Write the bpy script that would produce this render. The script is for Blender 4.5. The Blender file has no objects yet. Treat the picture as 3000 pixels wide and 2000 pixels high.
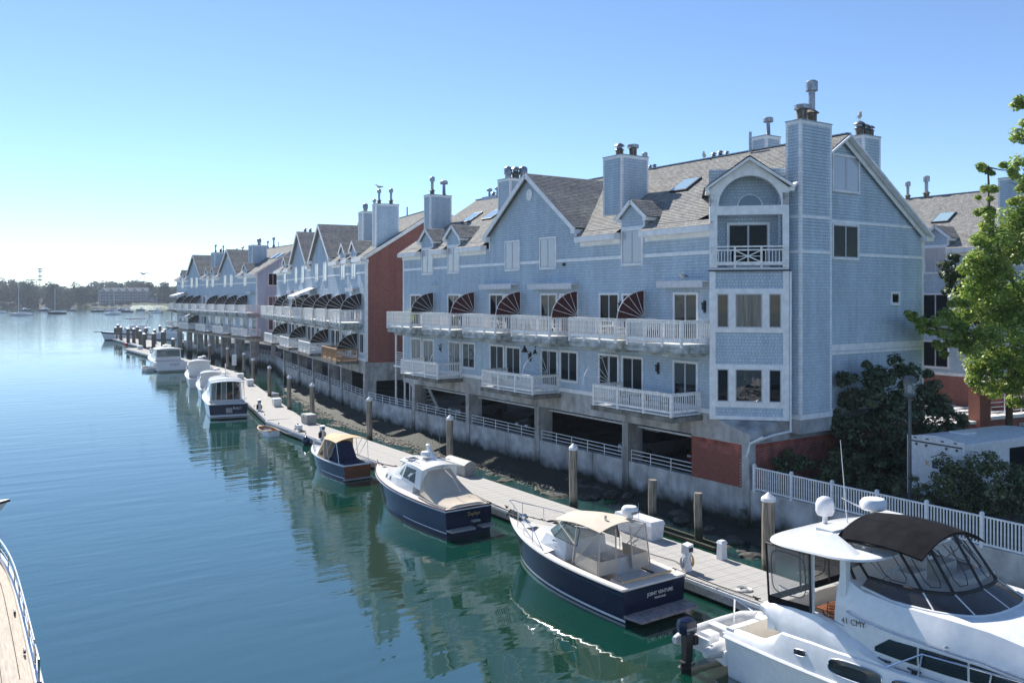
import bpy, bmesh, math, random
from mathutils import Vector, Matrix
random.seed(7)
R = math.radians
SC = bpy.context.scene
COL = SC.collection
# ---------------------------------------------------------------- camera
cam = bpy.data.cameras.new('camera'); co = bpy.data.objects.new('camera', cam); COL.objects.link(co)
CAM = Vector((-30.82, -28.58, 10.7)); YAW = math.atan(1690 / 2500.0)
co.location = CAM; co.rotation_euler = (R(90), 0, -YAW)
cam.sensor_width = 36; cam.lens = 30; cam.shift_y = -0.043; cam.clip_start = 0.2; cam.clip_end = 9000
SC.camera = co
# ---------------------------------------------------------------- sky, sun, exposure
SUN_EL, SUN_AZ = R(42), R(2.5)        # azimuth measured from +Y towards +X
w = bpy.data.worlds.new('World'); SC.world = w; w.use_nodes = True
nt = w.node_tree; nt.nodes.clear()
sky = nt.nodes.new('ShaderNodeTexSky'); sky.sky_type = 'NISHITA'; sky.sun_disc = False
sky.sun_elevation = SUN_EL; sky.sun_rotation = SUN_AZ
sky.air_density = 0.78; sky.dust_density = 0.0; sky.ozone_density = 4.6; sky.altitude = 0
bg = nt.nodes.new('ShaderNodeBackground'); bg.inputs[1].default_value = 0.05
wo = nt.nodes.new('ShaderNodeOutputWorld')
nt.links.new(sky.outputs[0], bg.inputs[0]); nt.links.new(bg.outputs[0], wo.inputs[0])
sl = bpy.data.lights.new('sun', 'SUN'); sl.energy = 2.25; sl.angle = R(0.53); sl.color = (1, .955, .88)
so = bpy.data.objects.new('sun', sl); COL.objects.link(so)
sd = Vector((math.sin(SUN_AZ) * math.cos(SUN_EL), math.cos(SUN_AZ) * math.cos(SUN_EL), math.sin(SUN_EL)))
so.rotation_euler = sd.to_track_quat('Z', 'Y').to_euler(); so.location = (0, 60, 120)
vs = SC.view_settings; vs.view_transform = 'Standard'; vs.look = 'None'; vs.exposure = 1.84; vs.gamma = 1.0
vs.use_curve_mapping = False
SC.render.engine = 'CYCLES'
SC.cycles.max_bounces = 6; SC.cycles.transparent_max_bounces = 10; SC.cycles.volume_bounces = 0

# ---------------------------------------------------------------- materials
def newmat(name):
    m = bpy.data.materials.new(name); m.use_nodes = True
    n = m.node_tree.nodes; b = n['Principled BSDF']
    return m, n, m.node_tree.links, b
def hx(*c): return (c[0], c[1], c[2], 1)
def mat(name, col, rough=.6, metal=0, noise=.12, scale=6, bump=0, bscale=None, spec=None, stretch=(1, 1, 1), coat=0, grime=None):
    m, n, l, b = newmat(name)
    b.inputs['Roughness'].default_value = rough; b.inputs['Metallic'].default_value = metal
    if spec is not None: b.inputs['Specular IOR Level'].default_value = spec
    if coat: b.inputs['Coat Weight'].default_value = coat; b.inputs['Coat Roughness'].default_value = .05
    tc = n.new('ShaderNodeTexCoord'); mp = n.new('ShaderNodeMapping'); mp.inputs[3].default_value = stretch
    l.new(tc.outputs['Object'], mp.inputs[0])
    nz = n.new('ShaderNodeTexNoise'); nz.inputs['Scale'].default_value = scale; nz.inputs['Detail'].default_value = 6
    l.new(mp.outputs[0], nz.inputs[0])
    rp = n.new('ShaderNodeValToRGB')
    a = [max(0, c * (1 - noise * 2)) for c in col]; z = [min(1, c * (1 + noise * 1.6)) for c in col]
    rp.color_ramp.elements[0].color = hx(*a); rp.color_ramp.elements[1].color = hx(*z)
    rp.color_ramp.elements[0].position = .3; rp.color_ramp.elements[1].position = .7
    l.new(nz.outputs['Fac'], rp.inputs[0]); out = rp.outputs[0]
    if grime:
        gc, gs, lo, hi = grime
        n2 = n.new('ShaderNodeTexNoise'); n2.inputs['Scale'].default_value = gs; n2.inputs['Detail'].default_value = 8
        n2.inputs['Roughness'].default_value = .65
        mp2 = n.new('ShaderNodeMapping'); mp2.inputs[3].default_value = (1, 1, .25); l.new(tc.outputs['Object'], mp2.inputs[0]); l.new(mp2.outputs[0], n2.inputs[0])
        r2 = n.new('ShaderNodeMapRange'); r2.inputs[1].default_value = lo; r2.inputs[2].default_value = hi; l.new(n2.outputs['Fac'], r2.inputs[0])
        mx = n.new('ShaderNodeMix'); mx.data_type = 'RGBA'; l.new(r2.outputs[0], mx.inputs[0]); l.new(out, mx.inputs[6]); mx.inputs[7].default_value = hx(*gc)
        out = mx.outputs[2]
    l.new(out, b.inputs['Base Color'])
    if bump:
        n3 = n.new('ShaderNodeTexNoise'); n3.inputs['Scale'].default_value = bscale or scale * 3; n3.inputs['Detail'].default_value = 5
        l.new(mp.outputs[0], n3.inputs[0]); bp = n.new('ShaderNodeBump'); bp.inputs['Strength'].default_value = bump; bp.inputs['Distance'].default_value = .03
        l.new(n3.outputs['Fac'], bp.inputs['Height']); l.new(bp.outputs[0], b.inputs['Normal'])
    return m
def shingle_mat(name, c1, c2, gap, bw, rh, mode, rough=.85, zoff=0, var=.25, stain=None):
    # a brick pattern (one brick = one shingle); mode 'wall': u=x+y, 'ry': u=y, 'rx': u=x ; v=z
    m, n, l, b = newmat(name); b.inputs['Roughness'].default_value = rough; b.inputs['Specular IOR Level'].default_value = .25
    tc = n.new('ShaderNodeTexCoord'); sp = n.new('ShaderNodeSeparateXYZ'); l.new(tc.outputs['Object'], sp.inputs[0])
    if mode == 'wall':
        ad = n.new('ShaderNodeMath'); l.new(sp.outputs[0], ad.inputs[0]); l.new(sp.outputs[1], ad.inputs[1]); u = ad.outputs[0]
    else: u = sp.outputs[1] if mode == 'ry' else sp.outputs[0]
    za = n.new('ShaderNodeMath'); za.inputs[1].default_value = -zoff; l.new(sp.outputs[2], za.inputs[0])
    cb = n.new('ShaderNodeCombineXYZ'); l.new(u, cb.inputs[0]); l.new(za.outputs[0], cb.inputs[1])
    # wobble so that joints do not line up
    wn = n.new('ShaderNodeTexNoise'); wn.inputs['Scale'].default_value = 1.7; l.new(cb.outputs[0], wn.inputs[0])
    br = n.new('ShaderNodeTexBrick'); br.inputs['Scale'].default_value = 1; br.inputs['Brick Width'].default_value = bw
    br.inputs['Row Height'].default_value = rh; br.inputs['Mortar Size'].default_value = .008; br.inputs['Mortar Smooth'].default_value = .2
    br.offset = .43; br.offset_frequency = 2; br.squash = .8; br.squash_frequency = 3; br.inputs['Bias'].default_value = 0
    br.inputs['Color1'].default_value = hx(*c1); br.inputs['Color2'].default_value = hx(*c2); br.inputs['Mortar'].default_value = hx(*gap)
    l.new(cb.outputs[0], br.inputs[0])
    nz = n.new('ShaderNodeTexNoise'); nz.inputs['Scale'].default_value = .7; nz.inputs['Detail'].default_value = 8; nz.inputs['Roughness'].default_value = .72
    ms = n.new('ShaderNodeMapping'); ms.inputs[3].default_value = (1, 1, .35); l.new(tc.outputs['Object'], ms.inputs[0]); l.new(ms.outputs[0], nz.inputs[0])
    mr = n.new('ShaderNodeMapRange'); mr.inputs[1].default_value = .25; mr.inputs[2].default_value = .75; mr.inputs[3].default_value = 1 - var; mr.inputs[4].default_value = 1 + var
    n4 = n.new('ShaderNodeTexNoise'); n4.inputs['Scale'].default_value = 2.4; n4.inputs['Detail'].default_value = 5; m4 = n.new('ShaderNodeMapping'); m4.inputs[3].default_value = (1, 1, .07); l.new(tc.outputs['Object'], m4.inputs[0]); l.new(m4.outputs[0], n4.inputs[0])
    av = n.new('ShaderNodeMath'); av.operation = 'MULTIPLY_ADD'; l.new(n4.outputs['Fac'], av.inputs[0]); av.inputs[1].default_value = .45; sv = n.new('ShaderNodeMath'); sv.operation = 'MULTIPLY_ADD'; l.new(nz.outputs['Fac'], sv.inputs[0]); sv.inputs[1].default_value = .75; sv.inputs[2].default_value = -.1; l.new(sv.outputs[0], av.inputs[2]); l.new(av.outputs[0], mr.inputs[0])
    hs = n.new('ShaderNodeHueSaturation'); l.new(mr.outputs[0], hs.inputs['Value']); l.new(br.outputs[0], hs.inputs['Color'])
    l.new(hs.outputs[0], b.inputs['Base Color'])
    bp = n.new('ShaderNodeBump'); bp.inputs['Strength'].default_value = .6; bp.inputs['Distance'].default_value = .02
    iv = n.new('ShaderNodeMath'); iv.operation = 'SUBTRACT'; iv.inputs[0].default_value = 1; l.new(br.outputs['Fac'], iv.inputs[1])
    l.new(iv.outputs[0], bp.inputs['Height']); l.new(bp.outputs[0], b.inputs['Normal'])
    return m
def glass_mat(name, col, rough=.03, alpha=1, spec=.6, coat=0):
    m, n, l, b = newmat(name); b.inputs['Base Color'].default_value = hx(*col); b.inputs['Roughness'].default_value = rough
    b.inputs['Specular IOR Level'].default_value = spec; b.inputs['Alpha'].default_value = alpha
    if coat: b.inputs['Coat Weight'].default_value = coat; b.inputs['Coat Roughness'].default_value = .03
    tc = n.new('ShaderNodeTexCoord'); nz = n.new('ShaderNodeTexNoise'); nz.inputs['Scale'].default_value = 1.3; l.new(tc.outputs['Object'], nz.inputs[0])
    bp = n.new('ShaderNodeBump'); bp.inputs['Strength'].default_value = .12; bp.inputs['Distance'].default_value = .05
    l.new(nz.outputs['Fac'], bp.inputs['Height']); l.new(bp.outputs[0], b.inputs['Normal'])
    return m

# ---------------------------------------------------------------- mesh builder
class MB:
    def __init__(s): s.v = []; s.f = []; s.mi = []; s.cur = 0
    def face(s, pts):
        i = len(s.v); s.v += [tuple(p) for p in pts]; s.f.append(tuple(range(i, i + len(pts)))); s.mi.append(s.cur); return s
    def box(s, x0, x1, y0, y1, z0, z1):
        i = len(s.v)
        s.v += [(x0, y0, z0), (x1, y0, z0), (x1, y1, z0), (x0, y1, z0), (x0, y0, z1), (x1, y0, z1), (x1, y1, z1), (x0, y1, z1)]
        for q in ((0, 3, 2, 1), (4, 5, 6, 7), (0, 1, 5, 4), (1, 2, 6, 5), (2, 3, 7, 6), (3, 0, 4, 7)):
            s.f.append(tuple(i + k for k in q)); s.mi.append(s.cur)
        return s
    def hexa(s, b, t):                       # any prism: bottom ring, top ring (same count)
        n = len(b); i = len(s.v); s.v += [tuple(p) for p in b] + [tuple(p) for p in t]
        s.f.append(tuple(i + k for k in reversed(range(n)))); s.f.append(tuple(i + n + k for k in range(n))); s.mi += [s.cur] * 2
        for k in range(n):
            s.f.append((i + k, i + (k + 1) % n, i + n + (k + 1) % n, i + n + k)); s.mi.append(s.cur)
        return s
    def bar(s, p, q, w, h, up=(0, 0, 1)):    # rectangular bar from p to q
        p, q = Vector(p), Vector(q); d = (q - p).normalized(); u = Vector(up)
        if abs(d.dot(u)) > .99: u = Vector((1, 0, 0))
        a = d.cross(u).normalized() * (w / 2); c = a.cross(d).normalized() * (h / 2)
        return s.hexa([p - a - c, p + a - c, p + a + c, p - a + c], [q - a - c, q + a - c, q + a + c, q - a + c])
    def tube(s, pts, r, n=6, cap=True):
        pts = [Vector(p) for p in pts]; rings = []
        rr = r if isinstance(r, (list, tuple)) else [r] * len(pts)
        for k, p in enumerate(pts):
            d = (pts[min(k + 1, len(pts) - 1)] - pts[max(k - 1, 0)]).normalized()
            u = Vector((0, 0, 1)) if abs(d.z) < .95 else Vector((1, 0, 0))
            a = d.cross(u).normalized(); c = a.cross(d).normalized()
            rings.append([p + (a * math.cos(2 * math.pi * j / n) + c * math.sin(2 * math.pi * j / n)) * rr[k] for j in range(n)])
        return s.loft(rings, True, cap)
    def loft(s, rings, closed=True, cap=False):
        i = len(s.v); n = len(rings[0])
        for r in rings: s.v += [tuple(p) for p in r]
        for k in range(len(rings) - 1):
            for j in range(n if closed else n - 1):
                a = i + k * n + j; b = i + k * n + (j + 1) % n
                s.f.append((a, b, b + n, a + n)); s.mi.append(s.cur)
        if cap and closed:
            s.f.append(tuple(i + j for j in reversed(range(n)))); s.f.append(tuple(i + (len(rings) - 1) * n + j for j in range(n))); s.mi += [s.cur] * 2
        return s
    def lathe(s, prof, c=(0, 0, 0), n=12, sx=1, sy=1):
        return s.loft([[(c[0] + r * sx * math.cos(2 * math.pi * j / n), c[1] + r * sy * math.sin(2 * math.pi * j / n), c[2] + z) for j in range(n)] for r, z in prof], True, True)
    def mesh(s, name, mats, smooth=False):
        me = bpy.data.meshes.new(name); me.from_pydata(s.v, [], s.f); me.validate(clean_customdata=False)
        for m in (mats if isinstance(mats, (list, tuple)) else [mats]): me.materials.append(m)
        if len(me.materials) > 1 and len(me.polygons) == len(s.mi):
            me.polygons.foreach_set('material_index', s.mi)
        if smooth:
            bm = bmesh.new(); bm.from_mesh(me); bmesh.ops.remove_doubles(bm, verts=bm.verts, dist=.0005); bmesh.ops.recalc_face_normals(bm, faces=bm.faces); bm.to_mesh(me); bm.free()
            me.polygons.foreach_set('use_smooth', [True] * len(me.polygons))
            try: me.set_sharp_from_angle(angle=R(40))
            except Exception: pass
        return me
    def build(s, name, mats, parent=None, loc=(0, 0, 0), rz=0, smooth=False, **k):
        return put(s.mesh(name, mats, smooth), name, parent, loc, rz, **k)
def put(me, name, parent=None, loc=(0, 0, 0), rz=0, **k):
    o = bpy.data.objects.new(name, me); COL.objects.link(o); o.location = loc
    if rz: o.rotation_euler = (0, 0, rz)
    if parent: o.parent = parent
    for a, b in k.items(): o[a] = b
    return o
def thing(name, label, cat, loc=(0, 0, 0), rz=0, group=None):
    o = bpy.data.objects.new(name, None); COL.objects.link(o); o.location = loc; o.rotation_euler = (0, 0, rz)
    o.empty_display_size = .2; o['label'] = label; o['category'] = cat
    if group: o['group'] = group
    return o
def tag(o, label, cat, group=None):
    o['label'] = label; o['category'] = cat
    if group: o['group'] = group
    return o
def dup(root, loc, rz, label, group=None, keep=None, scale=None):
    r = root.copy(); COL.objects.link(r); r.location = loc; r.rotation_euler = (0, 0, rz); r['label'] = label
    if scale: r.scale = (scale,) * 3
    if group: r['group'] = group
    def rec(a, b):
        for ch in list(a.children):
            c = ch.copy(); COL.objects.link(c); c.parent = b; rec(ch, c)
    rec(root, r); return r
def lerp(a, b, t): return a + (b - a) * t
def pix(px, py, depth):
    a = (px - 1500) / 2500.0; b = -(py - 871) / 2500.0
    Rv = Vector((math.cos(YAW), -math.sin(YAW), 0)); Lv = Vector((math.sin(YAW), math.cos(YAW), 0))
    return CAM + (Lv + Rv * a + Vector((0, 0, b))) * depth
def text_mesh(txt, size, name, m, parent, loc, rot, extrude=.004):
    cu = bpy.data.curves.new(name, 'FONT'); cu.body = txt; cu.size = size; cu.extrude = extrude; cu.align_x = 'CENTER'; cu.align_y = 'CENTER'; cu.resolution_u = 3
    t = bpy.data.objects.new('tmp', cu); me = bpy.data.meshes.new_from_object(t); bpy.data.objects.remove(t)
    me.materials.append(m); o = put(me, name, parent, loc); o.rotation_euler = rot; return o

# ---------------------------------------------------------------- material library
BLUE = (.535, .63, .71)
m_siding = shingle_mat('blue_cedar_shingle', [c * .94 for c in BLUE], [c * 1.06 for c in BLUE], [c * .58 for c in BLUE], .17, .15, 'wall', zoff=0.004, var=.2)
m_roof = shingle_mat('weathered_roof_shingle', (.25, .242, .228), (.39, .378, .355), (.085, .08, .075), .22, .1, 'ry', var=.22)
m_roofx = shingle_mat('weathered_roof_shingle_cross', (.25, .242, .228), (.39, .378, .355), (.085, .08, .075), .22, .1, 'rx', var=.22)
m_brick = shingle_mat('red_brick', (.34, .09, .062), (.24, .058, .045), (.36, .29, .26), .21, .07, 'wall', var=.2)
m_brickface = mat('brick_face', (.36, .10, .072), .85, noise=.28, scale=2.2, bump=.3)
m_mortar = mat('mortar', (.46, .41, .38), .9, noise=.1)
m_trim = mat('white_trim', (.84, .84, .84), .55, noise=.06, scale=3)
m_wood_white = mat('white_painted_wood', (.83, .82, .80), .55, noise=.1, scale=5)
m_deckwood = mat('bare_cedar', (.42, .25, .13), .7, noise=.2, scale=8, stretch=(1, 1, 4))
m_fascia = mat('weathered_fascia', (.40, .43, .43), .8, noise=.25, scale=3, stretch=(1, .4, 2), grime=((.10, .13, .07), 1.6, .52, .72))
m_slab = mat('stained_slab', (.20, .19, .165), .9, noise=.25, scale=3, grime=((.06, .06, .045), 1.2, .45, .75))
m_conc = mat('concrete', (.46, .45, .44), .9, noise=.16, scale=1.6, bump=.25, bscale=30, grime=((.17, .16, .15), .8, .48, .72))
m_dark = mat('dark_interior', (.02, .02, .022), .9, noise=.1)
m_garage = mat('garage_shade_concrete', (.06, .06, .06), .9, noise=.2, scale=1)  # near-black: the garage's shade is put into the concrete colour
m_frame = mat('window_sash', (.50, .50, .53), .5, noise=.05)
m_glass = glass_mat('dark_window_glass', (.008, .011, .016), .02, spec=.14)
m_glass2 = glass_mat('reflecting_window_glass', (.012, .017, .024), .02, spec=.5)
m_curt = mat('curtain_behind_glass', (.16, .15, .14), .15, noise=.35, scale=2.5, stretch=(3, 5, .2), spec=.4)
m_blind = glass_mat('glass_over_pale_blind', (.42, .43, .48), .1, spec=.7, coat=.7)
m_sky_glass = glass_mat('skylight_glass', (.35, .48, .52), .03, spec=1, coat=1)
m_metal = mat('galvanised_flue', (.33, .34, .36), .4, .8, noise=.2, scale=9)
m_rust = mat('rusty_flue', (.15, .115, .08), .75, .3, noise=.35, scale=11, grime=((.3, .29, .27), 5, .45, .6))
m_darkmetal = mat('dark_metal', (.04, .042, .045), .45, .6)
m_canvas_red = mat('maroon_canvas', (.075, .018, .018), .9, noise=.2)
m_canvas_blk = mat('brown_black_canvas', (.035, .027, .023), .9, noise=.2)
m_awning = mat('white_awning', (.62, .63, .66), .8, noise=.06)
m_railmetal = mat('white_pipe_rail', (.78, .79, .80), .45, noise=.08)
m_pile = mat('weathered_pile', (.27, .23, .18), .9, noise=.3, scale=3, stretch=(4, 4, .4), bump=.5, bscale=12, grime=((.12, .11, .09), 2, .5, .8))
m_piledark = mat('tarred_pile', (.13, .115, .10), .9, noise=.3, scale=3, stretch=(4, 4, .4), bump=.5, bscale=12)
def tide(m, z0, z1, col):                    # weed and wet dark wood below the high water mark
    n, l = m.node_tree.nodes, m.node_tree.links; b = n['Principled BSDF']; src = b.inputs['Base Color'].links[0].from_socket
    tc = n.new('ShaderNodeTexCoord'); sp = n.new('ShaderNodeSeparateXYZ'); l.new(tc.outputs['Object'], sp.inputs[0]); nz = n.new('ShaderNodeTexNoise'); nz.inputs['Scale'].default_value = 5; l.new(tc.outputs['Object'], nz.inputs[0])
    ma = n.new('ShaderNodeMath'); ma.operation = 'MULTIPLY_ADD'; l.new(nz.outputs['Fac'], ma.inputs[0]); ma.inputs[1].default_value = -.5; l.new(sp.outputs[2], ma.inputs[2]); mr = n.new('ShaderNodeMapRange'); mr.inputs[1].default_value = z1; mr.inputs[2].default_value = z0; l.new(ma.outputs[0], mr.inputs[0])
    mx = n.new('ShaderNodeMix'); mx.data_type = 'RGBA'; l.new(mr.outputs[0], mx.inputs[0]); l.new(src, mx.inputs[6]); mx.inputs[7].default_value = hx(*col); l.new(mx.outputs[2], b.inputs['Base Color'])
tide(m_pile, .35, .75, (.035, .042, .022)); tide(m_piledark, .2, .6, (.03, .035, .02)); tide(m_conc, .3, 1.1, (.03, .035, .022))
m_cap = mat('white_pile_cap', (.72, .73, .75), .4, noise=.05)
m_dock = mat('grey_dock_plank', (.40, .385, .36), .85, noise=.15, scale=5, stretch=(.35, 4, 1))
m_dock2 = mat('dock_fascia', (.33, .33, .35), .75, noise=.15)
m_black = mat('black_rubber', (.015, .015, .017), .6)
m_plast = mat('white_plastic', (.72, .73, .75), .35, noise=.05)
m_greybox = mat('grey_plastic', (.33, .325, .31), .6, noise=.08)
m_gel = mat('white_gelcoat', (.78, .78, .78), .22, noise=.03, coat=.4)
m_cream = mat('cream_gelcoat', (.70, .665, .61), .3, noise=.03, coat=.3)
m_navy = mat('navy_gelcoat', (.006, .011, .036), .16, noise=.05, coat=.1, spec=.3)
m_slate = mat('slate_blue_gelcoat', (.020, .040, .085), .15, noise=.05, coat=.2, spec=.4)
m_mahog = mat('varnished_mahogany', (.19, .055, .022), .2, noise=.3, scale=5, stretch=(.5, 6, 6), coat=.8)
m_teak = mat('bleached_teak', (.46, .39, .31), .8, noise=.12, scale=5, stretch=(6, .4, 1))
m_tan = mat('tan_canvas', (.58, .41, .25), .85, noise=.07, scale=2)
m_beige = mat('beige_canvas', (.56, .475, .38), .85, noise=.05, scale=2, bump=.1)
m_bluecan = mat('blue_canvas', (.012, .022, .075), .85, noise=.2)
m_blackcan = mat('black_canvas', (.012, .0125, .015), .95, noise=.2, scale=3, bump=.15, bscale=6, spec=.08)
m_vinyl = glass_mat('clear_vinyl', (.45, .43, .41), .08, alpha=.16, spec=.6)
m_bottom = mat('antifouling', (.015, .02, .03), .7)
m_chrome = mat('stainless', (.6, .62, .65), .2, 1, noise=.05)
m_tint = glass_mat('tinted_boat_glass', (.012, .016, .02), .03, spec=.8)
m_palegl = glass_mat('pale_boat_glass', (.10, .17, .19), .05, spec=.9, alpha=.75)
m_hypalon = mat('grey_inflatable', (.55, .55, .54), .5, noise=.06)
m_interior = mat('boat_upholstery', (.55, .52, .48), .8, noise=.06)
m_gold = mat('gold_leaf', (.55, .40, .15), .35, .6, noise=.05)
m_letter = mat('pale_lettering', (.75, .75, .72), .5, noise=.02)
m_black_l = mat('dark_lettering', (.03, .03, .035), .5, noise=.02)
m_red = mat('red_paint', (.5, .02, .02), .3, noise=.05)
m_gullw = mat('gull_white', (.55, .55, .55), .8, noise=.03)
m_gullg = mat('gull_grey', (.20, .21, .23), .8, noise=.1)
m_bark = mat('bark', (.10, .075, .055), .95, noise=.3, scale=4, stretch=(3, 3, .6), bump=.5)
# ================================================================ water, land, walls
def water_mat():
    m, n, l, b = newmat('harbour_water')
    b.inputs['Roughness'].default_value = .035; b.inputs['IOR'].default_value = 2.95
    tc = n.new('ShaderNodeTexCoord')
    nz = n.new('ShaderNodeTexNoise'); nz.inputs['Scale'].default_value = .035; nz.inputs['Detail'].default_value = 4; l.new(tc.outputs['Object'], nz.inputs[0])
    rp = n.new('ShaderNodeValToRGB'); e = rp.color_ramp.elements
    e[0].position = .3; e[0].color = hx(.002, .034, .017); e[1].position = .75; e[1].color = hx(.003, .044, .031)
    l.new(nz.outputs['Fac'], rp.inputs[0]); l.new(rp.outputs[0], b.inputs['Base Color'])
    def nse(sc, st, det, rot):
        mp = n.new('ShaderNodeMapping'); mp.inputs[3].default_value = st; mp.inputs[2].default_value = (0, 0, rot); l.new(tc.outputs['Object'], mp.inputs[0])
        t = n.new('ShaderNodeTexNoise'); t.inputs['Scale'].default_value = sc; t.inputs['Detail'].default_value = det; t.inputs['Roughness'].default_value = .45; l.new(mp.outputs[0], t.inputs[0]); return t.outputs['Fac']
    # long low swell lying across the view, and small wind ripples
    a = nse(.55, (.35, 1.6, 1), 2, YAW + .12); c = nse(2.2, (.5, 1.5, 1), 3, YAW - .2); d = nse(.06, (1, 1, 1), 3, 0)
    mr = n.new('ShaderNodeMapRange'); mr.inputs[1].default_value = .42; mr.inputs[2].default_value = .66; mr.inputs[3].default_value = .03; mr.inputs[4].default_value = .38; l.new(d, mr.inputs[0])
    rg = n.new('ShaderNodeMapRange'); rg.inputs[1].default_value = .4; rg.inputs[2].default_value = .7; rg.inputs[3].default_value = .02; rg.inputs[4].default_value = .08; l.new(d, rg.inputs[0]); l.new(rg.outputs[0], b.inputs['Roughness'])
    mu = n.new('ShaderNodeMath'); mu.operation = 'MULTIPLY'; l.new(c, mu.inputs[0]); l.new(mr.outputs[0], mu.inputs[1])
    sp = n.new('ShaderNodeSeparateXYZ'); l.new(tc.outputs['Object'], sp.inputs[0])      # the open harbour is more ruffled than the berth
    fr = n.new('ShaderNodeMapRange'); fr.inputs[1].default_value = 110; fr.inputs[2].default_value = 420; fr.inputs[3].default_value = 0; fr.inputs[4].default_value = 2.2; l.new(sp.outputs[1], fr.inputs[0])
    c2 = n.new('ShaderNodeMath'); c2.operation = 'MULTIPLY'; l.new(nse(.9, (.6, 1.4, 1), 3, YAW + .1), c2.inputs[0]); l.new(fr.outputs[0], c2.inputs[1])
    a0 = n.new('ShaderNodeMath'); l.new(mu.outputs[0], a0.inputs[0]); l.new(c2.outputs[0], a0.inputs[1])
    ad = n.new('ShaderNodeMath'); l.new(a, ad.inputs[0]); l.new(a0.outputs[0], ad.inputs[1])
    bp = n.new('ShaderNodeBump'); bp.inputs["Strength"].default_value = .5; bp.inputs["Distance"].default_value = .045
    l.new(ad.outputs[0], bp.inputs['Height']); l.new(bp.outputs[0], b.inputs['Normal'])
    return m
wm = MB(); wm.face([(-2600, -500, 0), (2600, -500, 0), (2600, 3200, 0), (-2600, 3200, 0)])
wm.build('water', water_mat(), kind='structure')
m_ground = mat('asphalt_and_soil', (.07, .068, .06), .95, noise=.3, scale=.6, bump=.3)
m_grass = mat('shaded_soil_bed', (.05, .055, .03), .95, noise=.3, scale=1)
WALL = [(-.78, -40), (.02, -2.36), (.0, 0), (.0, 40), (.35, 40.2), (6.2, 77.2), (11.6, 98), (11.6, 160)]
land = MB()
poly = [(x + .2, y) for x, y in WALL] + [(700, 200), (700, -40)]
land.face([(x, y, 1.6) for x, y in poly]); land.build('ground', m_ground, kind='structure')
# seawall: one concrete wall with a capping and pour joints, algae towards the tide line
def wall_mat():
    m = mat('seawall_concrete', (.50, .495, .485), .9, noise=.16, scale=1.3, bump=.3, bscale=25, grime=((.20, .195, .19), .55, .5, .72))
    n, l = m.node_tree.nodes, m.node_tree.links; b = n['Principled BSDF']; src = b.inputs['Base Color'].links[0].from_socket
    tc = n.new('ShaderNodeTexCoord'); sp = n.new('ShaderNodeSeparateXYZ'); l.new(tc.outputs['Object'], sp.inputs[0])
    nz = n.new('ShaderNodeTexNoise'); nz.inputs['Scale'].default_value = 1.1; nz.inputs['Detail'].default_value = 8; l.new(tc.outputs['Object'], nz.inputs[0])
    ma = n.new('ShaderNodeMath'); ma.operation = 'MULTIPLY_ADD'; l.new(nz.outputs['Fac'], ma.inputs[0]); ma.inputs[1].default_value = -1.3; l.new(sp.outputs[2], ma.inputs[2])
    mr = n.new('ShaderNodeMapRange'); mr.inputs[1].default_value = .45; mr.inputs[2].default_value = -.25; l.new(ma.outputs[0], mr.inputs[0])
    mx = n.new('ShaderNodeMix'); mx.data_type = 'RGBA'; l.new(mr.outputs[0], mx.inputs[0]); l.new(src, mx.inputs[6]); mx.inputs[7].default_value = hx(.018, .024, .016)
    l.new(mx.outputs[2], b.inputs['Base Color']); return m
m_wall = wall_mat()
sw = MB()
def offs(p, q, d):
    v = Vector((q[0] - p[0], q[1] - p[1], 0)).normalized(); nrm = Vector((v.y, -v.x, 0)); return nrm * d
for k in range(len(WALL) - 1):
    p, q = WALL[k], WALL[k + 1]; L = math.hypot(q[0] - p[0], q[1] - p[1]); nn = max(1, int(L / 4.1)); o = offs(p, q, .42)
    for j in range(nn):
        a = Vector((*[lerp(p[i], q[i], j / nn) for i in (0, 1)], 0)); c = Vector((*[lerp(p[i], q[i], (j + 1) / nn) for i in (0, 1)], 0))
        dv = (c - a).normalized() * .012 if L > 3 else Vector((0, 0, 0))
        a2, c2 = a + dv, c - dv; rec = offs(p, q, random.uniform(0, .02)); a2 += rec; c2 += rec
        zt = 1.93 + random.uniform(-.006, .006)
        sw.hexa([a2 + Vector((0, 0, -2)), c2 + Vector((0, 0, -2)), c2 + o + Vector((0, 0, -2)), a2 + o + Vector((0, 0, -2))][::-1],
                [a2 + Vector((0, 0, zt)), c2 + Vector((0, 0, zt)), c2 + o + Vector((0, 0, zt)), a2 + o + Vector((0, 0, zt))][::-1])
        # joint filler set back
        sw.box(a.x + .04, a.x + .2, a.y - .05, a.y + .05, -2, 1.9)
sw.build('sea_wall', m_wall, label='long stained concrete sea wall with algae along its foot', category='sea wall')
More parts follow.
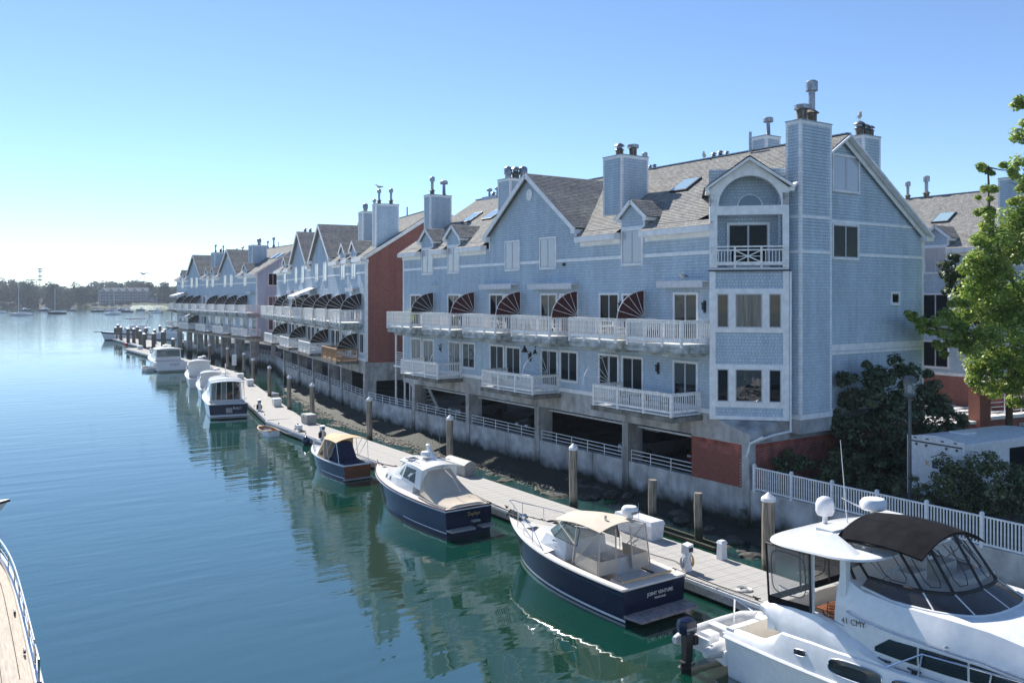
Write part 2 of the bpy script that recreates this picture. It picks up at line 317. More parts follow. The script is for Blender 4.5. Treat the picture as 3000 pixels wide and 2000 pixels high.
# mud beach between dock and wall
def mud_mat():
    m, n, l, b = newmat('tidal_gravel'); b.inputs['Roughness'].default_value = .8
    tc = n.new('ShaderNodeTexCoord')
    nz = n.new('ShaderNodeTexNoise'); nz.inputs['Scale'].default_value = .55; nz.inputs['Detail'].default_value = 9; nz.inputs['Roughness'].default_value = .68; l.new(tc.outputs['Object'], nz.inputs[0])
    vo = n.new('ShaderNodeTexVoronoi'); vo.inputs['Scale'].default_value = 7; l.new(tc.outputs['Object'], vo.inputs[0])
    rp = n.new('ShaderNodeValToRGB'); e = rp.color_ramp.elements; e[0].position = .3; e[0].color = hx(.17, .135, .10); e[1].position = .75; e[1].color = hx(.36, .30, .235)
    l.new(vo.outputs['Color'], rp.inputs[0])
    sp = n.new('ShaderNodeSeparateXYZ'); l.new(tc.outputs['Object'], sp.inputs[0])
    ma = n.new('ShaderNodeMath'); ma.operation = 'MULTIPLY_ADD'; l.new(nz.outputs['Fac'], ma.inputs[0]); ma.inputs[1].default_value = 3.0; l.new(sp.outputs[0], ma.inputs[2])
    yk = n.new('ShaderNodeMath'); yk.operation = 'MULTIPLY_ADD'; yk.inputs[1].default_value = -.158; l.new(sp.outputs[1], yk.inputs[0]); yk.inputs[2].default_value = 6.3
    ym = n.new('ShaderNodeMath'); ym.operation = 'MINIMUM'; l.new(yk.outputs[0], ym.inputs[0]); ym.inputs[1].default_value = 0
    yy = n.new('ShaderNodeMath'); l.new(ma.outputs[0], yy.inputs[0]); l.new(ym.outputs[0], yy.inputs[1])
    mr = n.new('ShaderNodeMapRange'); mr.inputs[1].default_value = -2.2; mr.inputs[2].default_value = -1.3; l.new(yy.outputs[0], mr.inputs[0])
    mx = n.new('ShaderNodeMix'); mx.data_type = 'RGBA'; l.new(mr.outputs[0], mx.inputs[0]); l.new(rp.outputs[0], mx.inputs[6]); mx.inputs[7].default_value = hx(.022, .026, .016)
    # dark wet weed towards the near end
    m2 = n.new('ShaderNodeMapRange'); m2.inputs[1].default_value = 13; m2.inputs[2].default_value = 8; l.new(sp.outputs[1], m2.inputs[0])
    mz = n.new('ShaderNodeMix'); mz.data_type = 'RGBA'; l.new(m2.outputs[0], mz.inputs[0]); l.new(mx.outputs[2], mz.inputs[6]); mz.inputs[7].default_value = hx(.02, .021, .018)
    l.new(mz.outputs[2], b.inputs['Base Color'])
    bp = n.new('ShaderNodeBump'); bp.inputs['Strength'].default_value = .8; bp.inputs['Distance'].default_value = .06; l.new(vo.outputs['Distance'], bp.inputs['Height']); l.new(bp.outputs[0], b.inputs['Normal'])
    return m
def wallx(y):
    for k in range(len(WALL) - 1):
        (x0, y0), (x1, y1) = WALL[k], WALL[k + 1]
        if y0 <= y <= y1: return lerp(x0, x1, (y - y0) / (y1 - y0))
    return WALL[-1][0]
from mathutils import noise as mno
mud = MB(); NY, NX = 330, 22; rows = []
for j in range(NY):
    y = lerp(-14, 118, j / (NY - 1)); wx = wallx(y) + .15; r = []
    for i in range(NX):
        t = i / (NX - 1); x = wx - 9.5 * (1 - t)
        base = lerp(-1.5, .42, t ** .62) if y > 6 else lerp(-1.6, .25, t ** .8) 
        if 6 < y < 14: base = lerp(lerp(-1.6, .25, t ** .8), base, (y - 6) / 8)
        if y > 62: base -= min(1.0, (y - 62) / 22) * (.75 if y < 84 else .9)
        h = mno.noise(Vector((x * .5, y * .35, 1))) * .16 + mno.noise(Vector((x * 2.1, y * 2.1, 4))) * .05
        r.append((x, y, base + h))
    rows.append(r)
for j in range(NY - 1):
    for i in range(NX - 1): mud.face([rows[j][i], rows[j][i + 1], rows[j + 1][i + 1], rows[j + 1][i]])
mud.build('mud_flat', mud_mat(), smooth=True, kind='structure')
def rockmesh(sd, m):
    rnd = random.Random(sd); bm = bmesh.new(); bmesh.ops.create_icosphere(bm, subdivisions=2, radius=.5)
    for v in bm.verts:
        v.co *= 1 + .35 * mno.noise(v.co * 2.3 + Vector((sd, 0, 0))); v.co.z *= .6; v.co.x *= 1.25
    me = bpy.data.meshes.new('rock'); bm.to_mesh(me); bm.free(); me.materials.append(m); return me
m_rock = mat('weedy_rock', (.055, .055, .045), .8, noise=.4, scale=2.5, bump=.6, grime=((.15, .135, .115), 2, .55, .75))
rockm = [rockmesh(k, m_rock) for k in range(5)]
rr = random.Random(3)
for k in range(46):
    y = rr.uniform(-9, 16) if k < 36 else rr.uniform(16, 30); t = rr.uniform(.3, 3.2) if k < 36 else rr.uniform(.3, 1.2)
    o = put(rockm[k % 5], 'rock', None, (wallx(y) - t, y, .22 - t * .1), rr.uniform(0, 6)); s_ = rr.uniform(.35, 1.05); o.scale = (s_, s_ * rr.uniform(.7, 1.2), s_ * .8)
    tag(o, 'dark weed-covered rock in the rubble at the foot of the sea wall', 'rock', 'rocks at the foot of the sea wall')
# small shell and stone rubble on the mud
st = MB(); rr = random.Random(11)
for k in range(5200):
    y = rr.uniform(9, 62); u = rr.random(); x = wallx(y) - lerp(2.2, 5.6, u ** .8)
    t = 1 - (wallx(y) + .15 - x) / 9.5
    if t < .1: continue
    z = lerp(-1.5, .42, t ** .62) + mno.noise(Vector((x * .5, y * .35, 1))) * .16 + .01
    if z < -.05: continue
    a = rr.uniform(.03, .11) * (1.6 if rr.random() < .06 else 1); an = rr.uniform(0, 6); c, s_ = math.cos(an) * a, math.sin(an) * a; h = a * rr.uniform(.3, .7)
    st.hexa([(x + c, y + s_, z - .03), (x - s_, y + c, z - .03), (x - c, y - s_, z - .03), (x + s_, y - c, z - .03)], [(x + c * .6, y + s_ * .6, z + h), (x - s_ * .6, y + c * .6, z + h * .7), (x - c * .6, y - s_ * .6, z + h), (x + s_ * .6, y - c * .6, z + h * .8)])
o = st.build('rubble', mat('shell_rubble', (.34, .28, .215), .85, noise=.5, scale=1.1)); o['kind'] = 'stuff'; o['label'] = 'pale shell and stone rubble on the tidal mud'; o['category'] = 'rubble'
# ================================================================ townhouse blocks
CACHE = {}; WR = random.Random(21)
def cached(key, fn):
    if key not in CACHE: CACHE[key] = fn()
    return CACHE[key]
def siding(b, P, D, N, z0, z1, yl, yr, course=.15, proud=.03):
    # clapboard courses on a vertical plane: P point, D horizontal direction, N outward normal; yl, yr: functions of z
    P, D, N = Vector(P), Vector(D), Vector(N); k0 = math.floor(z0 / course); z = z0
    while z < z1 - 1e-4:
        zt = min(z1, (math.floor(z / course + 1e-4) + 1) * course)
        a0, a1, c0, c1 = yl(z), yr(z), yl(zt - 1e-4), yr(zt - 1e-4)
        if a1 - a0 > .01:
            f = lambda y, zz, n: P + D * y + N * n + Vector((0, 0, zz))
            b.face([f(a0, z, proud), f(a1, z, proud), f(c1, zt, .002), f(c0, zt, .002)])
            b.face([f(a1, z, proud), f(a0, z, proud), f(a0, z, 0), f(a1, z, 0)])
        z = zt
def slope(b, z0, z1, pt, l, r, course=.1, proud=.02, nrm=None):
    # shingle courses on a roof slope: pt(u, z) -> point, u between l(z) and r(z)
    n = Vector(nrm) if nrm else Vector((0, 0, 1)); z = z0
    while z < z1 - 1e-4:
        zt = min(z1, z + course); zt = zt if z1 - zt > .02 else z1
        a, c = l(z), r(z); a2, c2 = l(zt), r(zt)
        if c - a > .01 or c2 - a2 > .01:
            o = n * proud
            b.face([pt(a, z) + o, pt(c, z) + o, pt(c2, zt), pt(a2, zt)])
            b.face([pt(c, z) + o, pt(a, z) + o, pt(a, z), pt(c, z)])
        z = zt
def window(par, y, z0, z1, w, style='blind', x=0, rz=0, n=2, name='window', fw=.09, label=None, gx=None):
    # canonical: faces -x, centred on y; x is the wall plane
    h = z1 - z0
    def fm():
        b = MB(); hw = w / 2; p = -.09
        b.box(p, 0, -hw, -hw + fw, 0, h); b.box(p, 0, hw - fw, hw, 0, h); b.box(p, 0, -hw + fw, hw - fw, h - fw, h); b.box(p - .03, 0, -hw + fw, hw - fw, 0, fw * 1.3)
        iw = (w - 2 * fw) / n
        for k in range(n):
            a = -hw + fw + k * iw; c = a + iw; s_ = .045; q0, q1 = -.072, -.034
            b.cur = 1
            b.box(q0, q1, a, a + s_, fw * 1.3, h - fw); b.box(q0, q1, c - s_, c, fw * 1.3, h - fw); b.box(q0, q1, a + s_, c - s_, fw * 1.3, fw * 1.3 + s_); b.box(q0, q1, a + s_, c - s_, h - fw - s_, h - fw)
            b.cur = 0
        return b.mesh('window_frame', [m_trim, m_frame])
    def pm():
        iw = (w - 2 * fw) / n; b = MB(); b.box(-.058, -.042, -iw / 2 + .04, iw / 2 - .04, fw * 1.3 + .04, h - fw - .04)
        return b.mesh('pane', {'blind': m_blind, 'refl': m_glass2, 'curt': m_curt}.get(style, m_glass))
    if style == 'dark': style = WR.choice(('dark', 'dark', 'refl', 'refl', 'curt', 'dark'))
    loc = (x, y, z0) if gx is None else gx
    f = put(cached(('wf', w, round(h, 2), n, fw), fm), name, par, loc, rz)
    if label: f['label'] = label
    iw = (w - 2 * fw) / n
    for k in range(n):
        put(cached(('wp', w, round(h, 2), n, fw, style), pm), 'pane', f, (0, -w / 2 + fw + (k + .5) * iw, 0))
    return f
def lantern(par, y, z):
    def fm():
        b = MB(); b.box(-.03, 0, -.08, .08, -.3, .3); b.box(-.16, -.03, -.06, .06, -.16, .16); b.box(-.19, -.02, -.08, .08, .14, .2); return b.mesh('wall_lantern', [m_darkmetal])
    put(cached('lantern', fm), 'wall_lantern', par, (-.02, y, z))
def fan(par, y, z, filled=True, mm=None, r=1.5, d=1.9):
    mm = mm or m_canvas_blk
    N = 14; arc = [(-d * math.cos(a), r * math.sin(a)) for a in [math.pi / 2 * k / N for k in range(N + 1)]]
    if filled:
        def fm():
            b = MB(); ring = [(0, 0)] + arc
            b.hexa([(px, .012, pz) for px, pz in ring], [(px, -.012, pz) for px, pz in ring]); return b.mesh('privacy_screen', mm)
    else:
        def fm():
            b = MB(); b.tube([(px, 0, pz) for px, pz in arc], .02, 5); return b.mesh('privacy_screen', m_railmetal)
    o = put(cached(('fan', filled, mm.name), fm), 'privacy_screen', par, (-.03, y, z))
    def rm(a):
        b = MB()
        b.tube([(-.2 * math.cos(a), -.025, .2 * math.sin(a)), (-d * math.cos(a) * .99, -.025, r * math.sin(a) * .99)], .016, 4); return b.mesh('rib', m_railmetal)
    for k in range(1, 5):
        a = R(18 * k); put(cached(('rib', k), lambda: rm(a)), 'rib', o)
    def em():
        b = MB(); b.tube([(px, -.02, pz) for px, pz in arc], .022, 5); b.tube([(-.03, -.02, 0), (-.03, -.02, r)], .02, 5)
        b.tube([(-.2 * math.cos(a), -.025, .2 * math.sin(a)) for a in [math.pi / 2 * k / 6 for k in range(7)]], .016, 4); return b.mesh('rim', m_railmetal)
    put(cached('fanrim', em), 'rim', o)
def balcony(par, y0, y1, zd, d=2.0, h=1.08, single=True, mm=None, fascia=.36, ends=(1, 1), beam=None, thick=None):
    mm = mm or m_wood_white; w = y1 - y0
    def deckm():
        b = MB()
        if thick:
            b.cur = 1; b.box(-d - .08, 0, -.1, w + .1, -thick - .08, -.08); b.cur = 0
        else:
            b.cur = 1; b.box(-d, -d + .12, .02, w - .02, -.08 - fascia, -.05); b.box(-d + .12, 0, .02, .14, -.08 - fascia, -.05); b.box(-d + .12, 0, w - .14, w - .02, -.08 - fascia, -.05); b.box(-d + .35, 0, .5, w - .5, -.3 - fascia, -.08)
            b.cur = 0
        n = 12
        for k in range(n):
            xa = -d - .04 + (d + .04) * k / n; b.box(xa, xa + (d + .04) / n - .014, 0, w, -.05, 0)
        return b.mesh('balcony', [mm, m_slab if thick else m_fascia])
    o = put(cached(('deck', round(w, 2), d, fascia, thick, mm.name), deckm), 'balcony', par, (0, y0, zd))
    pm = lambda: MB().box(-.055, .055, -.055, .055, -.16, h).mesh('post', mm)
    npost = 2 if w < 5 else 2
    ys = [0.055 + (w - .11) * k / (npost + 1) for k in range(npost + 2)]
    for yy in ys: put(cached(('post', h, mm.name), pm), 'post', o, (-d, yy, 0))
    segs = [((-d, ys[0]), (-d, ys[-1]))]
    for e, yy in ((0, ys[0]), (1, ys[-1])):
        if ends[e]: segs.append(((-d, yy), (-.06, yy))); put(cached(('post', h, mm.name), pm), 'post', o, (-.06, yy, 0))
    rb = MB()
    for k, (p, q) in enumerate(segs):
        t = 0 if k == 0 else .004
        rb.bar((*p, h + .02 - t), (*q, h + .02 - t), .15, .045); rb.bar((*p, h - .07), (*q, h - .07), .04, .09); rb.bar((*p, .16), (*q, .16), .04, .2 if not thick else .1)
    rb.build('rail', mm, o)
    bm_ = lambda: MB().box(-.018, .018, -.018, .018, .2, h - .03).mesh('baluster', mm)
    bal = MB()
    for p, q in segs:
        L = math.hypot(q[0] - p[0], q[1] - p[1]); n = max(2, int(L / .135))
        for k in range(1, n):
            a = (lerp(p[0], q[0], k / n), lerp(p[1], q[1], k / n))
            if single: put(cached(('bal', h, mm.name), bm_), 'baluster', o, (a[0], a[1], 0))
            else: bal.box(a[0] - .018, a[0] + .018, a[1] - .018, a[1] + .018, .2, h - .03)
    if not single: bal.build('balusters', mm, o, kind='stuff')
    return o
def awning(par, y0, y1, z, out=.55, drop=.1, ext=False):
    w = y1 - y0; b = MB(); n = int(w / .16)
    if ext:
        b.hexa([(0, 0, 0), (-out, 0, -drop), (-out, w, -drop), (0, w, 0)], [(0, 0, .05), (-out, 0, -drop + .05), (-out, w, -drop + .05), (0, w, .05)]); xo, zo = -out, -drop
    else:
        b.box(-out, 0, 0, w, -.02, .07); b.box(-.2, 0, w - .02, w + .06, -.2, .1); xo, zo = -out, 0
    for k in range(n):
        a = w * k / n; c = w * (k + 1) / n; zz = zo - .24
        b.face([(xo, a, zo), (xo, c, zo), (xo + .01, c, zz), (xo + .01, (a + c) / 2, zz - .06), (xo + .01, a, zz)])
        b.face([(xo + .03, a, zz), (xo + .03, (a + c) / 2, zz - .06), (xo + .03, c, zz), (xo + .02, c, zo), (xo + .02, a, zo)])
    o = b.build('awning', m_awning, par, (-.02, y0, z))
    if ext:
        MB().tube([(xo + .05, .05, zo), (0, .05, zo - .5)], .025, 5).tube([(xo + .05, w - .05, zo), (0, w - .05, zo - .5)], .025, 5).build('arm', m_railmetal, o)
    return o
def flue(par, x, y, z, kind, s=1.0):
    def fm():
        b = MB()
        if kind == 'tall': b.cur = 1; b.lathe([(.17, 0), (.17, .3), (.25, .32), (.12, .42)], n=10); b.cur = 0; b.lathe([(.11, .4), (.11, 1.05), (.2, 1.06), (.2, 1.35), (.14, 1.4)], n=10)
        elif kind == 'mush': b.lathe([(.17, 0), (.2, .03), (.13, .12), (.11, .85), (.3, .87), (.3, 1.08), (.22, 1.14)], n=10)
        elif kind == 'pot': b.cur = 1; b.lathe([(.2, 0), (.2, .42)], n=12); b.cur = 0; b.lathe([(.23, .42), (.3, .46), (.3, .6), (.2, .64)], n=12)
        elif kind == 'cowl': b.cur = 1; b.lathe([(.18, 0), (.18, .3)], n=10); b.cur = 0; b.lathe([(.18, .3), (.24, .32), (.13, .42), (.13, .52)], n=10); b.lathe([(.26, .5), (.2, .58), (.06, .66)], n=10)
        elif kind == 'drum': b.lathe([(.18, 0), (.2, .1), (.19, .3), (.26, .32), (.26, .7), (.2, .78), (.05, .84)], n=12)
        else: b.lathe([(.055, 0), (.055, .75)], n=8)
        return b.mesh('flue', [m_metal, m_rust], True)
    o = put(cached(('flue', kind), fm), 'flue', par, (x, y, z)); o.scale = (s, s, s); return o
def chimney(par, x0, x1, y0, y1, z0, z1, flues=(), mat_=None, belts=()):
    b = MB(); t = .11
    for P, D, N, L in (((x0, 0, 0), (0, 1, 0), (-1, 0, 0), (y0, y1)), ((0, y0, 0), (1, 0, 0), (0, -1, 0), (x0, x1)), ((x1, 0, 0), (0, 1, 0), (1, 0, 0), (y0, y1)), ((0, y1, 0), (1, 0, 0), (0, 1, 0), (x0, x1))):
        siding(b, P, D, N, z0, z1, lambda z, L=L: L[0], lambda z, L=L: L[1])
    o = b.build('chimney', m_siding, par)
    tb = MB(); e = .028
    for cx, cy in ((x0, y0), (x1, y0), (x0, y1), (x1, y1)):
        sx = 1 if cx == x0 else -1; sy = 1 if cy == y0 else -1
        xs = sorted((cx - sx * e, cx + sx * t)); ys = sorted((cy - sy * e, cy + sy * t)); tb.box(xs[0], xs[1], ys[0], ys[1], z0, z1 - .14)
    tb.box(x0 - .034, x1 + .034, y0 - .034, y1 + .034, z1 - .14, z1 + .01)
    for zz in belts: tb.box(x0 - .034, x1 + .034, y0 - .034, y1, zz - .07, zz + .07)
    tb.build('corner_trim', m_trim, o)
    MB().box(x0 - .06, x1 + .06, y0 - .06, y1 + .06, z1 + .012, z1 + .06).build('cap', m_metal, o)
    for fx, fy, k, s in flues: flue(o, fx, fy, z1 + .06, k, s)
    return o
ZE, K, XE, XR, ZR = 14.15, .64, -.45, 6.9, 18.85
def roofz(x): return ZE + K * (x - XE)
def skylight(par, x, y, w=1.3, l=1.45):
    b = MB(); c = math.cos(math.atan(K)); p = lambda dx, dy, h: Vector((x + dx * c - h * K * c, y + dy, roofz(x) + dx * c * K + h * c))
    b.hexa([p(0, 0, -.02), p(l, 0, -.02), p(l, w, -.02), p(0, w, -.02)], [p(0, 0, .12), p(l, 0, .12), p(l, w, .12), p(0, w, .12)])
    o = b.build('skylight', m_darkmetal, par)
    MB().hexa([p(.07, .07, .11), p(l - .07, .07, .11), p(l - .07, w - .07, .11), p(.07, w - .07, .11)], [p(.07, .07, .135), p(l - .07, .07, .135), p(l - .07, w - .07, .135), p(.07, w - .07, .135)]).build('pane', m_sky_glass, o)
def house_block(root, y0, y1, gables, dormers, ch, sky_, wins_up, base=5.15, rake0=.45, rake1=.1, extra=(), clip=None):
    # facade siding
    b = MB(); siding(b, (0, 0, 0), (0, 1, 0), (-1, 0, 0), base, 13.95, lambda z: y0, lambda z: y1)
    b.face([(.01, y0, base), (.01, y0, 13.95), (.01, y1, 13.95), (.01, y1, base)])
    b.build('wall', m_siding, root)
    # cross gables
    ints = list(extra)
    for c in gables:
        hw, za = 4.85, 18.35; zb = 13.95; ints.append((c - 5.05, c + 5.05)); kk = (za - 14.75) / hw
        b = MB(); f = lambda z: min(4.6, (za - z) / kk - .12)
        siding(b, (0, c, 0), (0, 1, 0), (-1, 0, 0), zb, za - .1, lambda z: -f(z), lambda z: f(z)); g = b.build('gable_wall', m_siding, root)
        v = MB(); v.lathe([(.36, 0), (.36, .05)], n=20); me = v.mesh('gable_vent', m_trim); o = put(me, 'gable_vent', g, (-.03, c, 17.1)); o.rotation_euler = (0, R(-90), 0); o.scale = (1, .85, 1)
        sl = MB()
        for q in range(6): sl.box(.05, .07, -.26 + abs(q - 2.5) * .03, .26 - abs(q - 2.5) * .03, -.26 + q * .09, -.2 + q * .09)
        so_ = sl.build('vent_louvre', m_darkmetal, o); so_.rotation_euler = (0, R(90), 0); so_.location = (0, 0, 0)
        for s in (-1, 1):
            b = MB(); xi = lambda z: (z - ZE) / K + XE + .05
            pt = lambda u, z, s=s: Vector((u, c + s * (za + .08 - z) / kk, z)); n = Vector((0, s * kk, 1)).normalized()
            slope(b, 14.72, za + .08, pt, lambda z: -.42, xi, .11, .02, n)
            b.face([pt(-.42, 14.72), pt(xi(14.72), 14.72), pt(xi(za), za + .08), pt(-.42, za + .08)])
            r = b.build('cross_gable_roof', m_roofx, root)
            t = MB(); p0 = (-.4, c + s * (hw + .12), 14.56); p1 = (-.4, c, za - .06); t.bar(p0, p1, .07, .26)
            t.hexa([(-.4, c + s * (hw - .25), 14.38), (.5, c + s * (hw - .25), 14.38), (.5, c + s * (hw + .1), 14.38), (-.4, c + s * (hw + .1), 14.38)][::s], [(-.4, c + s * (hw - .25), 14.7), (.5, c + s * (hw - .25), 14.7), (.5, c + s * (hw + .1), 14.62), (-.4, c + s * (hw + .1), 14.62)][::s])
            t.box(-.035, .02, *sorted((c + s * 4.6, c + s * 4.72)), 13.8, 14.6)
            t.build('rake_board', m_trim, r)
    for c in dormers:
        ints.append((c - .95, c + .95)); zb, za = 14.38, 15.85; b = MB(); kk = (za - 14.95) / 1.2; f = lambda z: min(.92, (za - z) / kk - .1)
        siding(b, (0, c, 0), (0, 1, 0), (-1, 0, 0), 13.9, za - .05, lambda z: -f(z), lambda z: f(z))
        for s in (-1, 1): siding(b, (0, c + s * .92, 0), (1, 0, 0), (0, s, 0), 13.9, 14.95, lambda z: .0, lambda z: max(.05, (z - ZE) / K + XE + .1))
        g = b.build('dormer', m_siding, root)
        for s in (-1, 1):
            b = MB(); xi = lambda z: (z - ZE) / K + XE + .05
            pt = lambda u, z, s=s: Vector((u, c + s * (za + .07 - z) / kk, z)); n = Vector((0, s * kk, 1)).normalized()
            slope(b, 14.93, za + .07, pt, lambda z: -.22, xi, .1, .018, n); b.face([pt(-.22, 14.93), pt(xi(14.93), 14.93), pt(xi(za), za + .07), pt(-.22, za + .07)])
            b.build('dormer_roof', m_roofx, g)
        t = MB()
        for s in (-1, 1):
            t.bar((-.2, c + s * 1.2, 14.85), (-.2, c, za - .05), .06, .2); t.box(-.18, .9, *sorted((c + s * .93, c + s * 1.2)), 14.72, 14.9); t.box(-.04, .03, *sorted((c + s * .84, c + s * .945)), 14.4, 14.9)
        t.box(-.04, 0, c - .84, c + .84, 14.36, 14.48); t.build('dormer_trim', m_trim, g)
    # main roof
    b = MB(); pt = lambda u, z: Vector(((z - ZE) / K + XE, u, z)); n = Vector((-K, 0, 1)).normalized()
    ya, yb = y0 - rake0, y1 + rake1
    cuts = sorted(ints); segs = []; cur = ya
    for a, c in cuts:
        if a > cur: segs.append((cur, a))
        cur = max(cur, c)
    if cur < yb: segs.append((cur, yb))
    zc = roofz(.06)
    for a, c in segs: slope(b, ZE, zc, pt, lambda z, a=a: a, lambda z, c=c: c, .1, .02, n)
    slope(b, zc, ZR, pt, clip or (lambda z: ya), lambda z: yb, .1, .02, n)
    b.face([(XE, ya, ZE), (XR, ya, ZR), (XR, yb, ZR), (XE, yb, ZE)]) if not cuts else None
    xb = 2 * XR - XE
    b.face([(XR, ya, ZR), (xb, ya, ZE), (xb, yb, ZE), (XR, yb, ZR)])
    r = b.build('roof', m_roof, root)
    MB().bar((XR, ya, ZR + .02), (XR, yb, ZR + .02), .3, .06).build('ridge_cap', m_metal, r)
    for a, c in segs:
        t = MB(); a2, c2 = a + (.0 if a == ya else .02), c - (.0 if c == yb else .02)
        t.box(-.5, -.41, a2, c2, 13.85, 14.14); t.box(-.41, -.0, a2, c2, 13.84, 13.9)
        t.box(-.41, 0, a2, a2 + .05, 13.9, 14.2); t.box(-.41, 0, c2 - .05, c2, 13.9, 14.2); t.box(-.05, 0, a2, c2, 13.62, 13.84)
        t.build('eave', m_trim, root)
    # belts and base trim and corner boards
    t = MB(); xs = sorted(wins_up); cur = y0
    for wy in xs + [None]:
        e = y1 if wy is None else wy - .86
        if e > cur: t.box(-.036, 0, cur, e, 12.78, 12.96)
        cur = None if wy is None else wy + .86
    t.box(-.04, 0, y0, y1, base - .02, base + .2); t.box(-.042, .01, y1 - .14, y1 + .04, base + .2, 13.62)
    t.build('trim_band', m_trim, root)
    for a in ch: chimney(root, *a[:6], flues=a[6])
    for sx, sy in sky_: skylight(root, sx, sy)
    for wy in xs: window(root, wy, 12.4, 14.36, 1.7, 'blind')
    return r
# ================================================================ near block
NB = thing('townhouse_block', 'long blue shingled waterfront townhouse block with corner bay, nearest to the camera', 'building')
F1 = {'tall': 1}
chs = [(1.6, 3.6, 8.2, 9.8, 15.2, 18.82, ((2.3, 9.2, 'cowl', 1.25), (2.9, 8.7, 'pot', 1.15))),
       (1.6, 3.5, 30.9, 31.9, 15.2, 18.8, ((2.1, 31.5, 'tall', 1.05), (3.0, 31.2, 'mush', 1.05))),
       (1.6, 3.55, 19.6, 21.1, 15.2, 18.8, ((2.1, 20.6, 'drum', 1.1), (2.6, 20.4, 'cowl', 1.4), (3.1, 20.2, 'drum', 1.15))),
       (9.0, 10.2, 4.06, 5.15, 16, 20.05, ((9.7, 4.5, 'mush', 1),)),
       (9.5, 10.95, -1.85, -1.15, 16, 19.2, ((9.8, -1.4, 'cowl', 1.2), (10.2, -1.5, 'cowl', 1), (10.5, -1.6, 'cowl', .9)))]
house_block(NB, -.4, 32.4, [15.0], [28.45, 24.5, 5.5], chs, [(3.25, 4.75), (3.15, 27.45), (3.15, 24.4)], [28.35, 24.46, 16.9, 13.06, 5.52], rake0=2.4, extra=[(-2.9, -.36)], clip=lambda z: max(-2.8, 1.0 - ((z - ZE) / K + XE)))
chimney(NB, 2.75, 5.05, -3.05, -2.25, 5.05, 19.0, ((3.3, -2.7, 'pot', 1.25), (4.05, -2.7, 'tall', 1.45)), belts=(14.5, 12.85))
MB().box(2.7, 5.1, -3.1, -2.3, 4.96, 5.2).build('chimney_base_trim', m_trim, NB)
for fx, fy, k, s in ((6.95, 6.2, 'cowl', .7), (6.95, 5.7, 'cowl', .75), (6.95, 5.2, 'cowl', .6), (6.9, 12.0, 'tall', .9), (6.9, 11.5, 'cowl', .6), (6.9, 11.1, 'cowl', .6), (6.6, 3.2, 'pipe', 1.5), (6.95, 30.6, 'mush', .8), (6.95, 30.0, 'cowl', .9), (6.95, 29.4, 'mush', .8)): flue(NB, fx, fy, ZR - .12, k, s)
MB().box(6.6, 8.0, 29.0, 31.2, 17.5, 18.95).build('vent_box', m_metal, NB)
MB().hexa([(-.02, 26.9, 11.6), (-.35, 26.9, 11.62), (-.35, 27.4, 11.62), (-.02, 27.4, 11.6)], [(-.02, 26.9, 11.95), (-.04, 26.9, 11.9), (-.04, 27.4, 11.9), (-.02, 27.4, 11.95)]).build('dryer_vent', m_siding, NB)
MB().box(-.16, 0, 11.35, 11.5, 12.55, 12.72).build('camera_box', m_darkmetal, NB)
# doors and windows of the two lower storeys
for c in (30.25, 24.4, 18.77, 12.98, 7.38, 1.6):
    dr = window(NB, c, 8.52, 10.95, 1.7, 'dark', name='sliding_door' if c != 7.38 else 'window', n=2)
for c in (28.4, 22.7, 17.0, 11.0, 5.46): window(NB, c, 8.52, 10.92, 1.7, 'dark', name='sliding_door')
for c, nm in ((28.16, 1), (24.26, 1), (16.78, 1), (12.9, 1), (5.48, 1), (1.62, 1)): window(NB, c, 5.3, 7.56, 1.7, 'dark', name='sliding_door')
for c in (30.13, 22.31, 18.71, 10.98, 7.42): window(NB, c, 5.72, 7.58, 1.72, 'dark')
for c, z in ((29.25, 10.2), (23.4, 10.2), (17.75, 10.2), (12.0, 10.2), (6.42, 10.2), (.35, 10.25), (26.3, 7.0), (14.9, 7.0), (3.55, 7.05)): lantern(NB, c, z)
cols_fan = {27.4: m_canvas_blk}
for y in (27.4, 21.57, 15.99, 10.19, 4.59): fan(NB, y, 9.56, True, cols_fan.get(y, m_canvas_red))
for y in (24.5, 13.1, 7.35): fan(NB, y, 6.0, False)
for a, c in ((27.3, 31.2), (21.5, 25.45), (15.85, 19.8), (10.2, 14.1), (4.55, 8.45), (-.1, 3.75)): balcony(NB, a, c, 8.5)
for a, c in ((23.25, 28.9), (11.9, 17.5), (.6, 6.45)): balcony(NB, a, c, 5.08, d=1.95, h=1.02, thick=.24)
awning(NB, 16.3, 20.2, 11.5); awning(NB, 10.1, 14.5, 11.46); awning(NB, .0, 3.15, 11.46)
# wind bells and a hanging figure under the fourth balcony
MB().lathe([(.22, 0), (.2, .04), (.02, .42)], (-.9, 14.3, 7.35), 8).lathe([(.01, .4), (.01, .8)], (-.9, 14.3, 7.35), 4).build('wind_bell', m_darkmetal, NB)
MB().lathe([(.15, 0), (.13, .04), (.02, .3)], (-.9, 13.2, 7.3), 8).lathe([(.01, .3), (.01, .8)], (-.9, 13.2, 7.3), 4).tube([(-.9, 13.2, 7.7), (-.9, 13.0, 7.9), (-.9, 13.15, 8.05), (-.9, 12.9, 7.75)], .05, 5).build('wind_bell', m_darkmetal, NB)
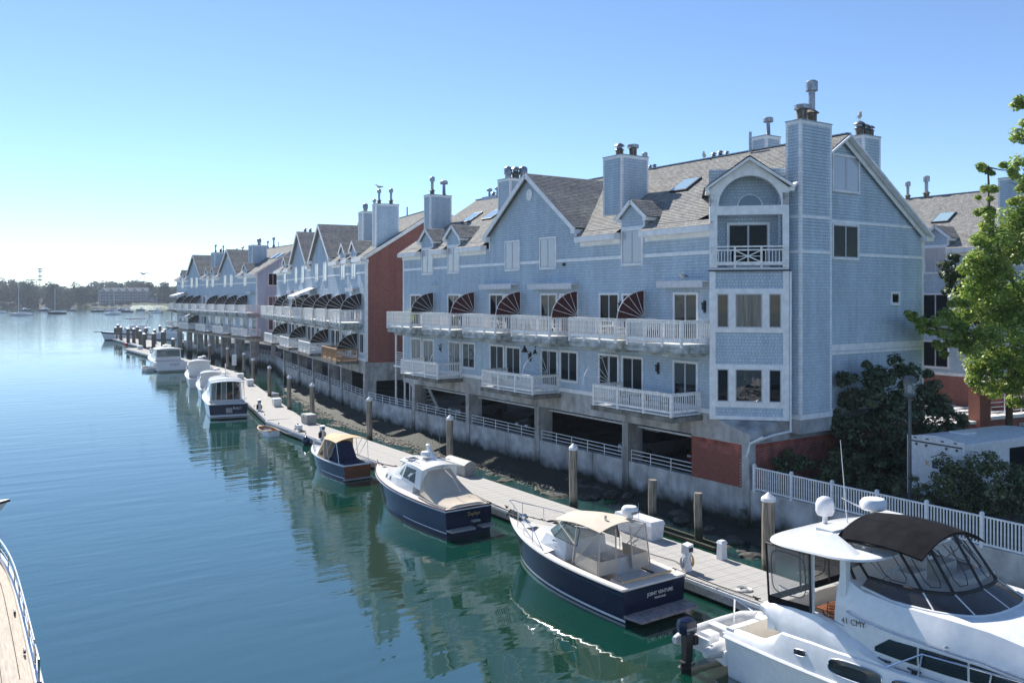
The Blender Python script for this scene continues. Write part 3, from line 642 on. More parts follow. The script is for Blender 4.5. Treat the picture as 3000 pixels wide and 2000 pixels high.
# ---- gable end wall
xb = 2 * XR - XE
e = MB(); rl = lambda z: max(2.0, (z - ZE) / K + XE + .02) if z > 15.4 else 2.0; rr_ = lambda z: min(14.17, xb - (z - ZE) / K - .02)
siding(e, (0, -2.35, 0), (1, 0, 0), (0, -1, 0), 5.15, ZR - .1, rl, rr_)
siding(e, (14.17, 0, 0), (0, 1, 0), (1, 0, 0), 5.15, 14.1, lambda z: -2.35, lambda z: 32.4)
siding(e, (0, 32.4, 0), (1, 0, 0), (0, 1, 0), 5.15, ZR - .1, lambda z: max(0, (z - ZE) / K + XE), rr_)
e.build('end_wall', m_siding, NB)
t = MB()
t.bar((XR, -2.78, ZR - .1), (XE + 2.9, -2.78, roofz(XE + 2.9) - .1), .1, .3, up=(0, 1, 0)); t.bar((XR, -2.78, ZR - .1), (xb + .1, -2.78, ZE - .16), .1, .3, up=(0, 1, 0))
t.bar((XR, -2.55, ZR - .2), (xb, -2.55, ZE - .2), .4, .04, up=(0, 1, 0))
t.box(13.9, 14.6, -2.75, -2.35, 13.75, 14.0); t.box(14.05, 14.22, -2.39, -2.2, 5.2, 13.9)
t.box(5.06, 14.05, -2.386, -2.34, 14.42, 14.56); t.box(5.06, 14.05, -2.386, -2.34, 12.8, 12.94)
t.box(5.06, 14.05, -2.43, -2.34, 8.03, 8.36); t.box(5.06, 14.05, -2.4, -2.34, 7.84, 7.99); t.box(5.06, 5.18, -2.39, -2.34, 5.15, 17.4)
t.box(5.06, 14.05, -2.4, -2.34, 5.0, 5.2)
t.build('end_wall_trim', m_trim, NB)
def endwin(x, z0, z1, w, st, n=2): return window(NB, 0, z0, z1, w, st, rz=R(90), n=n, gx=(x, -2.365, z0))
endwin(7.16, 15.95, 17.85, 2.25, 'blind'); endwin(7.12, 12.58, 14.4, 2.2, 'dark'); endwin(11.45, 10.28, 11.0, .82, 'dark', 1)
MB().tube([(5.3, -2.5, 12.3), (5.3, -2.5, 11.9), (5.75, -2.45, 11.0), (5.75, -2.43, 8.5)], .05, 6).build('downpipe', m_trim, NB)
# ---- corner bay, built in its own frame: x inwards, y = -u along the face
BP = (0, -.45, 0); BA = R(45)
b = MB(); Y0, Y1 = -3.25, .38
for za, zb in ((5.1, 5.51), (7.54, 9.03), (11.11, 11.93)): siding(b, (.03, 0, 0), (0, 1, 0), (-1, 0, 0), za, zb, lambda z: -2.98, lambda z: .1)
siding(b, (.95, 0, 0), (0, 1, 0), (-1, 0, 0), 12.1, 16.9, lambda z: Y0, lambda z: Y1)                 # back of the loggia
for yy, s in ((Y0 + .3, 1), (Y1 - .3, -1)): siding(b, (0, yy, 0), (1, 0, 0), (0, s, 0), 12.1, 16.2, lambda z: .2, lambda z: .95)
siding(b, (0, Y0, 0), (1, 0, 0), (0, -1, 0), 4.95, 15.9, lambda z: .0, lambda z: .75)
bay = b.build('corner_bay', m_siding, NB, BP, BA)
t = MB()
t.box(-.05, .35, Y0, -2.98, 4.92, 11.93); t.box(-.05, .35, .1, Y1, 4.92, 11.93)
for za, zb in ((4.92, 5.1), (5.51, 5.71), (7.36, 7.54), (9.03, 9.21), (10.92, 11.11)): t.box(-.045, .2, -2.98, .1, za, zb)
for za, zb in ((5.71, 7.36), (9.21, 10.92)):
    for u0, u1 in ((-.1, -.08), (.55, .76), (2.09, 2.29), (2.94, 2.98)): t.box(-.045, .2, -u1, -u0, za, zb)
    t.box(.2, .22, -2.98, .1, za, zb)
t.box(-.05, .3, Y0, -2.96, 12.12, 15.6); t.box(-.05, .3, .02, Y1, 12.12, 15.6); t.box(-.045, .28, -2.96, .02, 14.6, 15.03)
t.box(-.02, .95, Y0, Y1, 12.0, 12.1)
# arched gable panel
def outl(a):
    d = Vector((math.cos(a), math.sin(a))); c = Vector((-1.47, 15.03)); best = 9
    for (p, q) in (((Y1, 15), (Y1, 15.85)), ((Y1, 15.85), (-1.435, 17.22)), ((-1.435, 17.22), (Y0, 15.85)), ((Y0, 15.85), (Y0, 15))):
        p, q = Vector(p), Vector(q); e_ = q - p; den = d.x * e_.y - d.y * e_.x
        if abs(den) < 1e-6: continue
        w_ = p - c; tt = (w_.x * e_.y - w_.y * e_.x) / den; uu = (w_.x * d.y - w_.y * d.x) / den
        if tt > 0 and -.001 <= uu <= 1.001: best = min(best, tt)
    return c + d * best
N = 36; an = [math.pi * k / N for k in range(N + 1)]
inn = [Vector((-1.47 + 1.43 * math.cos(a), 15.03 + 1.42 * math.sin(a))) for a in an]; out = [outl(a) for a in an]
for k in range(N):
    t.hexa([(-.05, *inn[k]), (-.05, *inn[k + 1]), (-.05, *out[k + 1]), (-.05, *out[k])], [(.3, *inn[k]), (.3, *inn[k + 1]), (.3, *out[k + 1]), (.3, *out[k])])
t.bar((-.3, Y1 + .18, 15.82), (-.3, -1.435, 17.22), .1, .24, up=(1, 0, 0)); t.bar((-.3, -1.435, 17.22), (-.3, Y0 - .24, 15.82), .1, .24, up=(1, 0, 0))
t.box(-.3, 1.0, Y1, Y1 + .18, 15.66, 15.84); t.box(-.3, 1.0, Y0 - .22, Y0, 15.66, 15.84)
t.build('bay_trim', m_trim, bay)
MB().box(-.12, .3, Y0 - .05, Y1 + .05, 11.94, 12.0).build('bay_balcony_edge', m_darkmetal, bay)
b = MB()
for s in (-1, 1):
    pt = lambda u, z, s=s: Vector((u, -1.435 + s * (17.36 - z) / .72, z)); slope(b, 15.86, 17.36, pt, lambda z: -.36, lambda z: 5.4, .1, .018, Vector((0, s * .72, 1)).normalized()); b.face([pt(-.36, 15.86), pt(5.4, 15.86), pt(5.4, 17.36), pt(-.36, 17.36)])
b.build('bay_roof', m_roofx, bay)
for za, zb in ((5.71, 7.36), (9.21, 10.92)):
    for u0, u1 in ((-.08, .55), (.76, 2.09), (2.29, 2.94)):
        c = (u0 + u1) / 2 / math.sqrt(2); window(NB, 0, za, zb, u1 - u0, 'dark', rz=BA, n=1, fw=.05, gx=(c + .01, -.45 - c + .01, za))
c = 1.47 / math.sqrt(2); d_ = .95 / math.sqrt(2)
window(NB, 0, 12.12, 14.3, 2.0, 'dark', rz=BA, n=2, name='sliding_door', gx=(c + d_ - .02, -.45 - c + d_ - .02, 12.12))
v = MB(); ring = [(0, -1.55 + .62 * math.cos(a), 15.05 + .62 * math.sin(a)) for a in an]
v.hexa([(.9, p[1], p[2]) for p in ring], [(.95, p[1], p[2]) for p in ring]); fo_ = v.build('fanlight', m_trim, bay)
v = MB(); ring = [(0, -1.55 + .53 * math.cos(a), 15.1 + .53 * math.sin(a)) for a in an]; v.hexa([(.88, p[1], p[2]) for p in ring], [(.92, p[1], p[2]) for p in ring]); v.build('fanlight_pane', glass_mat('fanlight_glass', (.16, .22, .28), .05, spec=.6), bay)
# loggia railing with the crossed middle panel
t = MB(); t.box(-.12, .02, Y0 + .02, Y1 - .02, 13.06, 13.13); t.box(-.1, 0, Y0 + .05, Y1 - .05, 12.9, 12.97); t.box(-.1, 0, Y0 + .05, Y1 - .05, 12.22, 12.38)
for yy in (Y0 + .05, -2.04, -.83, Y1 - .13): t.box(-.13, .01, yy, yy + .09, 12.08, 13.06)
t.bar((-.05, -1.95, 12.38), (-.05, -.83, 12.9), .05, .06, up=(1, 0, 0)); t.bar((-.055, -1.95, 12.9), (-.055, -.83, 12.38), .05, .06, up=(1, 0, 0)); t.bar((-.06, -1.95, 12.64), (-.06, -.83, 12.64), .04, .03); t.bar((-.06, -1.39, 12.38), (-.06, -1.39, 12.9), .04, .03)
t.build('bay_railing', m_wood_white, bay)
for a, c in ((Y0 + .14, -2.04), (-.74, Y1 - .13)):
    for k in range(1, 7): yy = lerp(a, c, k / 7); put(cached('baybal', lambda: MB().box(-.018, .018, -.018, .018, 0, .54).mesh('baluster', m_wood_white)), 'baluster', bay, (-.05, yy, 12.37))
MB().tube([(-.1, Y0 - .06, 11.9), (-.1, Y0 - .06, 4.4)], .05, 6).build('downpipe', m_trim, bay)
# ---- concrete frame and garage below
cb = MB(); cb.box(0, .5, -.3, 32.5, 3.99, 5.13)
cb.hexa([(0, -.3, 3.99), (0, -2.36, 3.99), (2.25, -2.36, 3.99)], [(0, -.3, 4.93), (0, -2.36, 4.42), (2.25, -2.36, 4.93)])
cb.box(2.25, 14.17, -2.36, -1.9, 3.99, 5.0); cb.box(2.72, 5.1, -3.05, -2.37, 4.3, 4.96)
cb.build('concrete_beam', m_conc, NB)
def column(par, x0, x1, y0, y1, z0, z1): return MB().box(x0, x1, y0, y1, z0, z1).build('column', m_conc, par)
for y in (30.42, 22.27, 14.0, 5.85): column(NB, -.05, 1.0, y, y + .46, -1.6, 3.985)
column(NB, -.05, .4, -2.38, -1.95, -1.6, 3.985)
MB().tube([(0, -2.05, .1), (-.12, -2.1, .35), (-.16, -2.12, .7), (-.1, -2.1, 1.0), (0, -2.05, 1.15)], [.15, .25, .28, .22, .1], 8).build('column_patch', m_conc, NB)
MB().tube([(-.1, -3.2, 4.45), (-.12, -3.05, 4.35), (-.14, -2.5, 4.05), (-.18, -2.45, 3.7), (-.28, -2.4, 3.45)], .055, 6).tube([(2.22, -2.87, 4.45), (1.2, -2.72, 4.35), (-.1, -2.5, 4.07)], .055, 6).build('downpipe', m_trim, NB)
MB().tube([(.75, 32, 3.72), (.75, 1.3, 3.72)], .06, 6).build('sprinkler_pipe', m_railmetal, NB)
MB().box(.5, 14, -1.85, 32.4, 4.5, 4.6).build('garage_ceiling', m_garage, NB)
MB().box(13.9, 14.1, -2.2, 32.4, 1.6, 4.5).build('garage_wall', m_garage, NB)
# brick panels: bricks as pieces
def brickpanel(par, org, D, N, L, H, maxp=300, name='brick_panel'):
    D, N = Vector(D), Vector(N); org = Vector(org)
    bk = MB(); a = org - N * .12; bk.hexa([a, a + D * L, a + D * L + N * .1, a + N * .1], [p + Vector((0, 0, H)) for p in (a, a + D * L, a + D * L + N * .1, a + N * .1)])
    o = bk.build(name, m_mortar, par); bw, bh = .215, .0735; g = .016; rows = int(H / bh); cnt = 0; rest = MB()
    ang = math.atan2(N.y, N.x) + math.pi
    mesh = [MB().box(-.012 - .003 * q, .05, 0, bw - g, 0, bh - g).mesh('brick', m_brickface) for q in range(3)]
    half = MB().box(-.012, .05, 0, bw / 2 - g, 0, bh - g).mesh('brick', m_brickface); sold = MB().box(-.014, .05, 0, bh - g, 0, bw - g).mesh('brick', m_brickface)
    Yd = Vector((-math.sin(ang), math.cos(ang), 0)); flip = Yd.dot(D) < 0
    for r in range(rows - 3):
        u = 0 if r % 2 else -bw / 2
        while u < L - .02:
            u0 = max(0, u); wdt = min(u + bw, L) - u0
            if wdt > .06:
                me = mesh[(r * 7 + int(u * 10)) % 3] if wdt > bw - .01 else half
                uu = u0 + (wdt if flip else 0)
                if cnt < maxp: put(me, 'brick', o, org + D * uu + Vector((0, 0, r * bh)), ang)
                else:
                    p0 = org + D * u0 + Vector((0, 0, r * bh)); p1 = p0 + D * (wdt - g); up = Vector((0, 0, bh - g)); q = N * .012
                    rest.hexa([p0 - q, p1 - q, p1 + q, p0 + q], [p0 - q + up, p1 - q + up, p1 + q + up, p0 + q + up])
                cnt += 1
            u += bw
    u = 0
    while u < L - .03:
        p0 = org + D * u + Vector((0, 0, (rows - 3) * bh)); p1 = p0 + D * (bh - g); up = Vector((0, 0, bw - g)); q = N * .013
        rest.hexa([p0 - q, p1 - q, p1 + q, p0 + q], [p0 - q + up, p1 - q + up, p1 + q + up, p0 + q + up]); u += bh
    rest.build('bricks', m_brickface, o, kind='stuff')
    return o
brickpanel(NB, (0, 1.24, 1.94), (0, -1, 0), (-1, 0, 0), 3.19, 2.05)
brickpanel(NB, (.42, -2.33, 1.6), (1, 0, 0), (0, -1, 0), 13.5, 2.39, 0)
def piperail(par, y0, y1, z=1.93, x=.12, h=.6):
    b = MB(); n = max(2, int(round((y1 - y0) / 1.45)))
    for k in range(n + 1): yy = lerp(y0, y1, k / n); b.tube([(x, yy, z - .02), (x, yy, z + h)], .026, 6)
    for q in (1, .66, .33): b.tube([(x, y0, z + h * q), (x, y1, z + h * q)], .024, 6)
    b.build('pipe_railing', m_railmetal, par)
for a, c in ((1.3, 5.75), (6.5, 13.9), (14.6, 22.15), (22.9, 30.3), (31.0, 39.2)): piperail(NB, a, c)
# stairs in the gap between the blocks
b = MB()
for y in (33.4, 35.0): b.box(.6, .72, y, y + .12, 1.6, 8.2); b.box(1.9, 2.02, y, y + .12, 1.6, 8.2)
b.box(.5, 3, 33.2, 35.2, 5.0, 5.15)
for k in range(11): b.box(.7, 1.9, 33.2 - k * .28, 33.5 - k * .28, 4.8 - k * .28, 4.85 - k * .28)
b.bar((.65, 33.3, 4.95), (.65, 30.2, 1.85), .08, .28); b.bar((1.95, 33.3, 4.95), (1.95, 30.2, 1.85), .08, .28)
for q in range(6): b.bar((.66, 33.4, 5.3 + q * .18), (.66, 35.1, 5.3 + q * .18), .04, .05)
b.build('outside_stair', m_wood_white, NB)
# ================================================================ second block (brick end wall)
SB = thing('townhouse_block', 'blue townhouse block with a red brick end wall and two tall gables', 'building', (.2, 40.1, 0), R(-9))
chs2 = [(1.5, 3.6, 6.4, 7.9, 15.2, 18.8, ((2.0, 7.3, 'drum', 1), (2.8, 7.0, 'tall', .9))), (1.0, 3.1, .25, 1.25, 14.9, 18.9, ((1.5, .9, 'tall', .95), (2.5, .6, 'tall', 1))),
        (9, 10.4, 22, 23.2, 16, 19.6, ((9.7, 22.6, 'mush', .9),)), (1.5, 3.4, 35.0, 36.4, 15.2, 18.7, ((2, 35.6, 'cowl', 1), (2.6, 35.4, 'cowl', 1)))]
house_block(SB, 0, 44.0, [17.35, 28.75], [3.95, 7.95, 38.3], chs2, [(3.2, 9.6), (3.2, 35)], [3.9, 7.85, 15.45, 19.35, 26.85, 30.8, 38.2], rake0=.35, rake1=.3)
bm_ = MB(); bm_.face([(0, 44, 5.0), (0, 44, 14.3), (XR, 44, ZR), (14.17, 44, 14.2), (14.17, 44, 5)]); bm_.build('rear_end_wall', m_brick, SB)
bm_ = MB(); bm_.face([(0, 0, 5.0), (14.17, 0, 5.0), (14.17, 0, 14.2), (XR, 0, ZR), (0, 0, 14.3)])
bm_.build('end_wall', m_brick, SB)
t = MB(); t.box(-.06, .22, -.06, .0, 5.1, 13.9); t.bar((XE, -.32, ZE - .12), (XR, -.32, ZR - .12), .1, .3, up=(0, 1, 0)); t.bar((XE, -.15, ZE - .24), (XR, -.15, ZR - .24), .3, .05, up=(0, 1, 0)); t.bar((XR, -.32, ZR - .12), (xb, -.32, ZE - .12), .1, .3, up=(0, 1, 0)); t.box(-.5, .2, -.35, 0, 13.7, 14.0)
t.build('end_wall_trim', m_trim, SB)
MB().box(0, .5, 0, 44, 3.99, 5.13).box(.5, 14, .02, .5, 3.4, 4.99).build('concrete_beam', m_conc, SB)
for y in (.05, 8.4, 13.6, 21.3, 29.3, 38.9): column(SB, -.05, 1.0, y, y + .5, -1.6, 3.985)
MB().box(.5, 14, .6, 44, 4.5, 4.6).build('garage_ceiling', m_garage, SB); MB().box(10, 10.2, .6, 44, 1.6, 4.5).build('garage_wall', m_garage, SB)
for k in range(8):
    y = .98 + 5.7 * k
    if k != 7: fan(SB, y, 9.56, k != 5)
    balcony(SB, y - .1, y + 3.9, 8.5, single=False)
    window(SB, y + 3.2, 8.52, 10.95, 1.7, 'dark', name='sliding_door'); window(SB, y + 1.3, 8.52, 10.95, 1.7, 'dark', name='sliding_door')
for k in range(4):
    y = 2.3 + 11.3 * k
    balcony(SB, y, y + 5.9, 5.08, d=1.95, h=1.02, single=False, mm=m_deckwood if k == 0 else None, thick=.24); fan(SB, y + .2, 6.0)
    for q, st_ in ((1.2, 'dark'), (3.2, 'blind'), (5.0, 'dark'), (7.6, 'dark'), (9.5, 'dark')): window(SB, y + q, 5.35, 7.56, 1.6, st_, name='sliding_door')
window(SB, .95, 5.72, 7.56, 1.3, 'dark')
awning(SB, 2.2, 5.0, 11.5); awning(SB, 19.6, 23.6, 11.75, 2.4, .95, True); awning(SB, 26.5, 29.4, 11.5); awning(SB, 31.5, 34.5, 11.5)
MB().tube([(-2.3, 19.7, 10.8), (-2.0, 19.7, 8.5)], .03, 5).tube([(-2.3, 23.5, 10.8), (-2.0, 23.5, 8.5)], .03, 5).build('awning_post', m_railmetal, SB)
for fx, fy, k, s in ((6.9, 27.6, 'drum', 1.2), (6.9, 24.2, 'cowl', 1), (6.9, 17.2, 'drum', 1.1), (6.9, 13.4, 'drum', 1.2), (6.9, 4.2, 'pipe', 1.2), (6.9, 9.5, 'pipe', 1.4)): flue(SB, fx, fy, ZR - .12, k, s)
for y in (.7, 9.1, 14.3, 22.0, 30.0): piperail(SB, y, min(43, {.7: 8.2, 9.1: 13.4, 14.3: 21.1, 22.0: 29.1, 30.0: 38.7}[y]))
# ================================================================ third block over the water
TB = thing('townhouse_block', 'farthest blue townhouse block standing on columns over the water', 'building', (8.2, 85, 0), 0)
chs3 = [(1.5, 3.8, 17.9, 19.8, 15.2, 18.75, ((2.8, 18.6, 'drum', 1.3),)), (1.5, 3.8, 39.2, 41.6, 15.2, 18.55, ((2.0, 40.5, 'tall', 1), (2.8, 40.2, 'cowl', 1.2), (3.2, 40, 'tall', .9)))]
house_block(TB, 10.94, 60.6, [25.4, 47.1], [16.5, 34.6, 38.4, 56.2], chs3, [(3.2, 13.6), (3.2, 11.2)], [16.44, 23.7, 27.2, 34.6, 38.2, 45.35, 48.9, 55.9], rake0=.4, rake1=.3)
e = MB(); siding(e, (0, 10.94, 0), (1, 0, 0), (0, -1, 0), 5.15, ZR - .1, lambda z: max(0, (z - ZE) / K + XE + .02), lambda z: min(14.17, xb - (z - ZE) / K))
e.build('end_wall', m_siding, TB); e = MB(); siding(e, (0, 60.6, 0), (1, 0, 0), (0, 1, 0), 5.15, ZR - .1, lambda z: max(0, (z - ZE) / K + XE + .02), lambda z: min(14.17, xb - (z - ZE) / K)); e.build('end_wall', m_siding, TB)
t = MB(); t.bar((XE, 10.58, ZE - .12), (XR, 10.58, ZR - .12), .1, .3, up=(0, 1, 0)); t.box(-.05, .12, 10.9, 11.06, 5.3, 13.6); t.box(3.4, 3.52, 10.88, 10.94, 5.2, 15.9); t.build('end_wall_trim', m_trim, TB)
for x, z0, z1 in ((2.4, 12.4, 14.3), (4.6, 12.4, 14.3), (2.4, 9.2, 10.9), (4.6, 9.2, 10.9), (2.4, 5.8, 7.5)): window(TB, 0, z0, z1, 1.5, 'dark', rz=R(90), gx=(x, 10.92, z0))
MB().box(0, 14, 10.94, 60.6, 4.2, 5.13).build('concrete_beam', m_conc, TB)
for k in range(7):
    y = 13.8 + 7.75 * k
    if y < 60.5: column(TB, .05, .95, y, y + .75, -1.6, 4.195)
for k in range(7): column(TB, 3.0, 3.5, 13.0 + 7.75 * k, 13.5 + 7.75 * k, 1.5, 4.19)
for k in range(8):
    y = 15.2 + 5.45 * k; fan(TB, y, 9.56, k != 4)
    window(TB, y + 3.0, 8.52, 10.95, 1.7, 'dark', name='sliding_door')
for k in range(9): y = 9.5 + 5.6 * k; balcony(TB, y, y + 3.9, 8.5, single=False)
for k, (a, c) in enumerate(((9.1, 16.7), (21.6, 27.4), (32, 38.2), (43.5, 50.3), (54.9, 60.9))):
    balcony(TB, a, c, 5.1, d=1.95, h=1.05, single=False, thick=.24)
    for q, st_ in ((.5, 'blind'), (2.6, 'dark'), (4.7, 'blind'), (7.4, 'dark'), (9.2, 'blind')): 
        if a + q < 59.5 and a + q > 11.6: window(TB, a + q, 5.35, 7.56, 1.6, st_, name='sliding_door')
fan(TB, 44.0, 6.05); awning(TB, 12.0, 14.6, 11.5); awning(TB, 52.5, 57, 11.7, 2.2, .7, True)
aw = awning(TB, 46, 51, 8.0, 1.8, .8, True)
MB().hexa([(-2.6, 54, 8.1), (1, 54, 8.1), (1, 61.5, 8.1), (-2.6, 61.5, 8.1)], [(-.8, 57, 8.5), (-.6, 57, 8.5), (-.6, 58.5, 8.5), (-.8, 58.5, 8.5)]).tube([(-1.6, 57.7, 8.4), (-1.6, 57.7, 5.1)], .05, 6).build('sun_umbrella', m_blackcan, TB)
for fx, fy, k, s in ((6.9, 24, 'tall', 1.3), (6.9, 27, 'tall', 1), (6.9, 21.6, 'pipe', 1.2), (6.9, 41, 'mush', 1), (6.9, 45, 'drum', 1.2), (6.9, 49, 'drum', 1), (6.9, 52, 'mush', 1), (6.9, 55, 'cowl', 1), (6.9, 12.6, 'pipe', 1.4)): flue(TB, fx, fy, ZR - .12, k, s)
piperail(TB, 11, 60, 1.93, 3.55)
# ================================================================ landward block on the right
RB = thing('townhouse_block', 'blue townhouse block on the right behind the green tree', 'building', (29, -14, 0), 0)
chs4 = [(2.0, 3.6, 14.2, 15.9, 15.2, 19.0, ((2.7, 15, 'mush', .9),)), (2.0, 3.8, 8.2, 9.6, 15.2, 19.0, ())]
house_block(RB, 0, 34, [], [19.3], chs4, [(2.9, 20.0), (2.9, 11.5)], [19.3], rake1=.3)
e = MB(); siding(e, (0, 0, 0), (1, 0, 0), (0, -1, 0), 5.15, ZR - .1, lambda z: max(0, (z - ZE) / K + XE + .02), lambda z: min(14.17, xb - (z - ZE) / K)); e.build('end_wall', m_siding, RB)
for c in (19.3, 12.5, 7): window(RB, c, 9.0, 11.0, 2.2, 'dark'); window(RB, c, 5.6, 7.6, 2.0, 'dark')
MB().box(0, 14, 0, 34, 1.6, 5.13).build('brick_base', m_brick, RB)
for fx, fy, k, s in ((6.9, 25.6, 'tall', 1.1), (6.9, 24.0, 'tall', 1.3)): flue(RB, fx, fy, ZR - .12, k, s)
# ================================================================ floating docks
def dock_frame(o, w, y0, y1):
    b = MB(); b.box(-w / 2, -w / 2 + .1, y0, y1, .12, .53); b.box(w / 2 - .1, w / 2, y0, y1, .12, .53); b.box(-w / 2 + .1, w / 2 - .1, y0, y0 + .1, .12, .53); b.box(-w / 2 + .1, w / 2 - .1, y1 - .1, y1, .12, .53)
    b.build('frame', m_dock2, o)
    b = MB(); b.box(-w / 2 - .05, -w / 2 - .002, y0, y1, .40, .52); b.box(w / 2 + .002, w / 2 + .05, y0, y1, .40, .52); b.build('rub_strip', m_plast, o)
    n = max(1, int((y1 - y0) / 3.2)); fl = MB().box(-w / 2 + .2, w / 2 - .2, -1.1, 1.1, -.45, .118).mesh('float', m_black)
    for k in range(n): put(fl, 'float', o, (0, y0 + (k + .5) * (y1 - y0) / n, 0))
DW = 2.85
D1 = thing('floating_dock', 'long grey plank floating dock beside the moored boats, nearest section', 'dock', (-6.78, 0, 0))
dock_frame(D1, DW, -19, 41.2)
pl = [MB().box(-DW / 2, DW / 2, 0, .138, .53 + .002 * q, .573 + .002 * q).mesh('plank', m_dock) for q in range(3)]
ys = [-19 + .146 * k for k in range(int(60 / .146))]; sel = [y for y in ys if y > -11][:300]; ss = set(sel); rest = MB()
for k, y in enumerate(ys):
    if y in ss: put(pl[(k * 5 + k // 7) % 3], 'plank', D1, (random.uniform(-.008, .008), y, 0))
    else: rest.box(-DW / 2, DW / 2, y, y + .138, .53, .573 + .002 * (k % 3))
rest.build('planks', m_dock, D1, kind='stuff')
def far_dock(label, loc, rz, w, L):
    o = thing('floating_dock', label, 'dock', loc, rz); dock_frame(o, w, 0, L); b = MB(); y = 0; k = 0
    while y < L - .1: b.box(-w / 2, w / 2, y, y + .138, .53, .573 + .002 * (k % 3)); y += .146; k += 1
    b.build('planks', m_dock, o, kind='stuff'); return o
D2 = far_dock('middle section of the grey floating dock, angled away from the camera', (-6.62, 41.0, 0), R(-10), DW, 49.6)
D3 = far_dock('far straight section of the grey floating dock beside the express cruiser', (1.95, 89.4, 0), 0, 2.9, 66)
D4 = far_dock('dock head at the far end among the dark pilings', (7.6, 158, 0), R(-1.5), 6.4, 45)
# ---- dock furniture
def dockx(y):                                # centre line
    return -6.78 if y < 41 else (-6.62 + math.tan(R(10)) * (y - 41) if y < 89 else 1.95)
def dock_box(x, y, L, W, H, m, label, rz=0, lid=True, rounded=False):
    o = thing('dock_box', label, 'dock box', (x, y, .58), rz, 'storage boxes on the dock')
    a, b_, f = W / 2, L / 2, .05
    MB().hexa([(-a + f, -b_ + f, 0), (a - f, -b_ + f, 0), (a - f, b_ - f, 0), (-a + f, b_ - f, 0)], [(-a, -b_, H * .78), (a, -b_, H * .78), (a, b_, H * .78), (-a, b_, H * .78)]).build('body', m, o)
    l = MB()
    if rounded:
        N = 8; pr = [(-a - .03 + (2 * a + .06) * k / N, H * .78 + .02 + math.sin(math.pi * k / N) * H * .26) for k in range(N + 1)]; pr = [(-a - .03, H * .78 + .003)] + pr + [(a + .03, H * .78 + .003)]
        l.hexa([(p, -b_ - .03, q) for p, q in pr], [(p, b_ + .03, q) for p, q in pr])
    else: l.hexa([(-a - .03, -b_ - .03, H * .783), (a + .03, -b_ - .03, H * .783), (a + .03, b_ + .03, H * .783), (-a - .03, b_ + .03, H * .783)], [(-a + .02, -b_ + .02, H), (a - .02, -b_ + .02, H), (a - .02, b_ - .02, H), (-a + .02, b_ - .02, H)])
    l.build('lid', m, o); MB().box(-a - .045, -a + .02, -.05, .05, H * .7, H * .82).build('latch', m_darkmetal, o)
    return o
dock_box(-5.85, -1.35, 2.3, .75, .78, m_plast, 'long white dock box beside the navy open-cockpit boat')
dock_box(-5.72, 13.9, 2.3, .8, .8, m_greybox, 'long dark grey dock box with domed lid beside the beige-canvas boat', rounded=True)
dock_box(-5.9, 37.5, 1.35, .85, .75, m_greybox, 'grey dock box with a pale lid by the dock bend')
dock_box(-4.4, 49.7, 1.2, .75, .72, m_plast, 'white dock box halfway along the angled dock', R(-10))
dock_box(-.9, 69.3, 1.2, .75, .72, m_plast, 'white dock box farther along the angled dock, nearer of two', R(-10))
dock_box(.5, 77.8, 1.2, .75, .72, m_plast, 'white dock box farther along the angled dock, farther of two', R(-10))
dock_box(2.3, 150, 1.2, .9, .7, m_plast, 'small white dock box near the dark pilings')
def pedestal(x, y, label, hose=True, rz=0, rope=m_greybox):
    o = thing('power_pedestal', label, 'pedestal', (x, y, .58), rz, 'shore power pedestals')
    MB().hexa([(-.14, -.14, 0), (.14, -.14, 0), (.14, .14, 0), (-.14, .14, 0)], [(-.09, -.09, .62), (.09, -.09, .62), (.09, .09, .62), (-.09, .09, .62)]).build('post', m_plast, o)
    MB().hexa([(-.13, -.2, .62), (.13, -.2, .7), (.13, .17, .7), (-.13, .17, .62)], [(-.15, -.17, .95), (.15, -.17, 1.0), (.15, .13, 1.02), (-.15, .13, .98)]).build('head', m_plast, o)
    MB().box(-.1, .1, -.206, -.19, .74, .9).build('socket_panel', m_darkmetal, o)
    if hose:
        for q, mm in ((-.17, rope), (.17, m_gold)):
            b = MB()
            for k in range(5):
                rr2 = .26 - .012 * k; b.tube([(q + .03 * (k - 2) * (1 if q > 0 else -1), rr2 * .62 * math.sin(a), .4 + rr2 * math.cos(a) - .02 * k) for a in [2 * math.pi * j / 12 for j in range(13)]], .018, 5)
            b.build('coiled_cable', mm, o)
    return o
pedestal(-7.72, -6.0, 'white power pedestal with coiled white and yellow cables by the navy transom', True, 0, m_plast)
pedestal(-7.95, 29.4, 'power pedestal with dark coiled cables by the tan-canopy launch', True, 0, m_black)
pedestal(-6.8, 47.3, 'power pedestal beside the stern of the blue-transom cabin boat', True, R(-10), m_black)
pedestal(.9, 133, 'small pedestal on the far dock section near the express cruiser', False)
pedestal(5.2, 196, 'pedestal at the far end of the dock head', False)
o = thing('dock_post', 'low white box post on the dock near the white cruiser', 'post', (-5.58, -5.75, .58))
MB().hexa([(-.15, -.14, 0), (.15, -.14, 0), (.15, .14, 0), (-.15, .14, 0)], [(-.14, -.12, .62), (.14, -.12, .62), (.14, .12, .62), (-.14, .12, .62)]).build('body', m_plast, o)
MB().hexa([(-.17, -.16, .622), (.17, -.16, .622), (.17, .16, .622), (-.17, .16, .622)], [(-.12, -.1, .72), (.12, -.1, .72), (.12, .1, .72), (-.12, .1, .72)]).build('cap', m_plast, o)
def cleat_m():
    b = MB(); b.tube([(0, -.16, .09), (0, -.08, .075), (0, .08, .075), (0, .16, .09)], .022, 6); b.box(-.03, .03, -.05, -.02, 0, .075); b.box(-.03, .03, .02, .05, 0, .075); return b.mesh('cleat', m_darkmetal)
clm = cleat_m()
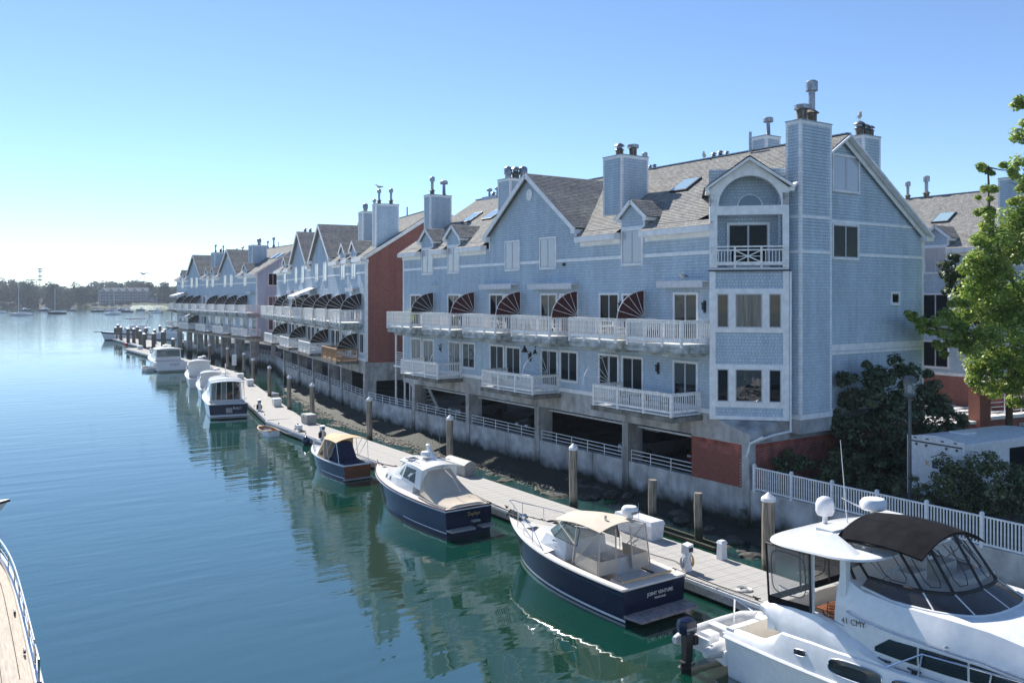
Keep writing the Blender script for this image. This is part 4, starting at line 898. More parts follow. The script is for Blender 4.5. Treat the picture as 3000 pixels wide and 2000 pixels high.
for k, y in enumerate((-9.5, -4.2, 2.6, 5.6, 9.8, 17.5, 24.5, 27.5, 32.5, 34.8, 38.5)): put(clm, 'cleat', D1, (-1.25, y, .58))
for k in range(7): put(clm, 'cleat', D2, (-1.25, 3 + 6.5 * k, .58))
for i, (y, lb) in enumerate(((25.2, 'round white fender hanging from the dock edge by the launch bow, nearer'), (26.3, 'round white fender hanging from the dock edge by the launch bow, farther'), (31.2, 'pale blue fender hanging off the dock near the small white dinghy'))):
    o = MB().lathe([(.03, .36), (.12, .3), (.25, .16), (.28, 0), (.25, -.16), (.12, -.27), (.02, -.29)], n=12).build('fender', m_plast if i < 2 else m_slate, None, (-8.5, y, .28), smooth=True); tag(o, lb, 'fender', 'fenders on the dock edge')
o = MB().lathe([(.03, .4), (.2, .33), (.42, .16), (.47, 0), (.42, -.16), (.2, -.33), (.02, -.4)], n=14).build('buoy', m_red, None, (3.6, 172, .45), smooth=True); tag(o, 'red round fender buoy at the far dock edge', 'buoy')
o = thing('outboard_box', 'small white plastic tank on the dock edge by the small dinghy', 'tank', (-7.7, 34.9, .58)); MB().box(-.2, .2, -.3, .3, 0, .34).build('body', m_plast, o); MB().lathe([(.06, 0), (.06, .08), (.03, .1)], (0, .15, .34), 8).build('cap', m_darkmetal, o)
def rope(pts, r, m, label):
    o = MB().tube(pts, r, 5).build('mooring_line', m, None, smooth=True); tag(o, label, 'rope', 'mooring lines'); return o
m_rope = mat('dark_rope', (.05, .045, .045), .9, noise=.3)
m_rope2 = mat('white_rope', (.6, .58, .54), .9, noise=.15)
rope([(-9.35, -6.9, 1.2), (-8.7, -7.2, .9), (-8.1, -7.9, .62), (-8.0, -9.5, .62)], .02, m_rope, 'dark line from the navy boat stern to the dock')
rope([(-9.6, 4.7, 1.25), (-8.9, 3.8, .85), (-8.1, 2.6, .66)], .02, m_rope, 'dark line from the beige-canvas boat stern to the dock')
rope([(-8.2, 34.2, .5), (-8.5, 35.2, .28), (-8.9, 36.2, .55)], .018, m_rope2, 'white line from the small dinghy to the dock')
rope([(-9.6, 1.2, 1.3), (-8.9, 2.0, .85), (-8.1, 2.7, .66)], .02, m_rope, 'dark bow line of the navy boat')
rope([(-9.0, 48.5, 1.1), (-8.1, 47.5, .8), (-7.3, 46.5, .66)], .02, m_rope, 'line from the blue-transom boat to the dock')
# ---- pilings
def piling_parts(o, r, z0, z1, m, cap=True, lean=0):
    n = 7; pts = [(math.sin(k * 1.7 + r * 40) * .015 + lean * k / n, math.cos(k * 1.1) * .012, lerp(z0, z1, k / n)) for k in range(n + 1)]
    MB().tube(pts, [r * (1.08 - .1 * k / n) * (1 + .03 * math.sin(k * 2.3)) for k in range(n + 1)], 12).build('shaft', m, o, smooth=True)
    if cap: MB().lathe([(r * 1.12, -.03), (r * 1.16, 0), (r * 1.12, .1), (.015, .3)], (pts[-1][0], pts[-1][1], z1 - .06), 14).build('cap', m_cap, o)
def piling(x, y, z1, label, r=.2, m=None, cap=True, grp='dock pilings', lean=0):
    o = thing('piling', label, 'piling', (x, y, 0), 0, grp); piling_parts(o, r, -1.8, z1, m or m_pile, cap, lean); return o
for a in ((-4.9, -7.43, 3.15, 'thick weathered piling with white cap beside the white fence', .24), (-4.9, 4.4, 3.32, 'weathered piling with white cap behind the navy open boat', .2), (-4.9, 16.5, 3.35, 'smooth grey piling with white cap behind the beige-canvas boat', .2),
          (-4.9, 28.1, 3.35, 'grey piling with white cap behind the tan-canopy launch', .2), (-4.85, 39.5, 3.4, 'grey piling with white cap beside the grey dock box', .2), (-4.2, 46.9, 3.45, 'piling with white cap at the start of the angled dock', .19),
          (-2.38, 57.98, 3.5, 'piling with white cap beside the small skiff', .19), (.84, 73.85, 3.2, 'piling with white cap behind the two white dock boxes', .2), (3.53, 86.5, 3.1, 'piling with white cap beside the white notice board', .2), (3.5, 94.2, 3.45, 'leaning piling with white cap before the third block', .2), (5.13, 110.1, 3.1, 'piling with white cap behind the console boat', .22)): piling(*a)
piling(-3.3, .55, 2.25, 'bare weathered piling without cap standing in the shallows, left of two', .2, None, False, 'bare pilings', .05)
piling(-3.3, -2.35, 2.2, 'bare weathered piling without cap standing in the shallows, right of two', .18, None, False, 'bare pilings')
FP = [(5.91, 199.8, 3.49), (7.11, 203.6, 3.99), (5.94, 192.5, 3.78), (5.11, 178.64, 3.86), (5.9, 176.43, 3.88), (10.33, 196.81, 3.62), (5.73, 168.23, 3.72), (3.87, 154.35, 3.59), (11.3, 191.51, 3.51), (5.4, 153.2, 3.67), (9.16, 170.8, 3.75), (17.35, 205.2, 3.52), (7.14, 153.0, 3.98), (11.65, 173.18, 3.67), (9.4, 154.4, 2.4), (9.18, 145.9, 2.16)]
for k, (x, y, z) in enumerate(FP): piling(x, y, z - .2, 'dark tarred piling with pale cap at the far dock head', .36, m_piledark, True, 'pilings at the far dock head')
# floating log boom and notice board
o = thing('log_boom', 'pair of pale floating timbers by the bare pilings', 'timber', (-3.5, 0, .1)); MB().bar((0, 1.2, 0), (-.1, -3.6, .0), .16, .14).build('timber', m_pile, o); MB().bar((.5, .6, .02), (.4, -3.2, .02), .14, .14).build('timber', m_pile, o)
o = thing('notice_board', 'white notice board on a post at the edge of the angled dock', 'sign', (3.3, 90.2, 0), R(-20)); MB().box(-.05, .05, -.05, .05, -1.5, 2.9).build('post', m_pile, o); MB().box(-.3, .3, -.09, -.052, 1.35, 2.85).build('board', m_plast, o)
# ================================================================ fence, lamp, truck, gate wall on the right
FA = R(-1.2); fo = Vector((.03, -2.62, 1.93))
FN = thing('picket_fence', 'white metal picket fence on top of the sea wall', 'fence', fo, FA)
fl = 14.4; npan = 7; pick = MB().box(-.02, .02, -.02, .02, .12, 1.02).mesh('picket', m_railmetal); fp = MB().box(-.06, .06, -.06, .06, -.05, 1.16).hexa([(-.07, -.07, 1.161), (.07, -.07, 1.161), (.07, .07, 1.161), (-.07, .07, 1.161)], [(-.03, -.03, 1.22), (.03, -.03, 1.22), (.03, .03, 1.22), (-.03, .03, 1.22)]).mesh('post', m_railmetal)
for k in range(npan + 1):
    y = -fl * k / npan; put(fp, 'post', FN, (0, y, 0))
    if k < npan:
        y2 = -fl * (k + 1) / npan; MB().box(-.03, .03, y2 + .06, y - .06, 1.02, 1.08).build('rail', m_railmetal, FN); MB().box(-.03, .03, y2 + .06, y - .06, .06, .12).build('rail', m_railmetal, FN)
        n = 16
        for j in range(1, n): put(pick, 'picket', FN, (0, lerp(y - .06, y2 + .06, j / n), 0))
MB().box(.35, 30, -40, -2.4, 1.5, 1.9).build('planting_bed', m_grass, None, kind='structure')
m_lamp = mat('lamp_paint', (.10, .12, .13), .5, .2)
LP = thing('street_lamp', 'slim grey lamp post with glass lantern before the white truck', 'lamp', (2.2, -8.78, 1.8))
MB().lathe([(.14, 0), (.14, .35), (.075, .5), (.06, 4.75), (.08, 4.8)], n=12).build('post', m_lamp, LP, smooth=True)
MB().lathe([(.1, 4.8), (.22, 4.85), (.24, 4.95), (.05, 4.97)], n=12).lathe([(.25, 5.42), (.26, 5.55), (.2, 5.62), (.2, 5.68), (.05, 5.72)], n=12).build('cap', m_lamp, LP, smooth=True)
MB().lathe([(.21, 4.96), (.24, 5.42)], n=14).build('lantern_glass', glass_mat('lantern_glass', (.3, .34, .36), .1, alpha=.35), LP, smooth=True)
MB().lathe([(.06, 5.0), (.09, 5.12), (.08, 5.28), (.02, 5.35)], n=10).build('bulb', m_gullw, LP, smooth=True)
TR = thing('box_truck', 'white box truck parked behind the dark shrubs', 'truck', (3.1, -9.35, 1.9), R(-6)); TR.scale = (1.13, 1.13, 1.13)
m_tr = mat('truck_white', (.68, .7, .73), .35, noise=.06, coat=.2)
N = 10; W_ = 1.12
prof = [(-W_, .55)] + [(-W_ + 2 * W_ * k / N, 2.62 + .16 * math.sin(math.pi * k / N)) for k in range(N + 1)] + [(W_, .55)]
MB().hexa([(0, -p, q) for p, q in prof], [(4.9, -p, q) for p, q in prof]).build('cargo_box', m_tr, TR)
b = MB(); b.box(-.03, 0, -1.14, -1.06, .5, 2.68); b.box(-.03, 0, 1.06, 1.14, .5, 2.68); b.box(-.03, 0, -1.06, 1.06, 2.56, 2.68); b.box(-.02, 4.9, -1.15, -1.122, 2.5, 2.6); b.box(-.02, 4.9, 1.122, 1.15, 2.5, 2.6); b.build('edge_rail', m_tr, TR)
b = MB(); b.box(-.035, -.001, -1.06, 1.06, 2.46, 2.5)
for yy in (-.8, -.3, .3, .8): b.box(-.05, -.03, yy - .06, yy + .06, 2.6, 2.64)
b.build('door_track', m_darkmetal, TR)
for yy in (-.85, -.45, .35, .75): o_ = MB().lathe([(.045, 0), (.045, .02)], n=10).build('marker_light', m_darkmetal, TR, (-.03, yy, 2.38)); o_.rotation_euler = (0, R(-90), 0)
b = MB(); b.box(-.012, 0, -1.0, 1.0, .6, 1.2); b.box(-.012, 0, -1.0, 1.0, 1.21, 1.82); b.box(-.012, 0, -1.0, 1.0, 1.83, 2.45); b.build('roller_door', m_tr, TR)
text_mesh('K', .3, 'lettering', m_gold, TR, (-.02, .3, 1.72), (R(90), 0, R(-90))); MB().box(-.02, -.013, -.12, .12, 1.6, 1.86).build('logo_square', m_slate, TR); MB().box(-.02, -.013, -.7, -.15, 1.76, 1.83).box(-.02, -.013, -.7, -.15, 1.62, 1.7).build('logo_lines', m_slate, TR)
b = MB(); b.hexa([(4.95, -1.0, .5), (7.0, -1.0, .5), (7.0, 1.0, .5), (4.95, 1.0, .5)], [(4.95, -.95, 2.15), (5.9, -.9, 2.15), (5.9, .9, 2.15), (4.95, .95, 2.15)]); b.box(5.9, 7.0, -1.0, 1.0, .5, 1.25); b.build('cab', m_tr, TR)
MB().box(5.05, 5.8, -1.02, -.94, 1.35, 2.0).build('side_window', m_glass, TR); MB().box(2.6, 3.5, -1.135, -1.121, 1.2, 2.3).build('side_window', m_glass, TR); MB().box(1.2, 1.9, -.3, .3, 2.77, 2.82).build('roof_vent', m_tr, TR)
for xx in (1.3, 6.1):
    for yy in (-.95, .95):
        wh = MB().lathe([(.2, -.12), (.42, -.12), (.45, 0), (.42, .12), (.2, .12)], n=18).build('wheel', m_black, TR, (xx, yy, .45), smooth=True); wh.rotation_euler = (R(90), 0, 0)
# brick ramp wall with railings and an Exit sign
GW = thing('brick_ramp_wall', 'brick car park ramp wall with white railing and an Exit sign', 'wall', (21.5, -2.2, 1.6), R(-8))
b = MB(); b.box(0, 6.8, 0, .4, -.2, 1.1); b.box(0, 4.4, 0, .4, 1.1, 1.75); b.box(-1.0, -.02, -.15, .6, -.2, 3.9); b.box(6.82, 7.9, -.15, .6, -.2, 4.6); b.box(-8, -1.02, .1, .4, -.2, 1.6)
b.box(4.4, 6.8, 0, .4, 1.1, 1.75)
b.build('brickwork', m_brick, GW)
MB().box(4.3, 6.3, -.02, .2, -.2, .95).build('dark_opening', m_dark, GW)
MB().box(0, 6.8, -.1, .5, 1.752, 1.95).box(-1.1, .05, -.22, .7, 3.902, 4.1).box(-8, -1.1, .0, .5, 1.602, 1.75).build('coping', m_trim, GW)
b = MB()
for k in range(5): x = .2 + 1.6 * k; b.tube([(x, .2, 1.95), (x, .2, 3.3)], .04, 6)
for q in range(5): b.tube([(.2, .2, 2.2 + q * .27), (6.7, .2, 2.2 + q * .27)], .025, 5)
b.build('railing', m_railmetal, GW)
b = MB()
for q in range(6): b.box(-3, 9, 1.0 + q * 1.2, 1.35 + q * 1.2, 1.35, 1.5)
for q in range(8): b.box(-3 + q * 1.5, -2.75 + q * 1.5, .8, 8, 1.36, 1.49)
b.build('terrace_grid', m_wood_white, GW)
MB().box(2.9, 3.75, -.03, -.002, .95, 1.4).build('exit_sign', m_gullw, GW); text_mesh('Exit', .4, 'sign_lettering', m_slate, GW, (3.32, -.035, 1.17), (R(90), 0, 0))
# ---- parked cars seen in the dark car park
def car(loc, rz, m, label):
    o = thing('parked_car', label, 'car', loc, rz, 'cars in the car park')
    def sec(y, hw, zs): return [(-hw, y, .3), (-hw * 1.02, y, .55), (-hw * .97, y, zs), (hw * .97, y, zs), (hw * 1.02, y, .55), (hw, y, .3)]
    MB().loft([sec(-2.2, .7, .62), sec(-2.05, .84, .78), sec(-1.0, .88, .9), (sec(.6, .88, .93)), sec(1.9, .86, .95), sec(2.2, .76, .85)], True, True).build('body', m, o, smooth=True)
    MB().hexa([(-.82, -1.1, .9), (.82, -1.1, .9), (.82, 1.9, .93), (-.82, 1.9, .93)], [(-.6, -.3, 1.42), (.6, -.3, 1.42), (.6, 1.2, 1.42), (-.6, 1.2, 1.42)]).build('cabin', m_tint, o)
    MB().box(-.6, .6, -.28, 1.18, 1.421, 1.45).build('roof', m, o)
    for xx in (-.8, .8):
        for yy in (-1.35, 1.35):
            wh = MB().lathe([(.15, -.1), (.3, -.1), (.32, 0), (.3, .1), (.15, .1)], n=14).build('wheel', m_black, o, (xx, yy, .32), smooth=True); wh.rotation_euler = (0, R(90), 0)
    MB().box(-.7, -.4, -2.2, -2.1, .6, .72).build('headlight', m_plast, o); MB().box(.4, .7, -2.2, -2.1, .6, .72).build('headlight', m_plast, o)
    return o
m_cs = mat('silver_car', (.3, .32, .35), .3, .5, noise=.03); m_cd = mat('dark_car', (.03, .035, .04), .3, noise=.03)
car((4.6, 3.2, 1.6), R(-90), mat('dark_red_car', (.16, .01, .01), .35), 'red car parked behind the brick panel'); car((3.6, 7.6, 1.6), R(-90), m_cs, 'silver car parked right of the middle column'); car((3.6, 18.0, 1.6), R(-90), m_cd, 'dark car parked behind the pipe railing in the middle bay'); car((3.6, 27.0, 1.6), R(-90), m_cs, 'silver car parked near the outside stair')
# ---- balcony furniture
def chair(loc, rz, m, label):
    o = thing('deck_chair', label, 'chair', loc, rz, 'balcony chairs'); b = MB()
    for k in range(5): b.box(-.24, .24, -.22 + k * .09, -.15 + k * .09, .4, .425)
    b.build('seat', m, o); b = MB()
    for k in range(5): b.bar((-.2 + k * .1, .24, .42), (-.2 + k * .1, .36, .95), .06, .02)
    b.bar((-.25, .33, .8), (.25, .33, .8), .03, .05); b.build('backrest', m, o)
    for sx in (-.23, .23):
        for sy in (-.2, .22): MB().box(sx - .02, sx + .02, sy - .02, sy + .02, 0, .4).build('leg', m, o)
        MB().box(sx - .03, sx + .03, -.24, .3, .6, .63).box(sx - .02, sx + .02, -.22, -.18, .4, .6).build('armrest', m, o)
    return o
m_dchair = mat('dark_teak_furniture', (.07, .04, .03), .7)
chair((-1.0, 5.4, 8.5), R(70), m_plast, 'white slatted chair on the upper balcony with the red fan screen, right of two'); chair((-1.0, 6.9, 8.5), R(100), m_plast, 'white slatted chair on the upper balcony with the red fan screen, left of two')
chair((-.9, 11.2, 8.5), R(90), m_plast, 'white chair on the fourth upper balcony'); chair((-1.0, 16.6, 8.5), R(60), m_plast, 'white chair on the third upper balcony')
chair((-.8, 5.3, 5.08), R(80), m_dchair, 'dark wooden chair on the lower balcony near the window'); chair((-.8, 3.4, 5.08), R(90), m_dchair, 'dark wooden chair in the middle of the nearest lower balcony'); chair((-1.0, 2.0, 5.08), R(60), m_dchair, 'dark wooden chair at the right of the nearest lower balcony')

def table(loc, label):
    o = thing('balcony_table', label, 'table', loc, 0, 'balcony tables'); MB().lathe([(.42, .68), (.42, .71), (.01, .715)], n=16).build('table_top', m_plast, o); MB().lathe([(.2, 0), (.03, .04), (.03, .68)], n=8).build('leg', m_plast, o)
table((-1.1, 6.2, 8.5), 'round white table between the two chairs on the upper balcony'); table((-1.0, 17.6, 8.5), 'round white table on the third upper balcony'); table((-1.0, 4.3, 5.08), 'round white table on the nearest lower balcony')
def planter(loc, label, sd):
    o = thing('planter', label, 'planter', loc, 0, 'balcony planters'); MB().hexa([(-.14, -.3, 0), (.14, -.3, 0), (.14, .3, 0), (-.14, .3, 0)], [(-.18, -.36, .3), (.18, -.36, .3), (.18, .36, .3), (-.18, .36, .3)]).build('box', m_deckwood, o); b = MB(); rd = random.Random(sd)
    for k in range(90): a = rd.uniform(0, 6.3); p = Vector((rd.uniform(-.18, .18), rd.uniform(-.34, .34), .32)); q = p + Vector((math.cos(a) * .15, math.sin(a) * .15, rd.uniform(.1, .4))); d = Vector((-math.sin(a), math.cos(a), 0)) * .035; b.face([p - d, p + d, q + d * .4, q - d * .4])
    b.build('foliage', mat('planter_leaves', (.06, .11, .03), .6, noise=.3) if sd == 1 else bpy.data.materials['planter_leaves'], o)
planter((-1.5, 13.3, 8.5), 'wooden planter on the fourth upper balcony', 1); planter((-1.5, 2.6, 8.5), 'wooden planter on the nearest upper balcony', 2); planter((-1.4, 16.6, 5.08), 'wooden planter on the middle lower balcony', 3)
o = thing('barbecue', 'black kettle barbecue on the second upper balcony', 'barbecue', (-1.0, 22.4, 8.5)); MB().lathe([(.05, .55), (.25, .65), (.3, .78), (.27, .9), (.1, 1.0), (.02, 1.02)], n=14).build('kettle', m_darkmetal, o, smooth=True)
for a in (0, 2.1, 4.2): MB().tube([(.3 * math.cos(a), .3 * math.sin(a), 0), (.15 * math.cos(a), .15 * math.sin(a), .62)], .018, 5).build('leg', m_darkmetal, o)

# coiled lines and a hose lying on the planks
def coil(x, y, r, m, label, turns=5):
    b = MB(); b.tube([(r * (1 - .1 * a / 6.283) * math.cos(a), r * (1 - .1 * a / 6.283) * math.sin(a), .02 + .006 * math.sin(a * 1.7)) for a in [2 * math.pi * turns * k / (turns * 14) for k in range(turns * 14 + 1)]], .016, 4)
    o = b.build('coiled_rope', m, None, (x, y, .585), smooth=True); tag(o, label, 'rope', 'coiled ropes on the dock')
coil(-7.85, 2.2, .3, m_rope, 'dark rope coil on the dock behind the navy boat bow'); coil(-7.8, 10.3, .28, m_rope2, 'white rope coil on the dock by the beige-canvas boat'); coil(-7.9, 33.6, .3, m_rope, 'dark rope coil on the dock near the small dinghy'); coil(-7.6, -8.6, .3, m_rope2, 'white rope coil on the dock near the yacht stern')
rope([(-7.7, -6.0, .62), (-7.3, -5.0, .6), (-7.5, -3.2, .6), (-7.0, -2.2, .6), (-6.4, -1.9, .6)], .014, m_rope, 'dark power cord trailing across the dock to the white dock box')
# ================================================================ boats: local frame, stern at y=0, bow at +y, waterline z=0
class Hull:
    def __init__(s, L, B, zs, zb, tr=.86, tm=.38, flare=.8, stem=.9, draft=.45, p=2.2, tumble=0):
        s.L, s.B, s.zs, s.zb, s.tr, s.tm, s.flare, s.stem, s.draft, s.p, s.tumble = L, B, zs, zb, tr, tm, flare, stem, draft, p, tumble
    def hb(s, t):
        if t < s.tm: u = t / s.tm; f = lerp(s.tr, 1, math.sin(u * math.pi / 2))
        else: u = (t - s.tm) / (1 - s.tm); f = max(0, 1 - u ** s.p)
        return max(.012, s.B / 2 * f)
    def zsh(s, t): return lerp(s.zs, s.zb, t ** 1.7)
    def pt(s, t, v, side, off=0):          # v: 0 sheer .. 1 waterline .. 1.6 keel
        z0 = s.zsh(t); h = s.hb(t)
        if v <= 1:
            z = lerp(z0, 0, v); k = lerp(1, lerp(.93, s.flare * .62, t ** 1.6), v ** .8); x = h * (k + s.tumble * (1 - t) * math.sin(v * math.pi) )
        else:
            z = lerp(0, -s.draft, (v - 1) / .6); x = h * lerp(.93, s.flare * .62, t ** 1.6) * (1 - (v - 1) / .6)
        y = t * s.L - s.stem * (t ** 5) * (1 - max(z, -.3) / z0) * .9
        return Vector((side * (x + off), y, z))
    def shell(s, name, m, par, v0=0, v1=1.6, off=0, n=22, nv=8, t0=0, t1=1, smooth=True):
        b = MB()
        for side in (-1, 1):
            b.loft([[s.pt(lerp(t0, t1, k / n), lerp(v0, v1, j / nv), side, off) for j in range(nv + 1)] for k in range(n + 1)], False)
        if v1 > 1.5:
            b.face([s.pt(0, lerp(v0, v1, j / nv), -1) for j in range(nv + 1)] + [s.pt(0, lerp(v0, v1, j / nv), 1) for j in reversed(range(nv))])
        return b.build(name, m, par, smooth=smooth)
    def transom(s, name, m, par, v0=0, v1=.97):
        b = MB(); n = 6; r = [s.pt(0, lerp(v0, v1, j / n), -1, -.004) for j in range(n + 1)] + [s.pt(0, lerp(v0, v1, j / n), 1, -.004) for j in reversed(range(n + 1))]
        b.hexa([p + Vector((0, -.012, 0)) for p in r], [p + Vector((0, .02, 0)) for p in r]); return b.build(name, m, par)
    def deck(s, name, m, par, t0, t1=1, camber=.06, dz=0, inset=.0, n=16):
        b = MB(); rings = []
        for k in range(n + 1):
            t = lerp(t0, t1, k / n); p = s.pt(t, 0, 1); q = max(.01, p.x - inset)
            rings.append([(q * u, p.y, p.z + dz + camber * (1 - u * u) * min(1, q)) for u in (-1, -.6, -.2, .2, .6, 1)])
        b.loft(rings, False); return b.build(name, m, par, smooth=True)
    def rim(s, name, m, par, r=.035, dz=0, t0=0, v=0, off=.01):
        b = MB(); n = 26
        P = [s.pt(1 - (1 - t0) * k / n, v, -1, off) + Vector((0, 0, dz)) for k in range(n + 1)]; Q = [s.pt(1 - (1 - t0) * k / n, v, 1, off) + Vector((0, 0, dz)) for k in range(n + 1)]
        b.tube(P, r, 6); b.tube(Q, r, 6)
        if t0 == 0: b.tube([P[-1], Q[-1]], r, 6)
        return b.build(name, m, par, smooth=True)
    def cockpit(s, par, t1, wd, zf, m_deck, m_in, m_floor, tw=.3):
        # side decks, transom deck, inner walls and floor
        n = 10; o = MB(); i_ = MB(); fl = []
        for side in (-1, 1):
            A = [s.pt(lerp(0, t1, k / n), 0, side) for k in range(n + 1)]; Bq = [Vector((a.x - side * wd, max(a.y, tw), a.z + .01)) for a in A]
            o.loft([[a, c] for a, c in zip(A, Bq)], False); C = [Vector((c.x, c.y, zf)) for c in Bq]
            i_.loft([[c, d] for c, d in zip(Bq, C)], False); fl.append(C)
        a, c = s.pt(0, 0, -1), s.pt(0, 0, 1)
        o.face([a, c, Vector((c.x - wd, tw, c.z + .011)), Vector((a.x + wd, tw, a.z + .011))])
        i_.face([(a.x + wd, tw, a.z), (c.x - wd, tw, c.z), (c.x - wd, tw, zf), (a.x + wd, tw, zf)])
        e0, e1 = fl[0][-1], fl[1][-1]; zz = s.zsh(t1); i_.face([(e0.x, e0.y, zf), (e1.x, e1.y, zf), (e1.x, e1.y, zz), (e0.x, e0.y, zz)])
        o.build('side_deck', m_deck, par); i_.build('cockpit_liner', m_in, par); g = MB(); g.loft([[p, q] for p, q in zip(*fl)], False); g.build('cockpit_sole', m_floor, par)
class Box:                                    # cabin: base ring and top ring, panes cut out of its faces
    def __init__(s, base, top): s.b = [Vector(p) for p in base]; s.t = [Vector(p) for p in top]
    def build(s, name, m, par, cap=True, smooth=False): return MB().hexa(s.b, s.t).build(name, m, par, smooth=smooth)
    def pane(s, i, u0, u1, v0, v1, m, par, name='pane', off=.012, th=.015, skew=0):
        n = len(s.b); a, b, c, d = s.b[i], s.b[(i + 1) % n], s.t[(i + 1) % n], s.t[i]
        f = lambda u, v: (a * (1 - u) + b * u) * (1 - v) + (d * (1 - u) + c * u) * v
        nrm = (b - a).cross(d - a).normalized(); q = [f(u0, v0), f(u1, v0), f(u1 - skew, v1), f(u0 + (0 if skew > 0 else -skew), v1)]
        return MB().hexa([p + nrm * (off - th) for p in q], [p + nrm * off for p in q]).build(name, m, par)
def symm(pts, z=None):                        # half outline (starboard, stern->bow) to a closed ring, counter clockwise from above
    r = [Vector((x, y, zz)) for x, y, zz in pts]; return r + [Vector((-p.x, p.y, p.z)) for p in reversed(r) if abs(p.x) > 1e-4]
def slab(ring, th): return [p - Vector((0, 0, th)) for p in ring], ring
def arc_roof(par, name, m, y0, y1, w0, w1, z0, z1, crown, th=.05, n=9, nl=8, lift=0):
    b = MB(); R1, R2 = [], []
    for k in range(nl + 1):
        t = k / nl; w = lerp(w0, w1, t) / 2; z = lerp(z0, z1, t) + lift * math.sin(math.pi * t); y = lerp(y0, y1, t)
        up = [Vector((w * (2 * j / n - 1), y, z + crown * (1 - (2 * j / n - 1) ** 2))) for j in range(n + 1)]
        R1.append(up + [p - Vector((0, 0, th)) for p in reversed(up)])
    b.loft(R1, True, True); return b.build(name, m, par, smooth=True)
def rail(par, pts, r=.018, stan=None, zb=None, name='bow_rail', m=None):
    b = MB(); b.tube(pts, r, 6)
    for p, q in (stan or []): b.tube([p, q], r * .85, 5)
    return b.build(name, m or m_chrome, par, smooth=True)
def bowrail(H, par, t0, h, n=9, inset=.12, mid=False):
    P = []
    for side in (-1, 1):
        ts = [lerp(t0, .985, k / n) for k in range(n + 1)]; q = [H.pt(t, 0, side, -inset if H.hb(t) > inset * 1.5 else 0) for t in ts]
        P.append(q)
    up = [p + Vector((0, .1 if k > n - 2 else 0, h * min(1, k / 2 if k < 2 else 1))) for k, p in enumerate(P[0])] + [p + Vector((0, .1 if k < 2 else 0, h * (1 if k < n - 1 else (n - k) / 2))) for k, p in enumerate(reversed(P[1]))]
    st_ = [(P[s_][k], P[s_][k] + Vector((0, 0, h))) for s_ in (0, 1) for k in (2, 4, 6, 8) if k <= n]
    return rail(par, up, .017, st_)
def lathe_at(par, name, prof, c, m, n=14, sx=1, sy=1): return MB().lathe(prof, c, n, sx, sy).build(name, m, par, smooth=True)
# ---------------------------------------------------------------- 1 navy open express boat
J = thing('motor_boat', 'navy hulled motor boat with beige bimini and open cockpit, JOINT VENTURE on its transom', 'boat', (-10.72, -7.45, 0), R(1.0), 'boats moored at the dock')
H = Hull(8.5, 3.1, 1.12, 1.62, tr=.93, tm=.34, flare=.82, stem=.9, p=2.3)
H.shell('hull', m_navy, J); H.shell('boot_stripe', m_gel, J, .9, .97, .006, nv=2); H.shell('waterline', m_bottom, J, .97, 1.05, .004, nv=2)
H.transom('transom', m_navy, J, .01, .97)
H.rim('rub_rail', m_cream, J, .045, -.02); H.cockpit(J, .5, .24, .42, m_cream, m_gel, m_interior, .42); H.deck('foredeck', m_cream, J, .5, 1, .1, .012)
cab = Box(symm([(1.02, 3.6, 1.1), (1.0, 5.2, 1.3), (.62, 6.3, 1.42), (0, 6.7, 1.46)]), symm([(.92, 3.6, 1.78), (.86, 4.9, 1.82), (.46, 5.7, 1.72), (0, 5.95, 1.7)]))
cab.build('cabin_trunk', m_gel, J)
for i in (0, 1):
    cab.pane(i, .3, .45, .45, .8, m_tint, J, 'porthole'); 
for i in (4, 5): cab.pane(i, .4, .62, .45, .8, m_tint, J, 'porthole')
ws = Box(symm([(1.02, 2.9, 1.8), (.94, 4.3, 1.84), (.6, 4.95, 1.86), (0, 5.1, 1.86)]), symm([(.88, 2.9, 2.4), (.84, 3.7, 2.42), (.55, 4.15, 2.44), (0, 4.25, 2.44)]))
fr = MB()
nb = len(ws.b)
for k in range(nb):
    fr.tube([ws.b[k], ws.t[k]], .022, 5)
    if k != nb - 1: fr.tube([ws.t[k], ws.t[k + 1]], .022, 5); fr.tube([ws.b[k], ws.b[k + 1]], .022, 5)
fr.build('windscreen_frame', m_darkmetal, J)
for k in range(nb - 1): ws.pane(k, .02, .98, .02, .98, m_palegl, J, 'windscreen_pane')
arc_roof(J, 'bimini', m_beige, 1.55, 4.35, 2.2, 1.75, 2.6, 2.42, .2, .03, lift=.1)
b = MB()
for sx in (-1, 1):
    b.tube([(1.08 * sx, 1.6, 2.6), (1.15 * sx, 3.0, 1.2)], .018, 5); b.tube([(1.0 * sx, 2.9, 2.6), (1.15 * sx, 3.0, 1.2)], .018, 5); b.tube([(1.08 * sx, 1.6, 2.6), (1.22 * sx, 1.5, 1.15)], .018, 5); b.tube([(.9 * sx, 4.2, 2.44), (1.12 * sx, 2.9, 1.9)], .018, 5)
b.build('bimini_frame', m_beige, J)
enc = Box([(-1.22, 1.5, 1.12), (1.22, 1.5, 1.12), (1.15, 2.9, 1.2), (-1.15, 2.9, 1.2)], [(-1.08, 1.6, 2.58), (1.08, 1.6, 2.58), (.98, 2.9, 2.56), (-.98, 2.9, 2.56)])
for i in (0, 1, 3):
    for u0, u1 in (((.02, .34), (.66, .98)) if i == 0 else ((.04, .96),)):
        enc.pane(i, u0, u1, .34, .97, m_vinyl, J, 'clear_curtain'); enc.pane(i, u0, u1, .0, .32, m_beige, J, 'curtain_skirt')
b = MB()
for u in (0, .34, .66, 1): b.tube([(lerp(-1.22, 1.22, u), 1.49, 1.12), (lerp(-1.08, 1.08, u), 1.59, 2.6)], .03, 5)
b.build('curtain_binding', m_beige, J)
